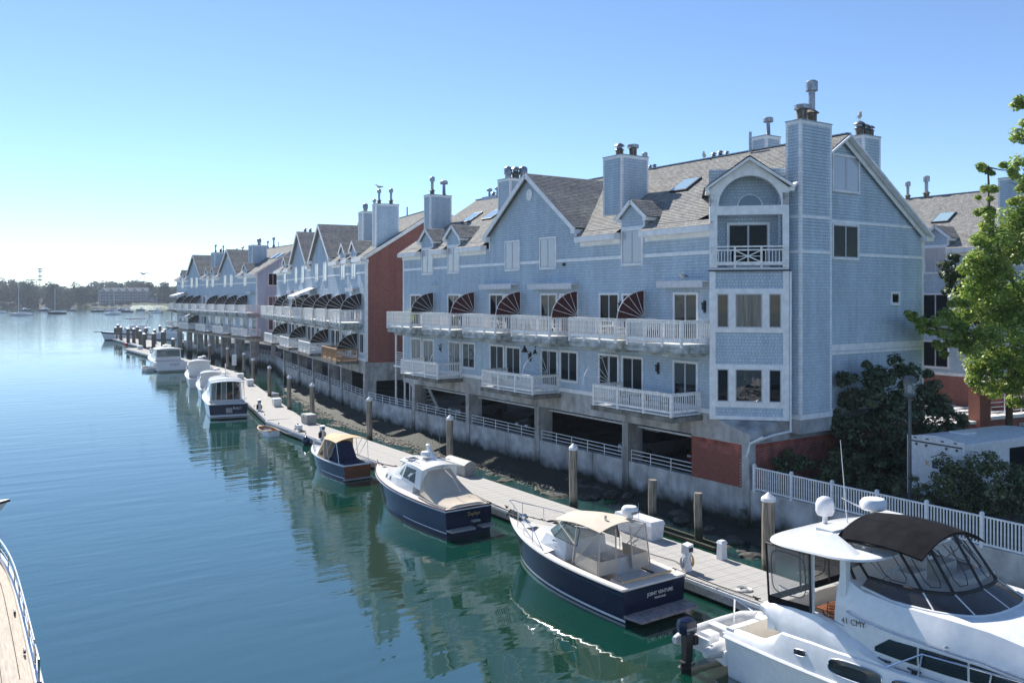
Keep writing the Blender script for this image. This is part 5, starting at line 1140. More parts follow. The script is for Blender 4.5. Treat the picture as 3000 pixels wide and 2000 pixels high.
MB().box(-.75, -.1, 2.7, 3.1, .43, 1.3).box(.15, .85, 2.6, 3.0, .43, 1.15).build('helm_seat', m_interior, J)
MB().hexa([(-.35, 1.05, .43), (.95, 1.05, .43), (.95, 1.85, .43), (-.35, 1.85, .43)], [(-.35, 1.05, .8), (.95, 1.05, .8), (.95, 1.85, .8), (-.35, 1.85, .8)]).build('engine_box', m_gel, J)
MB().hexa([(-.32, 1.0, .81), (.92, 1.0, .81), (.92, 1.6, .81), (-.32, 1.6, .81)], [(-.3, 1.04, .95), (.9, 1.04, .95), (.9, 1.6, .97), (-.3, 1.6, .97)]).build('seat_cushion', m_interior, J)
MB().hexa([(-.3, 1.6, .96), (.9, 1.6, .96), (.9, 1.75, .96), (-.3, 1.75, .96)], [(-.28, 1.75, 1.5), (.88, 1.75, 1.5), (.88, 1.88, 1.5), (-.28, 1.88, 1.5)]).build('seat_back', m_interior, J)
MB().box(.95, 1.2, 1.3, 2.0, .43, .85).build('bait_box', m_gel, J); MB().box(.94, 1.21, 1.29, 2.01, .852, .9).build('bait_box_lid', m_darkmetal, J)
MB().tube([(-1.12, .38, 1.2), (1.1, .34, 1.2)], .045, 6).build('tow_bar', m_tan, J)
MB().hexa([(-1.3, -.75, .2), (1.3, -.75, .2), (1.42, 0, .2), (-1.42, 0, .2)], [(-1.3, -.75, .28), (1.3, -.75, .28), (1.42, 0, .28), (-1.42, 0, .28)]).build('swim_platform', mat('grey_teak', (.25, .23, .24), .8, noise=.2), J)
lathe_at(J, 'radar_dome', [(.12, -.15), (.12, 0), (.27, .02), (.3, .1), (.3, .2), (.24, .28), (.05, .3)], (.62, 1.9, 2.92), m_plast, 16)
text_mesh('GARMIN', .11, 'radar_lettering', m_slate, J, (.62, 1.585, 3.02), (R(90), 0, 0))
text_mesh('JOINT VENTURE', .165, 'boat_name', m_letter, J, (.22, -.03, .76), (R(90), 0, 0)); text_mesh('PORTLAND', .1, 'home_port', m_letter, J, (.22, -.03, .6), (R(90), 0, 0))
bowrail(H, J, .52, .62)
MB().box(-.5, -.05, 6.2, 6.65, 1.47, 1.55).build('deck_hatch', m_tint, J); lathe_at(J, 'windlass', [(.1, 0), (.12, .1), (.06, .18)], (0, 7.5, 1.68), m_chrome, 10)
MB().box(-.2, .2, 7.6, 8.5, 1.66, 1.72).tube([(0, 7.3, 1.75), (0, 8.5, 1.82), (0, 8.75, 1.55)], .04, 6).build('anchor_roller', m_darkmetal, J)
MB().tube([(-.35, 2.1, 2.75), (-.35, 2.1, 2.95)], .05, 6).tube([(.9, 1.75, 2.7), (.9, 1.75, 3.3)], .01, 4).build('horn_and_aerial', m_chrome, J)
H.shell('hull_accent', m_slate, J, .16, .2, .006, nv=1)
# ---------------------------------------------------------------- 2 dark blue picnic boat with beige cockpit cover
Z = thing('picnic_boat', 'dark blue classic picnic boat with beige canvas cover over its whole cockpit', 'boat', (-10.78, 4.55, 0), R(1.5), 'boats moored at the dock')
H = Hull(9.2, 2.95, 1.2, 1.72, tr=.83, tm=.4, flare=.86, stem=.75, p=2.5, tumble=.035)
H.shell('hull', m_slate, Z); H.transom('transom', m_navy, Z, .0, .98); H.shell('boot_stripe', m_gel, Z, .82, .86, .012, nv=1, t1=.42); H.shell('waterline', m_bottom, Z, .96, 1.05, .004, nv=2)
H.rim('toe_rail', m_mahog, Z, .03, .02); H.rim('rub_rail', m_gel, Z, .03, -.05, off=.015); H.deck('deck', m_cream, Z, .0, 1, .08, .004)
cab = Box(symm([(1.05, 3.4, 1.28), (1.08, 5.0, 1.38), (.9, 6.6, 1.5), (.4, 7.5, 1.56), (0, 7.6, 1.56)]), symm([(1.0, 3.4, 1.75), (1.0, 5.0, 1.82), (.82, 6.4, 1.86), (.34, 7.2, 1.84), (0, 7.3, 1.84)]))
cab.build('trunk_cabin', m_gel, Z, smooth=False)
for i, u in ((1, .55), (1, .9), (6, .1), (6, .45)):
    cab.pane(i, u - .07, u + .07, .3, .75, m_tint, Z, 'porthole')
ph = Box(symm([(1.02, 2.7, 1.6), (1.0, 4.6, 1.8), (.8, 5.7, 1.86), (0, 5.95, 1.87)]), symm([(.96, 2.6, 2.6), (.9, 4.2, 2.62), (.66, 4.85, 2.6), (0, 5.0, 2.6)]))
ph.build('pilothouse', m_gel, Z); 
ph.pane(0, .3, .62, .18, .86, m_tint, Z, skew=-.02); ph.pane(0, .64, .95, .2, .86, m_tint, Z, skew=.02); ph.pane(1, .1, .9, .2, .85, m_tint, Z, 'windscreen_pane'); ph.pane(2, .05, .95, .2, .85, m_tint, Z, 'windscreen_pane'); ph.pane(3, .05, .95, .2, .85, m_tint, Z, 'windscreen_pane'); ph.pane(4, .1, .9, .2, .85, m_tint, Z, 'windscreen_pane'); ph.pane(5, .05, .36, .2, .86, m_tint, Z, skew=-.02); ph.pane(5, .38, .7, .18, .86, m_tint, Z, skew=.02)
arc_roof(Z, 'roof', m_gel, 2.35, 5.2, 2.12, 1.5, 2.6, 2.62, .16, .07, lift=.05)
for x, y in ((-.5, 4.3), (-.15, 3.5), (.55, 3.6)): MB().box(x - .22, x + .22, y - .26, y + .26, 2.74, 2.83).build('roof_hatch', m_gel, Z); MB().box(x - .17, x + .17, y - .2, y + .2, 2.831, 2.84).build('hatch_pane', m_tint, Z)
lathe_at(Z, 'radar_dome', [(.2, 0), (.3, .03), (.32, .12), (.28, .2), (.05, .24)], (.15, 4.05, 2.92), m_plast, 16)
MB().hexa([(.1, 3.1, 2.74), (.26, 3.1, 2.74), (.26, 3.75, 2.74), (.1, 3.75, 2.74)], [(.13, 3.9, 3.35), (.23, 3.9, 3.35), (.23, 4.1, 3.35), (.13, 4.1, 3.35)]).build('radar_mast', m_gel, Z); lathe_at(Z, 'mast_light', [(.1, 0), (.12, .1), (.03, .16)], (.18, 4.0, 3.35), m_plast, 10)
MB().tube([(.8, 4.0, 2.7), (.8, 3.9, 4.3)], .012, 4).build('aerial', m_chrome, Z)
MB().tube([(-.85, 3.0, 2.8), (-.72, 4.7, 2.8)], .02, 5).tube([(.85, 3.0, 2.8), (.72, 4.7, 2.8)], .02, 5).build('grab_rail', m_mahog, Z)
# canvas cover: from the roof edge down to the coaming
b = MB(); rings = []; n = 12
for k in range(13):
    t = k / 12; y = lerp(2.75, .12, t); zc = lerp(2.62, 1.36, math.sin(t * math.pi / 2) ** .82); w = lerp(1.02, 1.2, math.sin(t * math.pi)) * (1 - .06 * t); ze = lerp(1.45, 1.24, t) 
    r = []
    for j in range(n + 1):
        u = 2 * j / n - 1; a = abs(u); x = math.copysign(w * min(1, (a ** .85) * 1.06), u); e = max(0, (a - .5) / .5); z = lerp(zc + .05 * (1 - a * a * 4 if a < .5 else 0) * (1 - t), ze, e ** 1.25); r.append((x, y, z))
    rings.append(r)
b.loft(rings, False); b.face([rings[-1][j] for j in range(n + 1)] + [(1.1, .1, 1.22), (-1.1, .1, 1.22)])
b.build('cockpit_cover', m_beige, Z, smooth=True); MB().tube([(0, 2.5, 2.66), (0, 1.4, 2.3), (0, .7, 1.75)], .02, 5).build('cover_seam', m_interior, Z)
b = MB(); b.tube([(-1.16, 2.6, 1.36), (-1.22, 1.5, 1.3), (-1.14, .2, 1.26)], .04, 5).tube([(1.16, 2.6, 1.36), (1.22, 1.5, 1.3), (1.14, .2, 1.26)], .04, 5).build('coaming', m_greybox, Z)
MB().hexa([(-1.15, -.42, .28), (.1, -.42, .28), (.15, 0, .28), (-1.2, 0, .28)], [(-1.15, -.42, .36), (.1, -.42, .36), (.15, 0, .36), (-1.2, 0, .36)]).build('swim_platform', m_greybox, Z); MB().hexa([(.5, -.42, .28), (1.15, -.42, .28), (1.2, 0, .28), (.45, 0, .28)], [(.5, -.42, .36), (1.15, -.42, .36), (1.2, 0, .36), (.45, 0, .36)]).build('swim_platform', m_greybox, Z); MB().box(.1, .5, -.2, 0, .55, .62).build('transom_step', m_greybox, Z)
text_mesh('Zephyr', .24, 'boat_name', m_gold, Z, (.25, -.03, .9), (R(90), 0, 0))
MB().tube([(-.06, 8.9, 1.75), (-.06, 9.05, 1.95)], .03, 6).box(-.1, .1, 8.3, 8.5, 1.74, 1.8).build('bow_bitt', m_chrome, Z)
# ---------------------------------------------------------------- 3 small launch with tan canopy
L_ = thing('launch', 'small slate blue launch with tan canopy and varnished mahogany transom', 'boat', (-10.2, 18.15, 0), R(3), 'boats moored at the dock')
H = Hull(6.3, 2.1, .86, 1.15, tr=.84, tm=.42, flare=.84, stem=.8, draft=.35, p=2.3)
H.shell('hull', m_slate, L_); H.transom('transom', m_mahog, L_, .02, .95); H.shell('boot_stripe', m_gel, L_, .8, .86, .01, nv=1, t1=.5); H.rim('gunwale', m_gel, L_, .04, 0)
H.cockpit(L_, .6, .2, .3, m_gel, m_interior, m_interior, .22); H.deck('foredeck', m_gel, L_, .6, 1, .06, .01)
arc_roof(L_, 'canopy', m_tan, .7, 2.6, 2.15, 1.9, 2.15, 2.12, .22, .03, lift=.05)
cn = Box(symm([(.98, 2.55, .95), (.95, 3.6, 1.0), (.5, 4.35, 1.05), (0, 4.5, 1.06)]), symm([(.95, 2.5, 2.1), (.8, 2.9, 2.12), (.45, 3.3, 2.12), (0, 3.4, 2.12)]))
cn.build('dodger', m_tan, L_); 
for i in (0, 5): cn.pane(i, .12, .8, .12, .85, m_canvas_red, L_, 'dodger_window')
arc_roof(L_, 'dodger_top', m_tan, 2.4, 3.3, 1.95, 1.2, 2.12, 2.1, .2, .03)
b = MB()
for sx in (-1, 1): b.tube([(1.02 * sx, .75, 2.15), (.98 * sx, 1.9, .95)], .016, 5); b.tube([(.98 * sx, 2.2, 2.15), (.98 * sx, 1.9, .95)], .016, 5); b.tube([(1.02 * sx, .75, 2.15), (.95 * sx, .5, .9)], .016, 5); b.tube([(1.0 * sx, 1.4, 2.15), (.98 * sx, 2.5, .95)], .016, 5)
b.build('canopy_frame', m_chrome, L_)
MB().hexa([(-.75, 1.1, .32), (.75, 1.1, .32), (.7, 2.3, .32), (-.7, 2.3, .32)], [(-.4, 1.6, 1.95), (.4, 1.6, 1.95), (.42, 2.2, 1.95), (-.42, 2.2, 1.95)]).build('console_cover', m_bluecan, L_)
MB().hexa([(-.5, .4, .32), (.6, .4, .32), (.6, 1.1, .32), (-.5, 1.1, .32)], [(-.4, .5, .85), (.5, .5, .85), (.5, 1.05, 1.0), (-.4, 1.05, 1.0)]).build('seat_cover', m_bluecan, L_)
bowrail(H, L_, .7, .4)
MB().hexa([(-.9, -.3, .05), (.9, -.3, .05), (.95, 0, .05), (-.95, 0, .05)], [(-.9, -.3, .1), (.9, -.3, .1), (.95, 0, .1), (-.95, 0, .1)]).build('swim_platform', m_greybox, L_)
# ---------------------------------------------------------------- small dinghies
def dinghy(loc, rz, label, m_out, m_in, L=2.9, B=1.35, rim=None):
    o = thing('dinghy', label, 'dinghy', loc, rz, 'dinghies'); H = Hull(L, B, .42, .58, tr=.75, tm=.42, flare=.85, stem=.35, draft=.15, p=2.2)
    H.shell('hull', m_out, o, n=14); H.rim('gunwale', rim or m_out, o, .035, 0); H.cockpit(o, .86, .06, .1, m_in, m_in, m_in, .06); H.deck('bow_deck', m_in, o, .86, 1, .02, .01, n=6)
    for y in (.25, .55): MB().box(-B * .42, B * .42, y * L - .11, y * L + .11, .28, .31).build('thwart', m_in, o)
    return o
m_thw = mat('varnished_thwart', (.4, .22, .1), .5, noise=.2)
dinghy((-9.25, 36.0, 0), R(6), 'small white dinghy with wooden inside tied to the dock', m_gel, m_thw, 2.7, 1.25, m_teak)
dinghy((-.9, 60.9, 0), R(20), 'white skiff moored on the landward side of the dock', m_gel, m_gel, 4.2, 1.7)
dinghy((-5.0, 103, 0), R(4), 'grey tender beside the express cruiser', m_hypalon, m_interior, 3.6, 1.5)
# ---------------------------------------------------------------- cabin boat with blue transom
def cabin_boat(loc, rz, label, L, B, zs, zb, hullm, trm, house, roofz_, stripe=None, name=None, doors=True, deckm=None, grp='boats moored at the dock'):
    o = thing('cabin_boat', label, 'boat', loc, rz, grp); H = Hull(L, B, zs, zb, tr=.93, tm=.35, flare=.84, stem=1.0, p=2.3)
    H.shell('hull', hullm, o); H.transom('transom', trm, o, .02, .96); H.shell('boot_stripe', stripe or m_slate, o, .9, 1.0, .006, nv=1); H.rim('rub_rail', m_gel, o, .04, -.02)
    y0, y1 = house; H.cockpit(o, y0 / L, .25, .5, m_gel, m_gel, m_interior, .4); H.deck('deck', deckm or m_gel, o, y0 / L, 1, .1, .01)
    hw = B * .39; zc = lerp(zs, zb, .35)
    hs = Box(symm([(hw, y0, zs), (hw, y1 - 1.2, zc), (hw * .7, y1, zc + .1), (0, y1 + .2, zc + .1)]), symm([(hw * .94, y0, roofz_), (hw * .9, y1 - 2.0, roofz_), (hw * .6, y1 - 1.3, roofz_), (0, y1 - 1.15, roofz_)])); hs.build('cabin', m_gel, o)
    for i, us in ((0, ((.05, .36), (.4, .68), (.71, .95))), (5, ((.05, .29), (.32, .6), (.64, .95)))):
        for u0, u1 in us: hs.pane(i, u0, u1, .42, .9, m_tint, o)
    for i in (1, 2, 3, 4): hs.pane(i, .08, .92, .4, .9, m_tint, o, 'windscreen_pane')
    arc_roof(o, 'roof', m_gel, y0 - .5, y1 - 1.1, B * .82, B * .56, roofz_, roofz_ + .03, .14, .08, lift=.05)
    if doors:
        k = 6
        for u0, u1, mm in ((.06, .26, m_tint), (.28, .47, m_tint), (.49, .64, m_palegl), (.66, .8, m_tint), (.82, .95, m_palegl)): hs.pane(6, 1 - u1, 1 - u0, .08, .93, mm, o, 'aft_pane')
    fw = Box(symm([(hw * .62, y1 - .2, zc + .1), (hw * .35, min(L * .9, y1 + 1.6), lerp(zs, zb, .7) + .05), (0, min(L * .92, y1 + 1.7), lerp(zs, zb, .7) + .05)]), symm([(hw * .5, y1 - .2, zc + .5), (hw * .28, min(L * .88, y1 + 1.3), zc + .45), (0, min(L * .9, y1 + 1.4), zc + .45)])); fw.build('trunk_cabin', m_gel, o)
    bowrail(H, o, .5, .6); return o, H, hs
RA, H, hs = cabin_boat((-9.15, 48.6, 0), R(-9), 'white cabin boat with navy transom and glazed aft doors', 10.5, 3.6, 1.22, 1.9, m_gel, m_navy, (2.0, 6.6), 3.15, name='RAH')
text_mesh('RAH', .36, 'boat_name', m_letter, RA, (.75, -.03, .8), (R(90), 0, 0)); MB().box(-.22, .32, -.06, -.02, .42, .86).build('boarding_step', m_greybox, RA)
MB().hexa([(-1.55, -.7, .2), (1.55, -.7, .2), (1.6, 0, .2), (-1.6, 0, .2)], [(-1.55, -.7, .3), (1.55, -.7, .3), (1.6, 0, .3), (-1.6, 0, .3)]).build('swim_platform', m_gel, RA)
for sx in (-1, 1): MB().tube([(1.5 * sx, 1.9, 1.25), (1.48 * sx, .75, 1.3), (1.4 * sx, .75, 3.1)], .03, 6).build('hardtop_post', m_chrome, RA)
arc_roof(RA, 'aft_hardtop', m_gel, .7, 2.1, 2.95, 2.9, 3.05, 3.12, .14, .07)
for sx in (-1, 1):
    b = MB(); b.hexa([(1.38 * sx, .9, 1.3), (1.42 * sx, .9, 1.3), (1.42 * sx, 1.95, 1.3), (1.38 * sx, 1.95, 1.3)], [(1.36 * sx, .9, 3.04), (1.4 * sx, .9, 3.04), (1.4 * sx, 1.95, 3.04), (1.36 * sx, 1.95, 3.04)]); b.build('side_curtain', m_vinyl, RA)
MB().tube([(.2, 4.2, 3.2), (.2, 4.0, 4.5)], .05, 6).box(-.3, .7, 4.0, 4.15, 3.5, 3.58).build('radar_mast', m_gel, RA); lathe_at(RA, 'radar_dome', [(.2, 0), (.3, .04), (.3, .16), (.05, .22)], (.2, 4.6, 3.55), m_plast)
CB, H, hs = cabin_boat((-6.55, 63.6, 0), R(-9), 'white lobster-style boat moored ahead of the navy transom boat', 9.0, 2.7, 1.0, 1.7, m_gel, m_gel, (2.6, 5.4), 2.55, doors=False); lathe_at(CB, 'radar_dome', [(.25, 0), (.34, .04), (.34, .18), (.05, .24)], (.8, 4.2, 2.7), m_plast)
CC, H, hs = cabin_boat((-4.7, 75.6, 0), R(-9), 'white cream downeast boat behind the lobster-style boat', 10.0, 3.1, 1.1, 1.9, m_cream, m_gel, (2.8, 6.0), 2.95, doors=False); lathe_at(CC, 'radar_dome', [(.25, 0), (.3, .05), (.3, .3), (.05, .36)], (.2, 4.2, 3.1), m_plast)
VS, H, hs = cabin_boat((-2.45, 101.2, 0), R(-2), 'large white express cruiser with hardtop at the far dock section', 12.5, 4.6, 1.35, 2.3, m_gel, m_gel, (2.6, 8.2), 3.1, doors=False)
text_mesh('V SOT', .5, 'boat_name', m_black_l, VS, (.4, -.03, .95), (R(90), 0, 0)); hs.pane(6, .04, .96, .35, .93, m_palegl, VS, 'aft_pane')
MB().hexa([(-1.9, -1.0, .25), (1.9, -1.0, .25), (2.05, 0, .25), (-2.05, 0, .25)], [(-1.9, -1.0, .36), (1.9, -1.0, .36), (2.05, 0, .36), (-2.05, 0, .36)]).build('swim_platform', m_gel, VS); lathe_at(VS, 'radar_dome', [(.3, 0), (.4, .05), (.4, .2), (.06, .28)], (0, 5.6, 3.3), m_plast)
# centre console boat with a T-top
CT = thing('console_boat', 'white centre console boat with T-top in front of the express cruiser', 'boat', (-.6, 89.0, 0), R(-6), 'boats moored at the dock')
H = Hull(7.5, 2.4, .9, 1.3, stem=.9); H.shell('hull', m_gel, CT); H.rim('rub_rail', m_slate, CT, .04); H.cockpit(CT, .85, .2, .35, m_gel, m_gel, m_interior, .5); H.deck('foredeck', m_gel, CT, .85, 1, .03, .01, n=6); MB().box(-.45, .45, 2.8, 3.8, .36, 1.4).build('console', m_gel, CT)
arc_roof(CT, 't_top', m_slate, 2.2, 4.2, 1.9, 1.7, 2.3, 2.3, .06, .06); b = MB()
for sx in (-1, 1): b.tube([(.6 * sx, 2.6, .4), (.75 * sx, 2.4, 2.3)], .03, 5).tube([(.6 * sx, 3.8, .4), (.7 * sx, 4.0, 2.3)], .03, 5)
b.build('t_top_frame', m_chrome, CT); lathe_at(CT, 'radar_dome', [(.25, 0), (.32, .05), (.32, .22), (.05, .28)], (0, 3.2, 2.45), m_plast)
# flybridge motor yacht beyond the dock head, side on
FB, H, hs = cabin_boat((17.2, 204.6, 0), R(92), 'white flybridge motor yacht with blue bimini lying beyond the dark pilings', 14.0, 4.2, 1.4, 2.2, m_gel, m_gel, (3.0, 9.5), 3.0, doors=False); H.shell('sheer_stripe', m_bluecan, FB, .02, .22, .012, nv=1)
MB().box(-1.5, 1.5, 3.5, 7.5, 3.05, 3.75).build('flybridge', m_gel, FB); arc_roof(FB, 'bimini', m_bluecan, 3.6, 8.0, 3.0, 2.8, 5.4, 5.3, .12, .12); b = MB()
for sx in (-1, 1): b.tube([(1.4 * sx, 3.8, 5.4), (1.4 * sx, 6, 3.7)], .03, 5).tube([(1.4 * sx, 7.8, 5.3), (1.4 * sx, 5.6, 3.7)], .03, 5)
b.tube([(0, 3.4, 3.7), (0, 2.4, 5.9)], .05, 5).build('bimini_frame', m_chrome, FB); MB().tube([(0, 13.6, 2.2), (0, 15.3, 2.15), (0, 15.6, 2.3)], .08, 6).build('bow_sprit', m_darkmetal, FB)
SW, H, hs = cabin_boat((21.6, 199.5, 0), R(95), 'small white cabin cruiser with blue bottom behind the third block columns', 7.5, 2.8, 1.5, 1.9, m_gel, m_gel, (1.2, 4.8), 3.0, doors=False, stripe=m_slate)
# ---------------------------------------------------------------- moored yachts off the far shore
def sailboat_m():
    o = thing('sailboat', 'x', 'sailboat', (0, 0, 0), 0, 'sailing yachts moored off the far shore'); H = Hull(10, 3, 1.0, 1.3, tr=.7, stem=1.4, draft=.6)
    H.shell('hull', m_gel, o, n=12, nv=4); H.deck('deck', m_gel, o, 0, 1, .08); Box(symm([(.9, 3, 1.05), (.5, 7, 1.2), (0, 7.4, 1.2)]), symm([(.8, 3.1, 1.6), (.4, 6.6, 1.5), (0, 7, 1.5)])).build('cabin', m_gel, o)
    MB().tube([(0, 5.6, 1.2), (0, 5.6, 14)], .11, 5).tube([(0, 5.6, 9.5), (0, 5.6, 9.55)], .1, 4).box(-.9, .9, 5.55, 5.65, 8.5, 8.56).build('mast', m_railmetal, o); MB().tube([(0, 5.6, 2.3), (0, 1.2, 2.3)], .22, 6).build('boom_and_sail_cover', m_bluecan, o); MB().tube([(0, 5.6, 13.8), (0, 9.9, 1.4)], .03, 3).tube([(0, 5.6, 13.8), (0, .1, 1.1)], .03, 3).build('stay', m_darkmetal, o); return o
SBm = sailboat_m(); pos = []
def farpos(px, py): d = 10.7 * 2500 / (py - 871); p = pix(px, py, d); return (p.x, p.y, 0)
SL = [(95, 924, 1.5, 1.25, 'grey sailing yacht moored nearest on the left, in front of the wooded shore'), (195, 919, 1.35, 1.2, 'dark hulled yacht moored left of centre before the dark round tree'), (305, 922, -1.2, 1.15, 'pale yacht moored in front of the apartment house, left end'), (18, 917, 1.6, 1.1, 'yacht cut by the left edge of the picture'), (265, 913, -1.3, 1.1, 'dark blue sloop moored left of the apartment house'), (345, 912, 1.5, 1.0, 'white sloop moored before the apartment house, tall mast'), (440, 917, -1.4, .8, 'low pale boat moored between the apartment house and the third block')]
for k, (px, py, rz, sc, lb) in enumerate(SL):
    p = farpos(px, py)
    if k == 0: SBm.location = p; SBm.rotation_euler = (0, 0, rz); SBm['label'] = lb; SBm.scale = (sc,) * 3
    else:
        r = dup(SBm, p, rz, lb, None, None, sc)
        if k in (1, 4):
            for c in r.children:
                if c.name.startswith('hull'): c.data = c.data.copy(); c.data.materials.clear(); c.data.materials.append(m_navy)
def motor_m():
    o = thing('motor_boat', 'x', 'boat', (0, 0, 0), 0, 'small motor boats moored off the far shore'); H = Hull(8, 2.8, 1.0, 1.4); H.shell('hull', m_slate, o, n=10, nv=4); H.deck('deck', m_gel, o, 0, 1, .08); Box(symm([(1, 2, 1.1), (.9, 4.5, 1.3), (0, 5, 1.3)]), symm([(.9, 2.2, 2.5), (.8, 3.6, 2.5), (0, 3.9, 2.5)])).build('cabin', m_gel, o); return o
MO = motor_m()
ML = [(390, 914, 1.5, 1.1, 'blue motor boat moored right of the apartment house'), (150, 911, 1.4, 1.2, 'motor cruiser moored behind the dark hulled yacht'), (478, 915, 1.3, 1.2, 'pale cruiser moored beside the end of the third block'), (340, 909, -1.4, 1.1, 'small motor boat close under the apartment house shore'), (225, 910, 1.6, .9, 'small blue boat moored far out left of the apartment house'), (60, 910, -1.3, 1.0, 'small boat moored far out on the left'), (425, 909, 1.5, .9, 'small boat moored before the beach on the far shore'), (120, 908, -1.5, .9, 'small boat moored close under the wooded shore')]
for k, (px, py, rz, sc, lb) in enumerate(ML):
    p = farpos(px, py)
    if k == 0: MO.location = p; MO.rotation_euler = (0, 0, rz); MO['label'] = lb; MO.scale = (sc,) * 3
    else: dup(MO, p, rz, lb, None, None, sc)
# ================================================================ big white aft-cabin cruiser, bow towards the camera's right
CR = thing('motor_yacht', 'big white motor yacht with black bimini and clear enclosure in the right foreground', 'boat', (-10.08, -12.0, 0), R(180), 'boats moored at the dock'); CR.scale = (1.14, 1, 1)
H = Hull(13, 4.25, 1.18, 1.75, tr=.95, tm=.3, flare=.85, stem=1.4, p=2.4)
H.shell('hull', m_gel, CR, n=26); H.shell('bottom_paint', m_bottom, CR, .96, 1.06, .004, nv=2); H.rim('rub_rail', m_gel, CR, .05, -.02)
H.shell('hull_crease', m_chrome, CR, .03, .05, .012, nv=1)
GP = [(0, 1.38), (1.0, 1.42), (1.35, 1.48), (1.65, 1.72), (2.0, 1.9), (3.1, 1.95), (4.7, 2.02), (7, 2.1), (12.9, 2.25)]
WP = [(1.15, 2.42), (1.6, 2.5), (2.2, 2.57), (2.8, 2.6), (3.4, 2.5), (4.0, 2.34), (4.6, 2.14), (5.0, 2.06)]
def pw(P, t):
    if t <= P[0][0]: return P[0][1]
    for (a, b), (c, d) in zip(P, P[1:]):
        if t <= c: u = (t - a) / (c - a); u = u * u * (3 - 2 * u); return lerp(b, d, u)
    return P[-1][1]
def hbw(y): return H.pt(min(1, y / 13), 0, 1).x
b = MB(); n = 60
for s in (-1, 1):
    rr_ = []
    for k in range(n + 1):
        y = 13 * k / n; x = hbw(y); z0 = H.zsh(y / 13); z1 = max(z0 + .1, pw(GP, y)); yy = H.pt(y / 13, 0, 1).y
        rr_.append([(s * x, yy, z0), (s * (x - .03), yy, lerp(z0, z1, .5)), (s * max(.01, x - .1), yy, z1 - .03), (s * max(.01, x - .14), yy, z1), (s * max(.01, x - .26), yy, z1), (s * max(.01, x - .3), yy, z1 - .06), (s * max(.01, x - .3), yy, z0 - .3)])
    b.loft(rr_, False)
b.box(-1.95, 1.95, .0, .22, 1.1, 1.4); b.build('bulwark', m_gel, CR, smooth=True)
MB().hexa([(-1.85, -.55, .3), (1.85, -.55, .3), (2.0, 0, .3), (-2.0, 0, .3)], [(-1.85, -.55, .62), (1.85, -.55, .62), (2.0, 0, .7), (-2.0, 0, .7)]).build('swim_platform', m_gel, CR)
# after well
b = MB(); b.face([(-1.75, .22, .7), (1.75, .22, .7), (1.75, 1.7, .7), (-1.75, 1.7, .7)]); b.face([(-1.75, 1.7, .7), (1.75, 1.7, .7), (1.75, 1.7, 1.95), (-1.75, 1.7, 1.95)]); b.face([(-1.76, .22, .7), (-1.76, 1.7, .7), (-1.76, 1.7, 1.4), (-1.76, .22, 1.4)]); b.face([(1.76, .22, .7), (1.76, 1.7, .7), (1.76, 1.7, 1.4), (1.76, .22, 1.4)]); b.face([(-1.75, .225, .7), (1.75, .225, .7), (1.75, .225, 1.4), (-1.75, .225, 1.4)])
b.build('after_well', m_cream, CR)
# after deck and its curved side wings
MB().box(-1.8, 1.8, 1.7, 5.0, 1.6, 1.72).build('after_deck', m_cream, CR)
b = MB()
for s in (-1, 1):
    rr_ = []
    for k in range(31):
        y = lerp(1.15, 5.0, k / 30); zt = pw(WP, y); zb_ = pw(GP, y) - .05 if y > 1.8 else lerp(2.3, 1.85, (y - 1.15) / .65) 
        x = hbw(y) - .14; xt = x - .16
        rr_.append([(s * x, y, zb_), (s * (x - .02), y, lerp(zb_, zt, .55)), (s * xt, y, zt - .02), (s * (xt - .05), y, zt), (s * (xt - .14), y, zt), (s * (xt - .17), y, zt - .05), (s * (xt - .17), y, zb_ - .1)])
    b.loft(rr_, True, True)
b.box(-1.75, 1.75, 1.25, 1.45, 1.72, 2.4); b.build('deck_wing', m_gel, CR, smooth=True)
MB().box(-1.74, 1.7, 1.46, 1.95, 1.72, 2.05).box(-1.74, -1.2, 1.95, 3.3, 1.72, 2.05).build('settee', m_interior, CR)
MB().box(-1.74, -1.56, 1.5, 3.3, 2.05, 2.55).box(-1.56, 1.7, 1.46, 1.6, 2.05, 2.5).build('settee_back', m_cream, CR)
# hard top on posts
NR = 44; plan = []
for k in range(NR):
    a = 2 * math.pi * k / NR; c_, s_ = math.cos(a), math.sin(a); ex = .5 if s_ < 0 else .38; plan.append((2.04 * math.copysign(abs(c_) ** ex, c_), 2.7 + 1.7 * math.copysign(abs(s_) ** .55, s_)))
MB().loft([[Vector((x * f, lerp(y, 2.7, 1 - f), 4.08 + .045 * (y - 1) + dz)) for x, y in plan] for f, dz in ((.9, 0), (.975, .0), (1, .035), (.99, .08), (.95, .105), (.6, .15), (.2, .17), (.02, .172))], True, True).build('hardtop', m_gel, CR, smooth=True)
for s in (-1, 1):
    MB().box(s * 1.62 - .08, s * 1.62 + .08, 3.45, 3.62, 2.3, 4.16).build('hardtop_post', m_gel, CR); MB().box(s * 1.76 - .03, s * 1.76 + .03, 2.68, 2.74, 2.5, 4.1).build('hardtop_post', m_gel, CR)
en = Box([(-1.74, 1.3, 2.45), (1.74, 1.3, 2.45), (1.8, 2.68, 2.58), (-1.8, 2.68, 2.58)], [(-1.8, 1.25, 4.06), (1.8, 1.25, 4.06), (1.86, 2.68, 4.1), (-1.86, 2.68, 4.1)])
for i in (0, 1, 3):
    en.pane(i, .03, .97, .12, .97, m_vinyl, CR, 'clear_curtain'); en.pane(i, .0, 1, .0, .11, m_blackcan, CR, 'curtain_skirt')
b = MB()
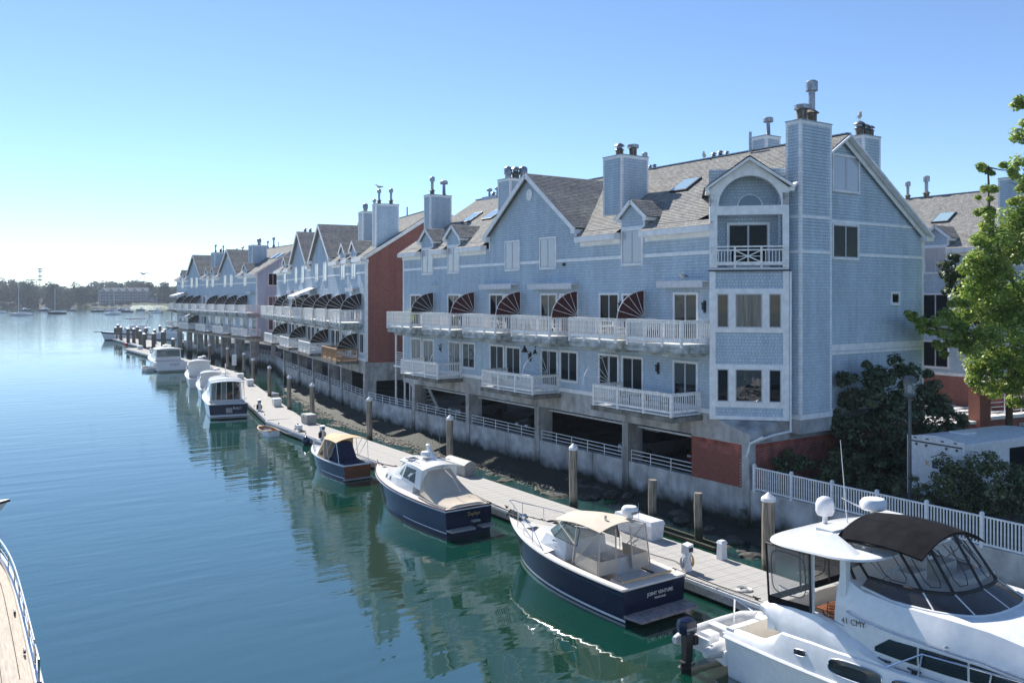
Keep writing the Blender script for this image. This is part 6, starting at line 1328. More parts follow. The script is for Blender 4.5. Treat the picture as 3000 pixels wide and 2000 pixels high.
for i, us in ((1, (0, 1)), (3, (0, 1)), (0, (0, .34, .66, 1))):
    for u in us:
        p = en.b[i].lerp(en.b[(i + 1) % 4], u); q = en.t[i].lerp(en.t[(i + 1) % 4], u); b.tube([p, q], .03, 5)
    p = [en.t[i], en.t[(i + 1) % 4]]; b.tube(p, .03, 5)
def oval(box, i, u0, u1, v0, v1):
    a, c, d, e = box.b[i], box.b[(i + 1) % 4], box.t[(i + 1) % 4], box.t[i]; f = lambda u, v: (a * (1 - u) + c * u) * (1 - v) + (e * (1 - u) + d * u) * v
    P = []
    for k in range(25):
        t = 2 * math.pi * k / 24; cx, cy = math.cos(t), math.sin(t); sx = math.copysign(abs(cx) ** .45, cx); sy = math.copysign(abs(cy) ** .45, cy); P.append(f(lerp(u0, u1, .5 + sx / 2), lerp(v0, v1, .5 + sy / 2)))
    return P
b.tube(oval(en, 0, .38, .62, .2, .9), .016, 4).tube(oval(en, 1, .1, .9, .2, .92), .016, 4).tube(oval(en, 3, .1, .9, .2, .92), .016, 4)
b.build('curtain_binding', m_black, CR)
# deckhouse and bridge coaming
HS = [(3.35, 1.72, 1.95, 1.55, 3.75), (4.0, 1.76, 1.98, 1.64, 3.48), (5.0, 1.78, 2.0, 1.64, 3.42), (6.2, 1.72, 2.02, 1.56, 3.42), (7.0, 1.62, 2.06, 1.4, 3.36), (8.0, 1.45, 2.08, 1.2, 3.15), (9.0, 1.2, 2.12, .9, 2.75), (10.2, .85, 2.16, .55, 2.35), (11, .5, 2.2, .3, 2.22)]
def hst(y):
    for a, c in zip(HS, HS[1:]):
        if y <= c[0]: u = (y - a[0]) / (c[0] - a[0]); return [lerp(a[k], c[k], u) for k in range(5)]
    return list(HS[-1])
def hside(y, v, s=1, off=0):
    q = hst(y); bul = math.sin(v * math.pi) * .09; return Vector((s * (lerp(q[1], q[3], v ** 1.6) + bul + off), y, lerp(q[2], q[4], v)))
b = MB(); rr_ = []
for k in range(33):
    y = lerp(3.35, 11, k / 32); q = hst(y); rg = [hside(y, j / 8) for j in range(9)]; top = [Vector((q[3] * u, y, q[4] + .06 * (1 - u * u))) for u in (.6, .2, -.2, -.6)]; rr_.append(rg + top + [Vector((-p.x, p.y, p.z)) for p in reversed(rg)])
b.loft(rr_, True, True); b.build('deckhouse', m_gel, CR, smooth=True)
for s in (-1, 1):
    for y0, y1 in ((4.5, 5.55), (5.6, 6.65), (6.7, 8.2)):
        rr_ = []
        for k in range(9):
            y = lerp(y0, y1, k / 8); top = .48 - .02 * abs(y - 6.2) ** 1.5 if y > 4.9 else lerp(.26, .48, (y - 4.5) / .4) - .02; rr_.append([hside(y, v, s, .012) for v in [lerp(.17, top, j / 4) for j in range(5)]])
        MB().loft(rr_, False).build('house_window', m_tint, CR)
H.deck('foredeck', m_gel, CR, .37, 1, .1, .55, .3)
# hull windows
for s in (-1, 1):
    def hp(y, z, off=.006):
        t = y / 13; z0 = H.zsh(t); z1 = pw(GP, y); f = (z - z0) / (z1 - z0); return Vector((s * (lerp(hbw(y), hbw(y) - .1, max(0, min(1, f)) ** 1.2) + off), y, z))
    for yc, zc, ry, rz_, tilt in ((4.15, 1.66, .72, .2, .06), (5.6, 1.74, .5, .17, .05), (2.58, 1.6, .19, .075, .1)):
        P = []
        for k in range(29):
            a = 2 * math.pi * k / 28; c_, s_ = math.cos(a), math.sin(a); e = .62; dy = math.copysign(abs(c_) ** e, c_) * ry; dz = math.copysign(abs(s_) ** e, s_) * rz_; P.append(hp(yc + dy, zc + dz + tilt * dy, .02))
        MB().loft([[hp(yc, zc, .03)] * 29, [p.lerp(hp(yc, zc, .03), .5) + Vector((s * .006, 0, 0)) for p in P], P], False).build('hull_window', m_tint, CR); MB().tube(P, .014, 4).build('window_rim', m_chrome, CR)
# tinted wind screen round the bridge
def brg(k, n, hw, y0, y1): t = k / n; a = lerp(-math.pi / 2, math.pi / 2, t); return (hw * math.copysign(abs(math.sin(a)) ** .7, math.sin(a)), lerp(y0, y1, math.cos(a) ** .6))
NB_ = 24
base = [Vector((*brg(k, NB_, 1.56, 3.95, 6.62), 3.42 + .03)) for k in range(NB_ + 1)]; topw = [Vector((*brg(k, NB_, 1.36, 3.98, 5.98), 3.76)) for k in range(NB_ + 1)]
for p in base: p.z = 3.44 + (.12 if p.y < 4.3 else 0)
edges = [0, 4, 8, 12, 16, 20, 24]
for a, c in zip(edges, edges[1:]):
    MB().loft([[base[k], topw[k]] for k in range(a, c + 1)], False).build('windscreen_pane', glass_mat('smoked_screen', (.03, .026, .026), .08, alpha=.78, spec=.5) if a == 0 else bpy.data.materials['smoked_screen'], CR)
b = MB().tube(base, .03, 5)
for k in edges[1:-1]: b.tube([base[k], topw[k]], .02, 5)
b.build('windscreen_frame', m_gel, CR)
arc_roof(CR, 'bimini', m_blackcan, 3.0, 5.3, 2.6, 2.5, 4.5, 4.5, .42, .04, 14, 10, .1)
tb = [Vector((*brg(k, NB_, 1.22, 3.25, 5.28), 4.5)) for k in range(NB_ + 1)]
for k, p in enumerate(tb): p.z = 4.47 + .4 * (1 - min(1, (p.x / 1.24) ** 2)); p.y = max(p.y, 3.25)
tl = [p.copy() for p in topw]; tl[0] = Vector((-1.6, 3.75, 3.72)); tl[-1] = Vector((1.6, 3.75, 3.72))
for a, c in zip(edges, edges[1:]): MB().loft([[topw[k], tb[k]] for k in range(a, c + 1)], False).build('clear_panel', m_vinyl, CR)
for s in (-1, 1): MB().face([(s * 1.36, 3.98, 3.76), (s * 1.15, 3.25, 4.47), (s * 1.26, 3.05, 4.47), (s * 1.5, 3.7, 3.68)]).build('clear_panel', m_vinyl, CR)
b = MB().tube(topw, .045, 5).tube(tb, .03, 5)
for k in edges: b.tube([topw[k], tb[k]], .035, 5)
for s in (-1, 1): b.tube([(s * 1.5, 3.72, 3.68), (s * 1.27, 3.04, 4.5)], .04, 5)
for a, c in ((1, 3), (5, 7), (9, 11), (13, 15), (17, 19), (21, 23)):
    m0, m1 = topw[a].lerp(tb[a], .12), topw[c].lerp(tb[c], .12); m2, m3 = topw[c].lerp(tb[c], .85), topw[a].lerp(tb[a], .85); mid = (m0 + m1) / 2
    b.tube([m3, m3.lerp(m0, .8), m0.lerp(mid, .4), m1.lerp(mid, .4), m2.lerp(m1, .8), m2], .014, 4)
b.build('panel_binding', m_black, CR)
b = MB()
for s in (-1, 1): b.tube([(s * 1.15, 3.2, 4.5), (s * 1.2, 4.7, 3.6)], .02, 5).tube([(s * 1.1, 5.0, 4.5), (s * 1.2, 4.1, 3.6)], .02, 5)
b.build('bimini_frame', m_chrome, CR)
MB().box(-1.0, .2, 5.3, 5.7, 3.45, 3.9).box(.3, .9, 4.4, 4.8, 3.45, 3.95).box(-.9, -.3, 4.4, 4.8, 3.45, 3.95).build('bridge_seats', m_interior, CR)
# radar arch and domes
b = MB()
for s in (-1, 1): b.hexa([(s * 1.5, 3.15, 4.2), (s * 1.75, 3.15, 4.2), (s * 1.75, 4.1, 4.25), (s * 1.5, 4.1, 4.25)], [(s * 1.35, 2.55, 4.62), (s * 1.5, 2.55, 4.58), (s * 1.5, 3.0, 4.62), (s * 1.35, 3.0, 4.66)])
b.box(-1.4, 1.4, 2.5, 3.0, 4.6, 4.68); b.build('radar_arch', m_gel, CR)
lathe_at(CR, 'satellite_dome', [(.07, -.2), (.07, 0), (.2, .02), (.25, .13), (.25, .34), (.2, .47), (.1, .54), (.01, .56)], (-.45, 1.25, 4.42), m_plast, 18)
lathe_at(CR, 'radar_dome', [(.07, -.25), (.07, 0), (.28, .02), (.34, .08), (.34, .22), (.27, .31), (.05, .34)], (-.5, 2.75, 4.88), m_plast, 20)
lathe_at(CR, 'gps_puck', [(.04, 0), (.04, .1), (.16, .12), (.14, .16), (.02, .17)], (.1, 2.4, 4.4), m_plast, 12)
MB().tube([(.45, 2.75, 3.95), (.42, 2.45, 6.85)], [.02, .008], 5).build('whip_aerial', m_plast, CR); MB().tube([(-.3, 2.6, 4.9), (.42, 2.5, 5.3)], .015, 4).tube([(-.7, 2.6, 4.75), (.42, 2.5, 5.3)], .015, 4).build('aerial_brace', m_plast, CR)
# rails
P = [hside(y, .62 - .02 * (y - 3.6), 1, .09) for y in [lerp(3.75, 8.6, k / 12) for k in range(13)]]
rail(CR, P, .02, [(p, p + Vector((-.1, 0, -.02))) for p in P[::3]], name='grab_rail'); P = [Vector((-p.x, p.y, p.z)) for p in P]; rail(CR, P, .02, [(p, p + Vector((.1, 0, -.02))) for p in P[::3]], name='grab_rail')
for s in (-1, 1):
    q = [Vector((s * (hbw(y) - .2), y, pw(GP, y))) for y in [lerp(4.9, 12.2, k / 10) for k in range(11)]]
    rail(CR, [q[0]] + [p + Vector((0, .1, .55)) for p in q[1:]], .02, [(p, p + Vector((0, .1, .55))) for p in q[1::2]], name='side_rail')
MB().tube([(1.8, 2.9, 2.64), (1.78, 3.6, 2.55), (1.74, 4.2, 2.34)], .018, 5).build('grab_rail', m_chrome, CR)
for y in (4.75, 5.5): put(clm, 'cleat', CR, (1.83, y, pw(GP, y)))
tx = text_mesh('41 CMY', .2, 'model_lettering', m_black_l, CR, hside(3.95, .5, 1, .05), (R(90), R(-6), R(90)), .003)
lathe_at(CR, 'deck_light', [(.05, 0), (.05, .03), (.02, .05)], hside(6.2, .6, 1, .0), m_chrome, 10)
# ---- teak table and folding chairs on the after deck
m_teakf = mat('oiled_teak_furniture', (.26, .09, .035), .5, noise=.2)
def fold_chair(loc, rz, label):
    o = thing('folding_chair', label, 'chair', loc, rz, 'teak chairs on the motor yacht'); b = MB()
    for k in range(6): b.box(-.22, .22, -.2 + .07 * k, -.145 + .07 * k, .42, .44)
    b.build('seat', m_teakf, o); b = MB()
    for k in range(6): b.bar((-.2, .24 + .016 * k, .5 + .065 * k), (.2, .24 + .016 * k, .5 + .065 * k), .02, .045)
    b.build('backrest', m_teakf, o)
    for s in (-1, 1): MB().bar((s * .23, -.22, 0), (s * .23, .36, .92), .03, .04).build('leg', m_teakf, o); MB().bar((s * .2, .25, 0), (s * .2, -.2, .43), .03, .04).build('leg', m_teakf, o)
    return o
fold_chair((-11.4, -14.9, 1.72), R(-60), 'folding teak chair on the yacht after deck, nearer the camera'); fold_chair((-10.5, -15.4, 1.72), R(150), 'folding teak chair on the yacht after deck, beside the deckhouse')
o = thing('teak_table', 'slatted teak table on the yacht after deck', 'table', (-10.9, -14.6, 1.72)); b = MB()
for k in range(8): b.box(-.4, .4, -.4 + .1 * k, -.31 + .1 * k, .68, .71)
b.build('table_top', m_teakf, o)
for s in (-1, 1): MB().bar((s * .3, -.3, 0), (s * .3, .3, .68), .03, .04).build('leg', m_teakf, o); MB().bar((s * .3, .3, 0), (s * .3, -.3, .68), .03, .04).build('leg', m_teakf, o)
# ---- inflatable tender on the stern davits
IT = thing('inflatable_tender', 'grey inflatable dinghy with outboard hanging across the yacht stern', 'dinghy', (-11.25, -11.05, .62), R(-90), None)
U = [(-.6, -1.55, .0), (-.62, -.6, .02), (-.6, .5, .05), (-.42, 1.2, .13), (0, 1.5, .2), (.42, 1.2, .13), (.6, .5, .05), (.62, -.6, .02), (.6, -1.55, 0)]
pts = []
for k in range(len(U) - 1):
    for j in range(4): pts.append(tuple(lerp(U[k][i], U[k + 1][i], j / 4) for i in range(3)))
pts.append(U[-1]); rad = [.1, .17] + [.22] * (len(pts) - 4) + [.17, .1]
MB().tube(pts, rad, 10).build('tube', m_hypalon, IT, smooth=True)
MB().hexa([(-.45, -1.2, -.12), (.45, -1.2, -.12), (.45, 1.1, -.05), (-.45, 1.1, -.05)], [(-.5, -1.2, -.04), (.5, -1.2, -.04), (.5, 1.1, .03), (-.5, 1.1, .03)]).box(-.5, .5, -1.3, -1.22, -.12, .3).build('floor', m_gel, IT); MB().box(-.55, .55, -.2, .1, .2, .24).build('thwart', m_gel, IT); MB().box(-.2, .2, -.9, -.5, -.02, .25).build('fuel_locker', m_plast, IT)
OB = thing('outboard_motor', 'black outboard motor on the inflatable dinghy', 'outboard motor', (-12.62, -11.05, .75), R(-90))
MB().loft([[Vector((x * w, -.28 + y * d, z)) for x, y in ((-1, -.7), (0, -1), (1, -.7), (1, .7), (0, 1), (-1, .7))] for w, d, z in ((.15, .2, .28), (.2, .28, .34), (.21, .3, .55), (.17, .25, .7), (.08, .14, .74))], True, True).build('cowling', m_navy, OB, smooth=True)
MB().hexa([(-.08, -.4, -.55), (.08, -.4, -.55), (.08, -.15, -.55), (-.08, -.15, -.55)], [(-.11, -.4, .28), (.11, -.4, .28), (.11, -.1, .28), (-.11, -.1, .28)]).box(-.14, .14, -.1, .05, -.05, .2).box(-.02, .02, -.5, -.12, -.75, -.55).box(-.1, .1, -.52, -.14, -.5, -.47).build('leg', m_black, OB); lathe_at(OB, 'propeller', [(.03, -.06), (.1, 0), (.03, .06)], (0, -.5, -.62), m_black, 8)
tx = text_mesh('TOHATSU', .09, 'motor_lettering', m_letter, OB, (.212, -.28, .47), (R(90), 0, R(90)), .002)
MB().tube([(-.9, 0, 1.6), (-.9, -.75, 1.75), (-.9, -.8, .9)], .03, 6).tube([(.9, 0, 1.6), (.9, -.75, 1.75), (.9, -.8, .9)], .03, 6).build('davit', m_chrome, CR)
# ================================================================ boat at the left edge, looking down on its side deck
LB = thing('sailing_yacht', 'yacht with bleached teak side deck and steel rail at the left edge', 'boat', (-30.9, -5.4, 0), 0)
H = Hull(19, 4.5, 1.42, 1.75, tr=.975, tm=.35, flare=.85, stem=1.5, p=2.6)
H.shell('hull', m_gel, LB, n=26); H.rim('rub_rail', m_gel, LB, .05); H.deck('side_deck', m_teak, LB, .0, 1, .05, .02, .16)
b = MB(); n = 30
for s in (-1, 1): b.loft([[H.pt(k / n, 0, s) + Vector((0, 0, -.02)), H.pt(k / n, 0, s, -.0) + Vector((0, 0, .12)), H.pt(k / n, 0, s, -.14) + Vector((0, 0, .12)), H.pt(k / n, 0, s, -.16) + Vector((0, 0, 0))] for k in range(n + 1)], False)
b.build('toe_rail', m_gel, LB, smooth=True)
b = MB()
for q in (.42, .8, 1.18): b.tube([H.pt(k / n, 0, 1, -q) + Vector((0, 0, .035 + .02 * q)) for k in range(1, n - 6)], .008, 4)
b.build('deck_caulking', m_black, LB)
Box(symm([(1.25, 6.4, 1.4), (1.3, 10, 1.45), (1.0, 14.5, 1.6), (0, 15.2, 1.62)]), symm([(1.1, 6.6, 2.3), (1.15, 10, 2.35), (.8, 13.8, 2.1), (0, 14.2, 2.1)])).build('cabin', m_gel, LB)
MB().box(-1.2, 1.2, 4.6, 6.3, 1.45, 2.0).build('cockpit_coaming', m_teak, LB); MB().box(-1.0, 1.0, 4.8, 6.2, 1.95, 2.02).build('cockpit_cushion', m_bluecan, LB)
for s in (-1, 1):
    P = [H.pt(t, 0, s, -.06) + Vector((0, 0, .62)) for t in [lerp(.075, .8, k / 16) for k in range(17)]]
    rail(LB, P, .028, [(p, p - Vector((0, 0, .55))) for p in P[::2]], name='guard_rail', m=m_chrome); rail(LB, [p - Vector((0, 0, .28)) for p in P], .012, name='guard_wire')
    Q = [H.pt(t, 0, s, -.06) + Vector((0, 0, .62)) for t in (.005, .02, .045, .06)]; rail(LB, [Q[0] - Vector((0, 0, .6))] + Q + [Q[-1] - Vector((0, 0, .6))], .03, name='stern_rail')
for q in (2.2, 5.5): put(clm, 'cleat', LB, (2.0, q, 1.5))
BB = thing('motor_boat', 'white boat bow entering at the left edge of the water', 'boat', (-35.55, 17.3, 0), R(-90)); H = Hull(7.6, 2.6, 1.0, 1.35, flare=.75, stem=1.1); H.shell('hull', m_gel, BB); H.rim('rub_rail', m_black, BB, .05, -.06); H.deck('deck', m_gel, BB, 0, 1, .1, .01)
# ================================================================ far shore
def leaf_mat(name, c1, c2, c3, transl=.35, sc=.35, gloss=True):
    m, n, l, b = newmat(name); b.inputs['Roughness'].default_value = .4 if gloss else .9; b.inputs['Specular IOR Level'].default_value = .45 if gloss else .05
    g = n.new('ShaderNodeNewGeometry'); tc = n.new('ShaderNodeTexCoord'); nz = n.new('ShaderNodeTexNoise'); nz.inputs['Scale'].default_value = sc; nz.inputs['Detail'].default_value = 3; l.new(tc.outputs['Object'], nz.inputs[0])
    ad = n.new('ShaderNodeMath'); ad.operation = 'MULTIPLY_ADD'; l.new(g.outputs['Random Per Island'], ad.inputs[0]); ad.inputs[1].default_value = .55; l.new(nz.outputs['Fac'], ad.inputs[2])
    rp = n.new('ShaderNodeValToRGB'); e = rp.color_ramp.elements; e[0].position = .35; e[0].color = hx(*c1); e[1].position = .98; e[1].color = hx(*c3); k = rp.color_ramp.elements.new(.68); k.color = hx(*c2)
    l.new(ad.outputs[0], rp.inputs[0]); l.new(rp.outputs[0], b.inputs['Base Color'])
    tr = n.new('ShaderNodeBsdfTranslucent'); l.new(rp.outputs[0], tr.inputs[0]); mx = n.new('ShaderNodeMixShader'); mx.inputs[0].default_value = transl
    out = n['Material Output']; l.new(b.outputs[0], mx.inputs[1]); l.new(tr.outputs[0], mx.inputs[2]); l.new(mx.outputs[0], out.inputs[0]); return m
m_far1 = leaf_mat('far_leaves', (.018, .042, .014), (.036, .07, .022), (.08, .10, .032), .2, .02, False)
m_far2 = leaf_mat('far_dark_leaves', (.010, .024, .012), (.018, .038, .018), (.03, .055, .025), .2, .02, False)
m_far3 = leaf_mat('far_russet_leaves', (.05, .032, .02), (.08, .05, .028), (.10, .075, .04), .2, .02, False)
m_hill = mat('far_hill_scrub', (.024, .036, .016), .95, noise=.35, scale=.02, bump=.4, bscale=.2)
Rv = Vector((math.cos(YAW), -math.sin(YAW), 0)); Lv = Vector((math.sin(YAW), math.cos(YAW), 0))
def fp(px, d, z): a = (px - 1500) / 2500.0; p = CAM + (Lv + Rv * a) * d; return Vector((p.x, p.y, z))
def hill_h(px, d):
    sh = 890 + 25 * math.sin(px * .011)
    if d < sh: return -2
    u = (d - sh) / 420; base = 2.0 + 26 * min(1, u) ** .75 * (.82 + .18 * math.sin(px * .019 + 1) + .10 * math.sin(px * .05)) 
    if u > 1: base -= (u - 1) * 8
    return base
hm = MB(); NX, ND = 150, 16; rows = []
for j in range(ND):
    d = lerp(870, 1700, (j / (ND - 1)) ** 1.3); rows.append([fp(px, d, hill_h(px, d) + mno.noise(Vector((px * .04, d * .02, 0))) * 1.6) for px in [lerp(-1500, 1400, i / (NX - 1)) for i in range(NX)]])
for j in range(ND - 1):
    for i in range(NX - 1): hm.face([rows[j][i], rows[j][i + 1], rows[j + 1][i + 1], rows[j + 1][i]])
hm.build('hills', m_hill, smooth=True, kind='structure')
def clump(b, c, rx, rz, n, s, rnd, up=.3, ex=.45):
    for _ in range(n):
        while True:
            v = Vector((rnd.uniform(-1, 1), rnd.uniform(-1, 1), rnd.uniform(-1, 1)))
            if v.length < 1: break
        v = v.normalized() * (v.length ** ex); p = c + Vector((v.x * rx, v.y * rx, v.z * rz)); nn = (v + Vector((rnd.uniform(-.6, .6), rnd.uniform(-.6, .6), rnd.uniform(-.3, .6) + up))).normalized()
        a = nn.orthogonal().normalized(); a.rotate(Matrix.Rotation(rnd.uniform(0, 6.28), 3, nn)); d = nn.cross(a); k = s * rnd.uniform(.45, 1.45)
        b.face([p - a * k, p - d * k * .55, p + a * k, p + d * k * .55])
rnd = random.Random(5); fw = [MB(), MB(), MB()]
for k in range(1250):
    px = rnd.uniform(-600, 640); u = rnd.random() ** 1.3; d = lerp(905, 1420, u); z = hill_h(px, d)
    if 280 < px < 445 and d < 960: continue
    h = rnd.uniform(7, 14) * (1.15 if d < 980 else .8); r = h * rnd.uniform(.34, .5); c = fp(px, d, z + h * .55); w_ = 2 if rnd.random() < .10 else (1 if rnd.random() < .45 else 0)
    clump(fw[w_], c, r, h * .5, 52, h * .15, rnd, .3, .7)
for q, mm, lb in ((0, m_far1, 'mixed green trees massed on the far wooded shore'), (1, m_far2, 'dark green trees massed on the far wooded shore'), (2, m_far3, 'russet trees scattered on the far wooded shore')):
    o = fw[q].build('far_wood', mm); o['kind'] = 'stuff'; o['label'] = lb; o['category'] = 'trees'
def far_tree(px, top, bot, wpx, d, mm, label):
    z0 = max(1, hill_h(px, d) - 1); z1 = CAM.z + (871 - top) / 2500 * d; zb = CAM.z + (871 - bot) / 2500 * d; r = wpx / 2 / 2500 * d; base = fp(px, d, z0)
    o = thing('tree', label, 'tree', base, 0, 'trees on the far shore'); MB().tube([(0, 0, -2), (0, 0, max(2, (zb - z0) + 1))], [.7, .45], 6).build('trunk', m_bark, o)
    b = MB(); rd = random.Random(int(px)); cz = (z1 + zb) / 2 - z0
    for k in range(14): a = rd.uniform(0, 6.3); q = rd.uniform(.1, .62) * r; clump(b, Vector((math.cos(a) * q, math.sin(a) * q, cz + rd.uniform(-.5, .5) * (z1 - zb) * .9)), r * .5, (z1 - zb) * .26, 110, .9, rd)
    b.build('crown', mm, o)
far_tree(238, 834, 895, 62, 905, m_far2, 'big dark round tree on the far shore left of the apartment house'); far_tree(155, 830, 885, 62, 912, m_far2, 'broad dark tree on the far shore behind the yachts'); far_tree(88, 826, 892, 70, 910, m_far1, 'tall green tree mass on the far shore below the radio mast'); far_tree(20, 818, 892, 80, 905, m_far3, 'tall brownish tree at the left edge of the far shore'); far_tree(485, 832, 885, 44, 915, m_far2, 'dark round tree on the far shore beside the third block'); far_tree(438, 834, 878, 36, 920, m_far3, 'russet tree on the far shore right of the apartment house'); far_tree(405, 830, 868, 40, 990, m_far3, 'russet tree behind the roof of the apartment house')
# apartment house and sheds on the far shore
AP = thing('apartment_house', 'large grey apartment house with steep gables on the far shore', 'building', fp(362, 905, 5.5), -YAW)
m_ap = mat('pale_clapboard', (.30, .31, .33), .8, noise=.1, scale=.3); m_apr = mat('slate_roof', (.10, .10, .11), .9)
MB().box(-26, 26, 0, 14, -3, 11.5).build('wall', m_ap, AP); MB().hexa([(-26.5, -.6, 11.5), (26.5, -.6, 11.5), (26.5, 14.6, 11.5), (-26.5, 14.6, 11.5)], [(-24, 6, 15.5), (24, 6, 15.5), (24, 8, 15.5), (-24, 8, 15.5)]).build('roof', m_apr, AP)
apw = MB().box(-.55, .55, -.12, 0, 0, 1.5).mesh('window', m_glass)
for k in range(6):
    x = -21 + 8.4 * k; MB().hexa([(x - 3.2, -1.2, -3), (x + 3.2, -1.2, -3), (x + 3.2, -1.2, 12), (x, -1.2, 15.2), (x - 3.2, -1.2, 12)], [(x - 3.2, 0, -3), (x + 3.2, 0, -3), (x + 3.2, 0, 12), (x, 0, 15.2), (x - 3.2, 0, 12)]).build('gable_bay', m_ap, AP)
    MB().bar((x - 3.5, -1.25, 11.8), (x, -1.25, 15.4), .5, .3).bar((x + 3.5, -1.25, 11.8), (x, -1.25, 15.4), .5, .3).build('gable_trim', m_trim, AP)
    for fl_ in range(4):
        for dx in (-1.6, 0, 1.6): put(apw, 'window', AP, (x + dx, -1.22, .2 + 3.0 * fl_))
        put(apw, 'window', AP, (x + 4.2, -.02, .2 + 3.0 * fl_)) if fl_ < 4 and k < 5 else None
    MB().box(x - 3, x + 3, -2.2, -1.25, 2.6, 2.8).build('balcony_slab', m_trim, AP)
MB().box(26.2, 33, 2, 12, -3, 5).build('annex', m_ap, AP)
def shed(px, d, w, h, label, mm):
    o = thing('shed', label, 'building', fp(px, d, max(1.5, hill_h(px, d) - .5)), -YAW, 'sheds on the far shore'); MB().box(-w / 2, w / 2, 0, 8, -1, h).build('wall', mm, o); MB().hexa([(-w / 2 - .5, -.5, h), (w / 2 + .5, -.5, h), (w / 2 + .5, 8.5, h), (-w / 2 - .5, 8.5, h)], [(-w / 2 - .5, 3.9, h + 2.6), (w / 2 + .5, 3.9, h + 2.6), (w / 2 + .5, 4.1, h + 2.6), (-w / 2 - .5, 4.1, h + 2.6)]).build('roof', m_apr if mm is m_ap else m_ap, o)
    for q in (-.3, 0, .3): put(apw, 'window', o, (q * w, -.02, .8))
shed(468, 918, 15, 7, 'pale gabled boat shed on the far shore right of the apartment house', m_ap); shed(506, 915, 10, 6, 'white house on the far shore beside the third block', m_trim); shed(72, 925, 8, 5, 'small pale house among the trees on the left far shore', m_trim)
TW = thing('radio_mast', 'radio mast with antenna rings on the far wooded hill', 'mast', fp(117, 1180, hill_h(117, 1180) - 2)); zt = CAM.z + (871 - 788) / 2500 * 1180 - TW.location.z
b = MB()
for a in (0, 2.1, 4.2): b.tube([(1.1 * math.cos(a), 1.1 * math.sin(a), 0), (.6 * math.cos(a), .6 * math.sin(a), zt)], .16, 4)
for k in range(14): z = zt * k / 14; b.bar((1, 0, z), (-.6, .8, z + zt / 14), .14, .14); b.bar((-.6, .8, z), (-.6, -.8, z + zt / 14), .14, .14)
b.build('lattice', m_darkmetal, TW)
for z in (zt - .8, zt - 4.2, zt - 11, zt - 16):
    b = MB()
    for k in range(9): a = 2 * math.pi * k / 9; b.box(2.3 * math.cos(a) - .25, 2.3 * math.cos(a) + .25, 2.3 * math.sin(a) - .25, 2.3 * math.sin(a) + .25, z, z + 2.0)
    b.tube([(2.2 * math.cos(2 * math.pi * k / 12), 2.2 * math.sin(2 * math.pi * k / 12), z + 1) for k in range(13)], .12, 4); b.build('antenna_ring', m_darkmetal, TW)
# ================================================================ near trees and shrubs
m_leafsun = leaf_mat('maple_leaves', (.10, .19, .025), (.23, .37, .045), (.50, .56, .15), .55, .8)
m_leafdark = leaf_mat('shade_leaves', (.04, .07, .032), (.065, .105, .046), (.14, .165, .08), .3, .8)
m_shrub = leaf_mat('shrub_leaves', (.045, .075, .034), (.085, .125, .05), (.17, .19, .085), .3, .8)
def plant(name, label, cat, blobs, nper, leaf, m, base, limbs, group=None, seed=1, trunk=.25):
    base = Vector(base); o = thing(name, label, cat, base, 0, group); rd = random.Random(seed); b = MB()
    for c, r, *q in blobs:
        c = Vector(c) - base; n = int(nper * r ** 1.7); 
        for _ in range(max(4, int(9 * r))):
            v = Vector((rd.gauss(0, 1), rd.gauss(0, 1), rd.gauss(0, .8))); v = v.normalized() * r * rd.uniform(.15, 1.05); rr2 = r * rd.uniform(.28, .62)
            clump(b, c + v, rr2, rr2 * .75, max(10, int(n / max(4, int(9 * r)))), leaf, rd, .4, 1.15)
    b.build('crown', m, o); t = MB()
    for path in limbs:
        P = [Vector(p) - base for p in path]; k = len(P); t.tube(P, [lerp(trunk, trunk * .22, i / max(1, k - 1)) if path is limbs[0] else lerp(trunk * .5, trunk * .08, i / max(1, k - 1)) for i in range(k)], 7)
    lp = [Vector(p) - base for path in limbs for p in path]
    for c, r, *q in blobs:                    # twigs out to every leaf mass
        c = Vector(c) - base; a = min(lp, key=lambda p: (p - c).length); m_ = a.lerp(c, .55) + Vector((rd.uniform(-.2, .2), rd.uniform(-.2, .2), -.1)) * r; t.tube([a, m_, c], [trunk * .16, trunk * .1, trunk * .05], 5)
        for _ in range(4): v = Vector((rd.gauss(0, 1), rd.gauss(0, 1), rd.gauss(.4, .7))).normalized() * r * .9; t.tube([m_.lerp(c, rd.uniform(.2, 1)), c + v * .6, c + v], [trunk * .06, trunk * .04, trunk * .02], 4)
    t.build('trunk', m_bark, o, smooth=True); return o
def B(px, py, r, d): return (pix(px, py, d), r / 2500.0 * d)
bl = [B(3000, 300, 40, 47), B(2995, 400, 42, 47), B(2965, 500, 34, 46.5), B(2992, 545, 40, 47), B(2893, 500, 30, 46), B(2900, 560, 34, 46), B(2985, 640, 62, 47), B(2890, 620, 42, 46), B(2905, 690, 62, 46), B(2965, 730, 80, 47), B(2860, 760, 52, 46), B(2920, 800, 80, 46), B(2990, 850, 90, 47), B(2880, 880, 80, 46), B(2950, 930, 90, 46), B(2810, 930, 52, 45), B(2740, 955, 42, 44.5), B(2695, 940, 30, 44), B(2660, 922, 20, 44), B(2850, 1000, 78, 45), B(2780, 1010, 48, 45), B(2950, 1040, 90, 46), B(2890, 1080, 66, 45.5), B(2980, 1120, 70, 46), B(3040, 700, 110, 47), B(3060, 900, 120, 47), B(3060, 1080, 120, 47), B(3050, 480, 70, 47)]
base = pix(3080, 1500, 47); base.z = 1.8
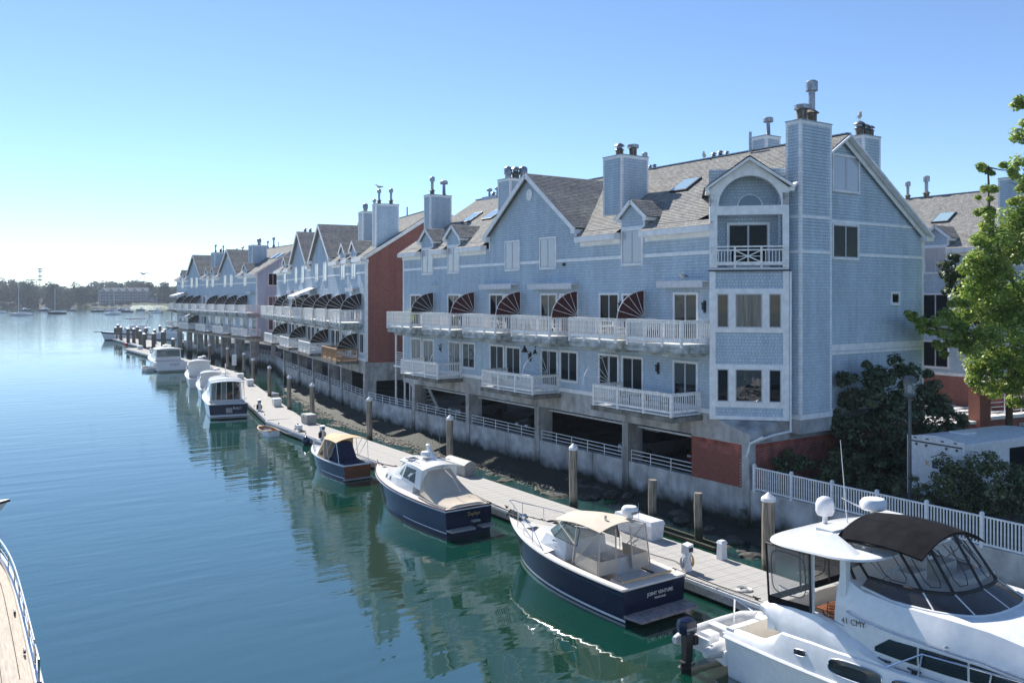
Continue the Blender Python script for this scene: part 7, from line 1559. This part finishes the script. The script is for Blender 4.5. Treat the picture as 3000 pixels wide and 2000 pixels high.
plant('maple_tree', 'big sunlit yellow-green tree reaching in at the right edge', 'tree', bl, 1500, .1, m_leafsun, base, [[base, pix(3070, 1200, 47), pix(3050, 900, 47), pix(3030, 600, 47), pix(3010, 330, 47)], [pix(3070, 1180, 47), pix(2940, 1060, 46), pix(2860, 980, 45.5), pix(2740, 960, 44.5), pix(2665, 925, 44)], [pix(3055, 950, 47), pix(2950, 800, 46.5), pix(2900, 650, 46), pix(2893, 490, 46)], [pix(3060, 1100, 47), pix(2960, 1110, 46), pix(2900, 1100, 45.5)]], None, 4, .3)
bl = [B(2800, 800, 48, 48.5), B(2790, 750, 30, 48.5), B(2830, 860, 50, 48.5), B(2775, 840, 22, 48.5), B(2870, 830, 60, 49), B(2850, 930, 60, 49)]
plant('shaded_branch', 'dark shaded branch of the sunlit tree, built as its own tree', 'tree', bl, 1100, .12, m_leafdark, Vector((base.x + 1.5, base.y + 3, 1.7)), [[Vector((base.x + 1.5, base.y + 3, 1.7)), pix(2960, 1050, 49), pix(2860, 900, 49), pix(2800, 780, 48.5)]], None, 6, .22)  # branch in deep shade; the shade is put into its darker leaf colour
bl = [B(2540, 1070, 28, 42), B(2490, 1110, 34, 42), B(2580, 1100, 60, 42), B(2500, 1180, 60, 42), B(2640, 1090, 50, 42.5), B(2700, 1130, 60, 42.5), B(2600, 1190, 90, 42), B(2750, 1200, 70, 42.5), B(2480, 1260, 60, 41.5), B(2560, 1290, 90, 41.5), B(2680, 1270, 90, 42), B(2790, 1240, 50, 42.5), B(2450, 1230, 34, 41.5), B(2470, 1350, 60, 41.5), B(2600, 1370, 80, 41.5), B(2720, 1340, 60, 42)]
b0 = pix(2600, 1500, 42); b0.z = 1.85
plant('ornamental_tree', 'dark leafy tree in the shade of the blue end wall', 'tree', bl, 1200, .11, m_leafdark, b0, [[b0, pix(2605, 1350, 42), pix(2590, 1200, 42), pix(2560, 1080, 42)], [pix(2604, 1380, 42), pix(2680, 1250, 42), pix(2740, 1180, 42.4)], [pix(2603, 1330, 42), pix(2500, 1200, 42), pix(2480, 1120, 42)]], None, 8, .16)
def shrub(label, bl, seed, leaf=.075, nper=1300):
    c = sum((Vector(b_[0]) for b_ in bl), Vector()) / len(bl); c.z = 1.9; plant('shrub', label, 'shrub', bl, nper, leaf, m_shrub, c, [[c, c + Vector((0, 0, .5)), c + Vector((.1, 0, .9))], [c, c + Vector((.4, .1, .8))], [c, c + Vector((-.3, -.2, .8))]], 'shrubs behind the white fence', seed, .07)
shrub('rounded dark shrub in front of the white truck, left of the two largest', [B(2790, 1385, 60, 33.3), B(2850, 1370, 60, 33.3), B(2830, 1440, 70, 33.2), B(2770, 1440, 50, 33.2), B(2840, 1480, 60, 33)], 1)
shrub('rounded dark shrub at the right edge in front of the truck', [B(2930, 1385, 64, 32.8), B(2990, 1400, 66, 32.6), B(2950, 1460, 80, 32.5), B(3040, 1440, 80, 32.5), B(2920, 1490, 50, 32.5)], 2)
shrub('low spreading shrub around the foot of the lamp post', [B(2640, 1445, 36, 34.2), B(2690, 1435, 36, 34), B(2720, 1455, 44, 33.8)], 3, .06)
shrub('dark shrub against the shaded brick base, left end', [B(2300, 1370, 50, 39.5), B(2350, 1350, 46, 39.5), B(2270, 1400, 40, 39.5)], 4)
shrub('dark shrub against the shaded brick base, middle', [B(2430, 1390, 60, 39.5), B(2490, 1370, 60, 39.5), B(2400, 1420, 50, 39)], 5)
shrub('dark shrub below the ornamental tree', [B(2570, 1410, 60, 39), B(2530, 1430, 60, 38.5), B(2620, 1420, 50, 39)], 6)
o = thing('potted_plant', 'potted green plant on the first upper balcony', 'plant', (-1.6, 28.0, 8.5)); MB().lathe([(.14, 0), (.2, .4)], n=10).build('pot', m_darkmetal, o); b = MB(); clump(b, Vector((0, 0, .85)), .35, .55, 160, .06, random.Random(2)); b.build('foliage', m_leafsun, o)
# ================================================================ gulls
def gull_mesh():
    o = thing('gull', 'x', 'gull', (0, 0, 0), 0, 'gulls'); rings = []
    for t, r, z in ((-.24, .01, .16), (-.14, .05, .15), (-.02, .085, .15), (.08, .09, .17), (.15, .06, .22), (.18, .045, .27), (.21, .05, .30), (.25, .035, .305), (.27, .012, .30)): rings.append([Vector((r * math.cos(a), t, z + r * math.sin(a))) for a in [2 * math.pi * k / 8 for k in range(8)]])
    MB().loft(rings, True, True).build('body', m_gullw, o, smooth=True)
    for s in (-1, 1): MB().hexa([(s * .07, .1, .2), (s * .095, .1, .17), (s * .07, -.22, .13), (s * .03, -.3, .15)], [(s * .03, .1, .25), (s * .05, .1, .24), (s * .03, -.22, .19), (s * .01, -.3, .165)]).build('wing', m_gullg, o); MB().tube([(s * .03, .02, .1), (s * .03, .03, 0)], .01, 4).build('leg', m_gold, o)
    MB().tube([(0, .26, .3), (0, .33, .285)], [.014, .004], 5).build('beak', m_gold, o); return o
G0 = gull_mesh(); GL = [((6.95, 6.95, 18.9), 2.2, 1.25, 'gull standing on the roof ridge between the two big chimneys'), ((6.9, 23.8, 18.9), .8, 1.25, 'gull standing on the roof ridge beside the chimney with three flues'), ((9.8, -1.4, 20.1), 2.4, 1.25, 'gull perched on the flue of the chimney right of the end gable'), ((31.7, 1.0, 20.1), 2.2, 1.25, 'gull perched on the chimney of the right hand block'), ((-.5, 1.35, 11.55), 1.5, 1.2, 'dark gull sitting on the nearest awning'), ((1.82, 40.75, 20.3), 1.2, 1.25, 'gull perched on the tall flue at the brick end wall')]
for k, (p, rz, sc, lb) in enumerate(GL):
    if k == 0: G0.location = p; G0.rotation_euler = (0, 0, rz); G0['label'] = lb; G0.scale = (sc,) * 3
    else: dup(G0, p, rz, lb, None, None, sc)
def flying(p, rz, sc, label, m1):
    o = thing('flying_gull', label, 'gull', p, rz, 'gulls in flight'); MB().loft([[Vector((r * math.cos(a), t, r * math.sin(a))) for a in [2 * math.pi * k / 7 for k in range(7)]] for t, r in ((-.25, .01), (-.1, .05), (.05, .07), (.18, .05), (.26, .015))], True, True).build('body', m1, o, smooth=True)
    for s in (-1, 1): MB().hexa([(s * .04, .1, .0), (s * .04, -.06, .0), (s * .36, -.02, .16), (s * .36, .16, .17)], [(s * .04, .1, .03), (s * .04, -.06, .03), (s * .36, -.02, .18), (s * .36, .16, .19)]).hexa([(s * .36, .16, .17), (s * .36, -.02, .16), (s * .72, -.12, .02), (s * .72, -.07, .03)], [(s * .36, .16, .19), (s * .36, -.02, .18), (s * .72, -.12, .035), (s * .72, -.07, .045)]).build('wing', m1, o)
    o.scale = (sc,) * 3; return o
flying(pix(421, 803, 150), .6, 1.9, 'dark gull flying above the far hill', m_gullg); flying(pix(270, 839, 150), 1.0, 1.7, 'white gull flying in front of the far shore', m_gullw)
# ================================================================ sea haze
hz = MB(); hz.box(-1600, 1900, -420, 2050, -3, 62); m = bpy.data.materials.new('sea_haze'); m.use_nodes = True; n = m.node_tree.nodes; n.remove(n['Principled BSDF'])
pv = n.new('ShaderNodeVolumePrincipled'); pv.inputs['Color'].default_value = (.78, .88, 1, 1); pv.inputs['Density'].default_value = .00021; pv.inputs['Anisotropy'].default_value = 0
m.node_tree.links.new(pv.outputs[0], n['Material Output'].inputs['Volume'])
o = hz.build('haze', m); o['kind'] = 'stuff'
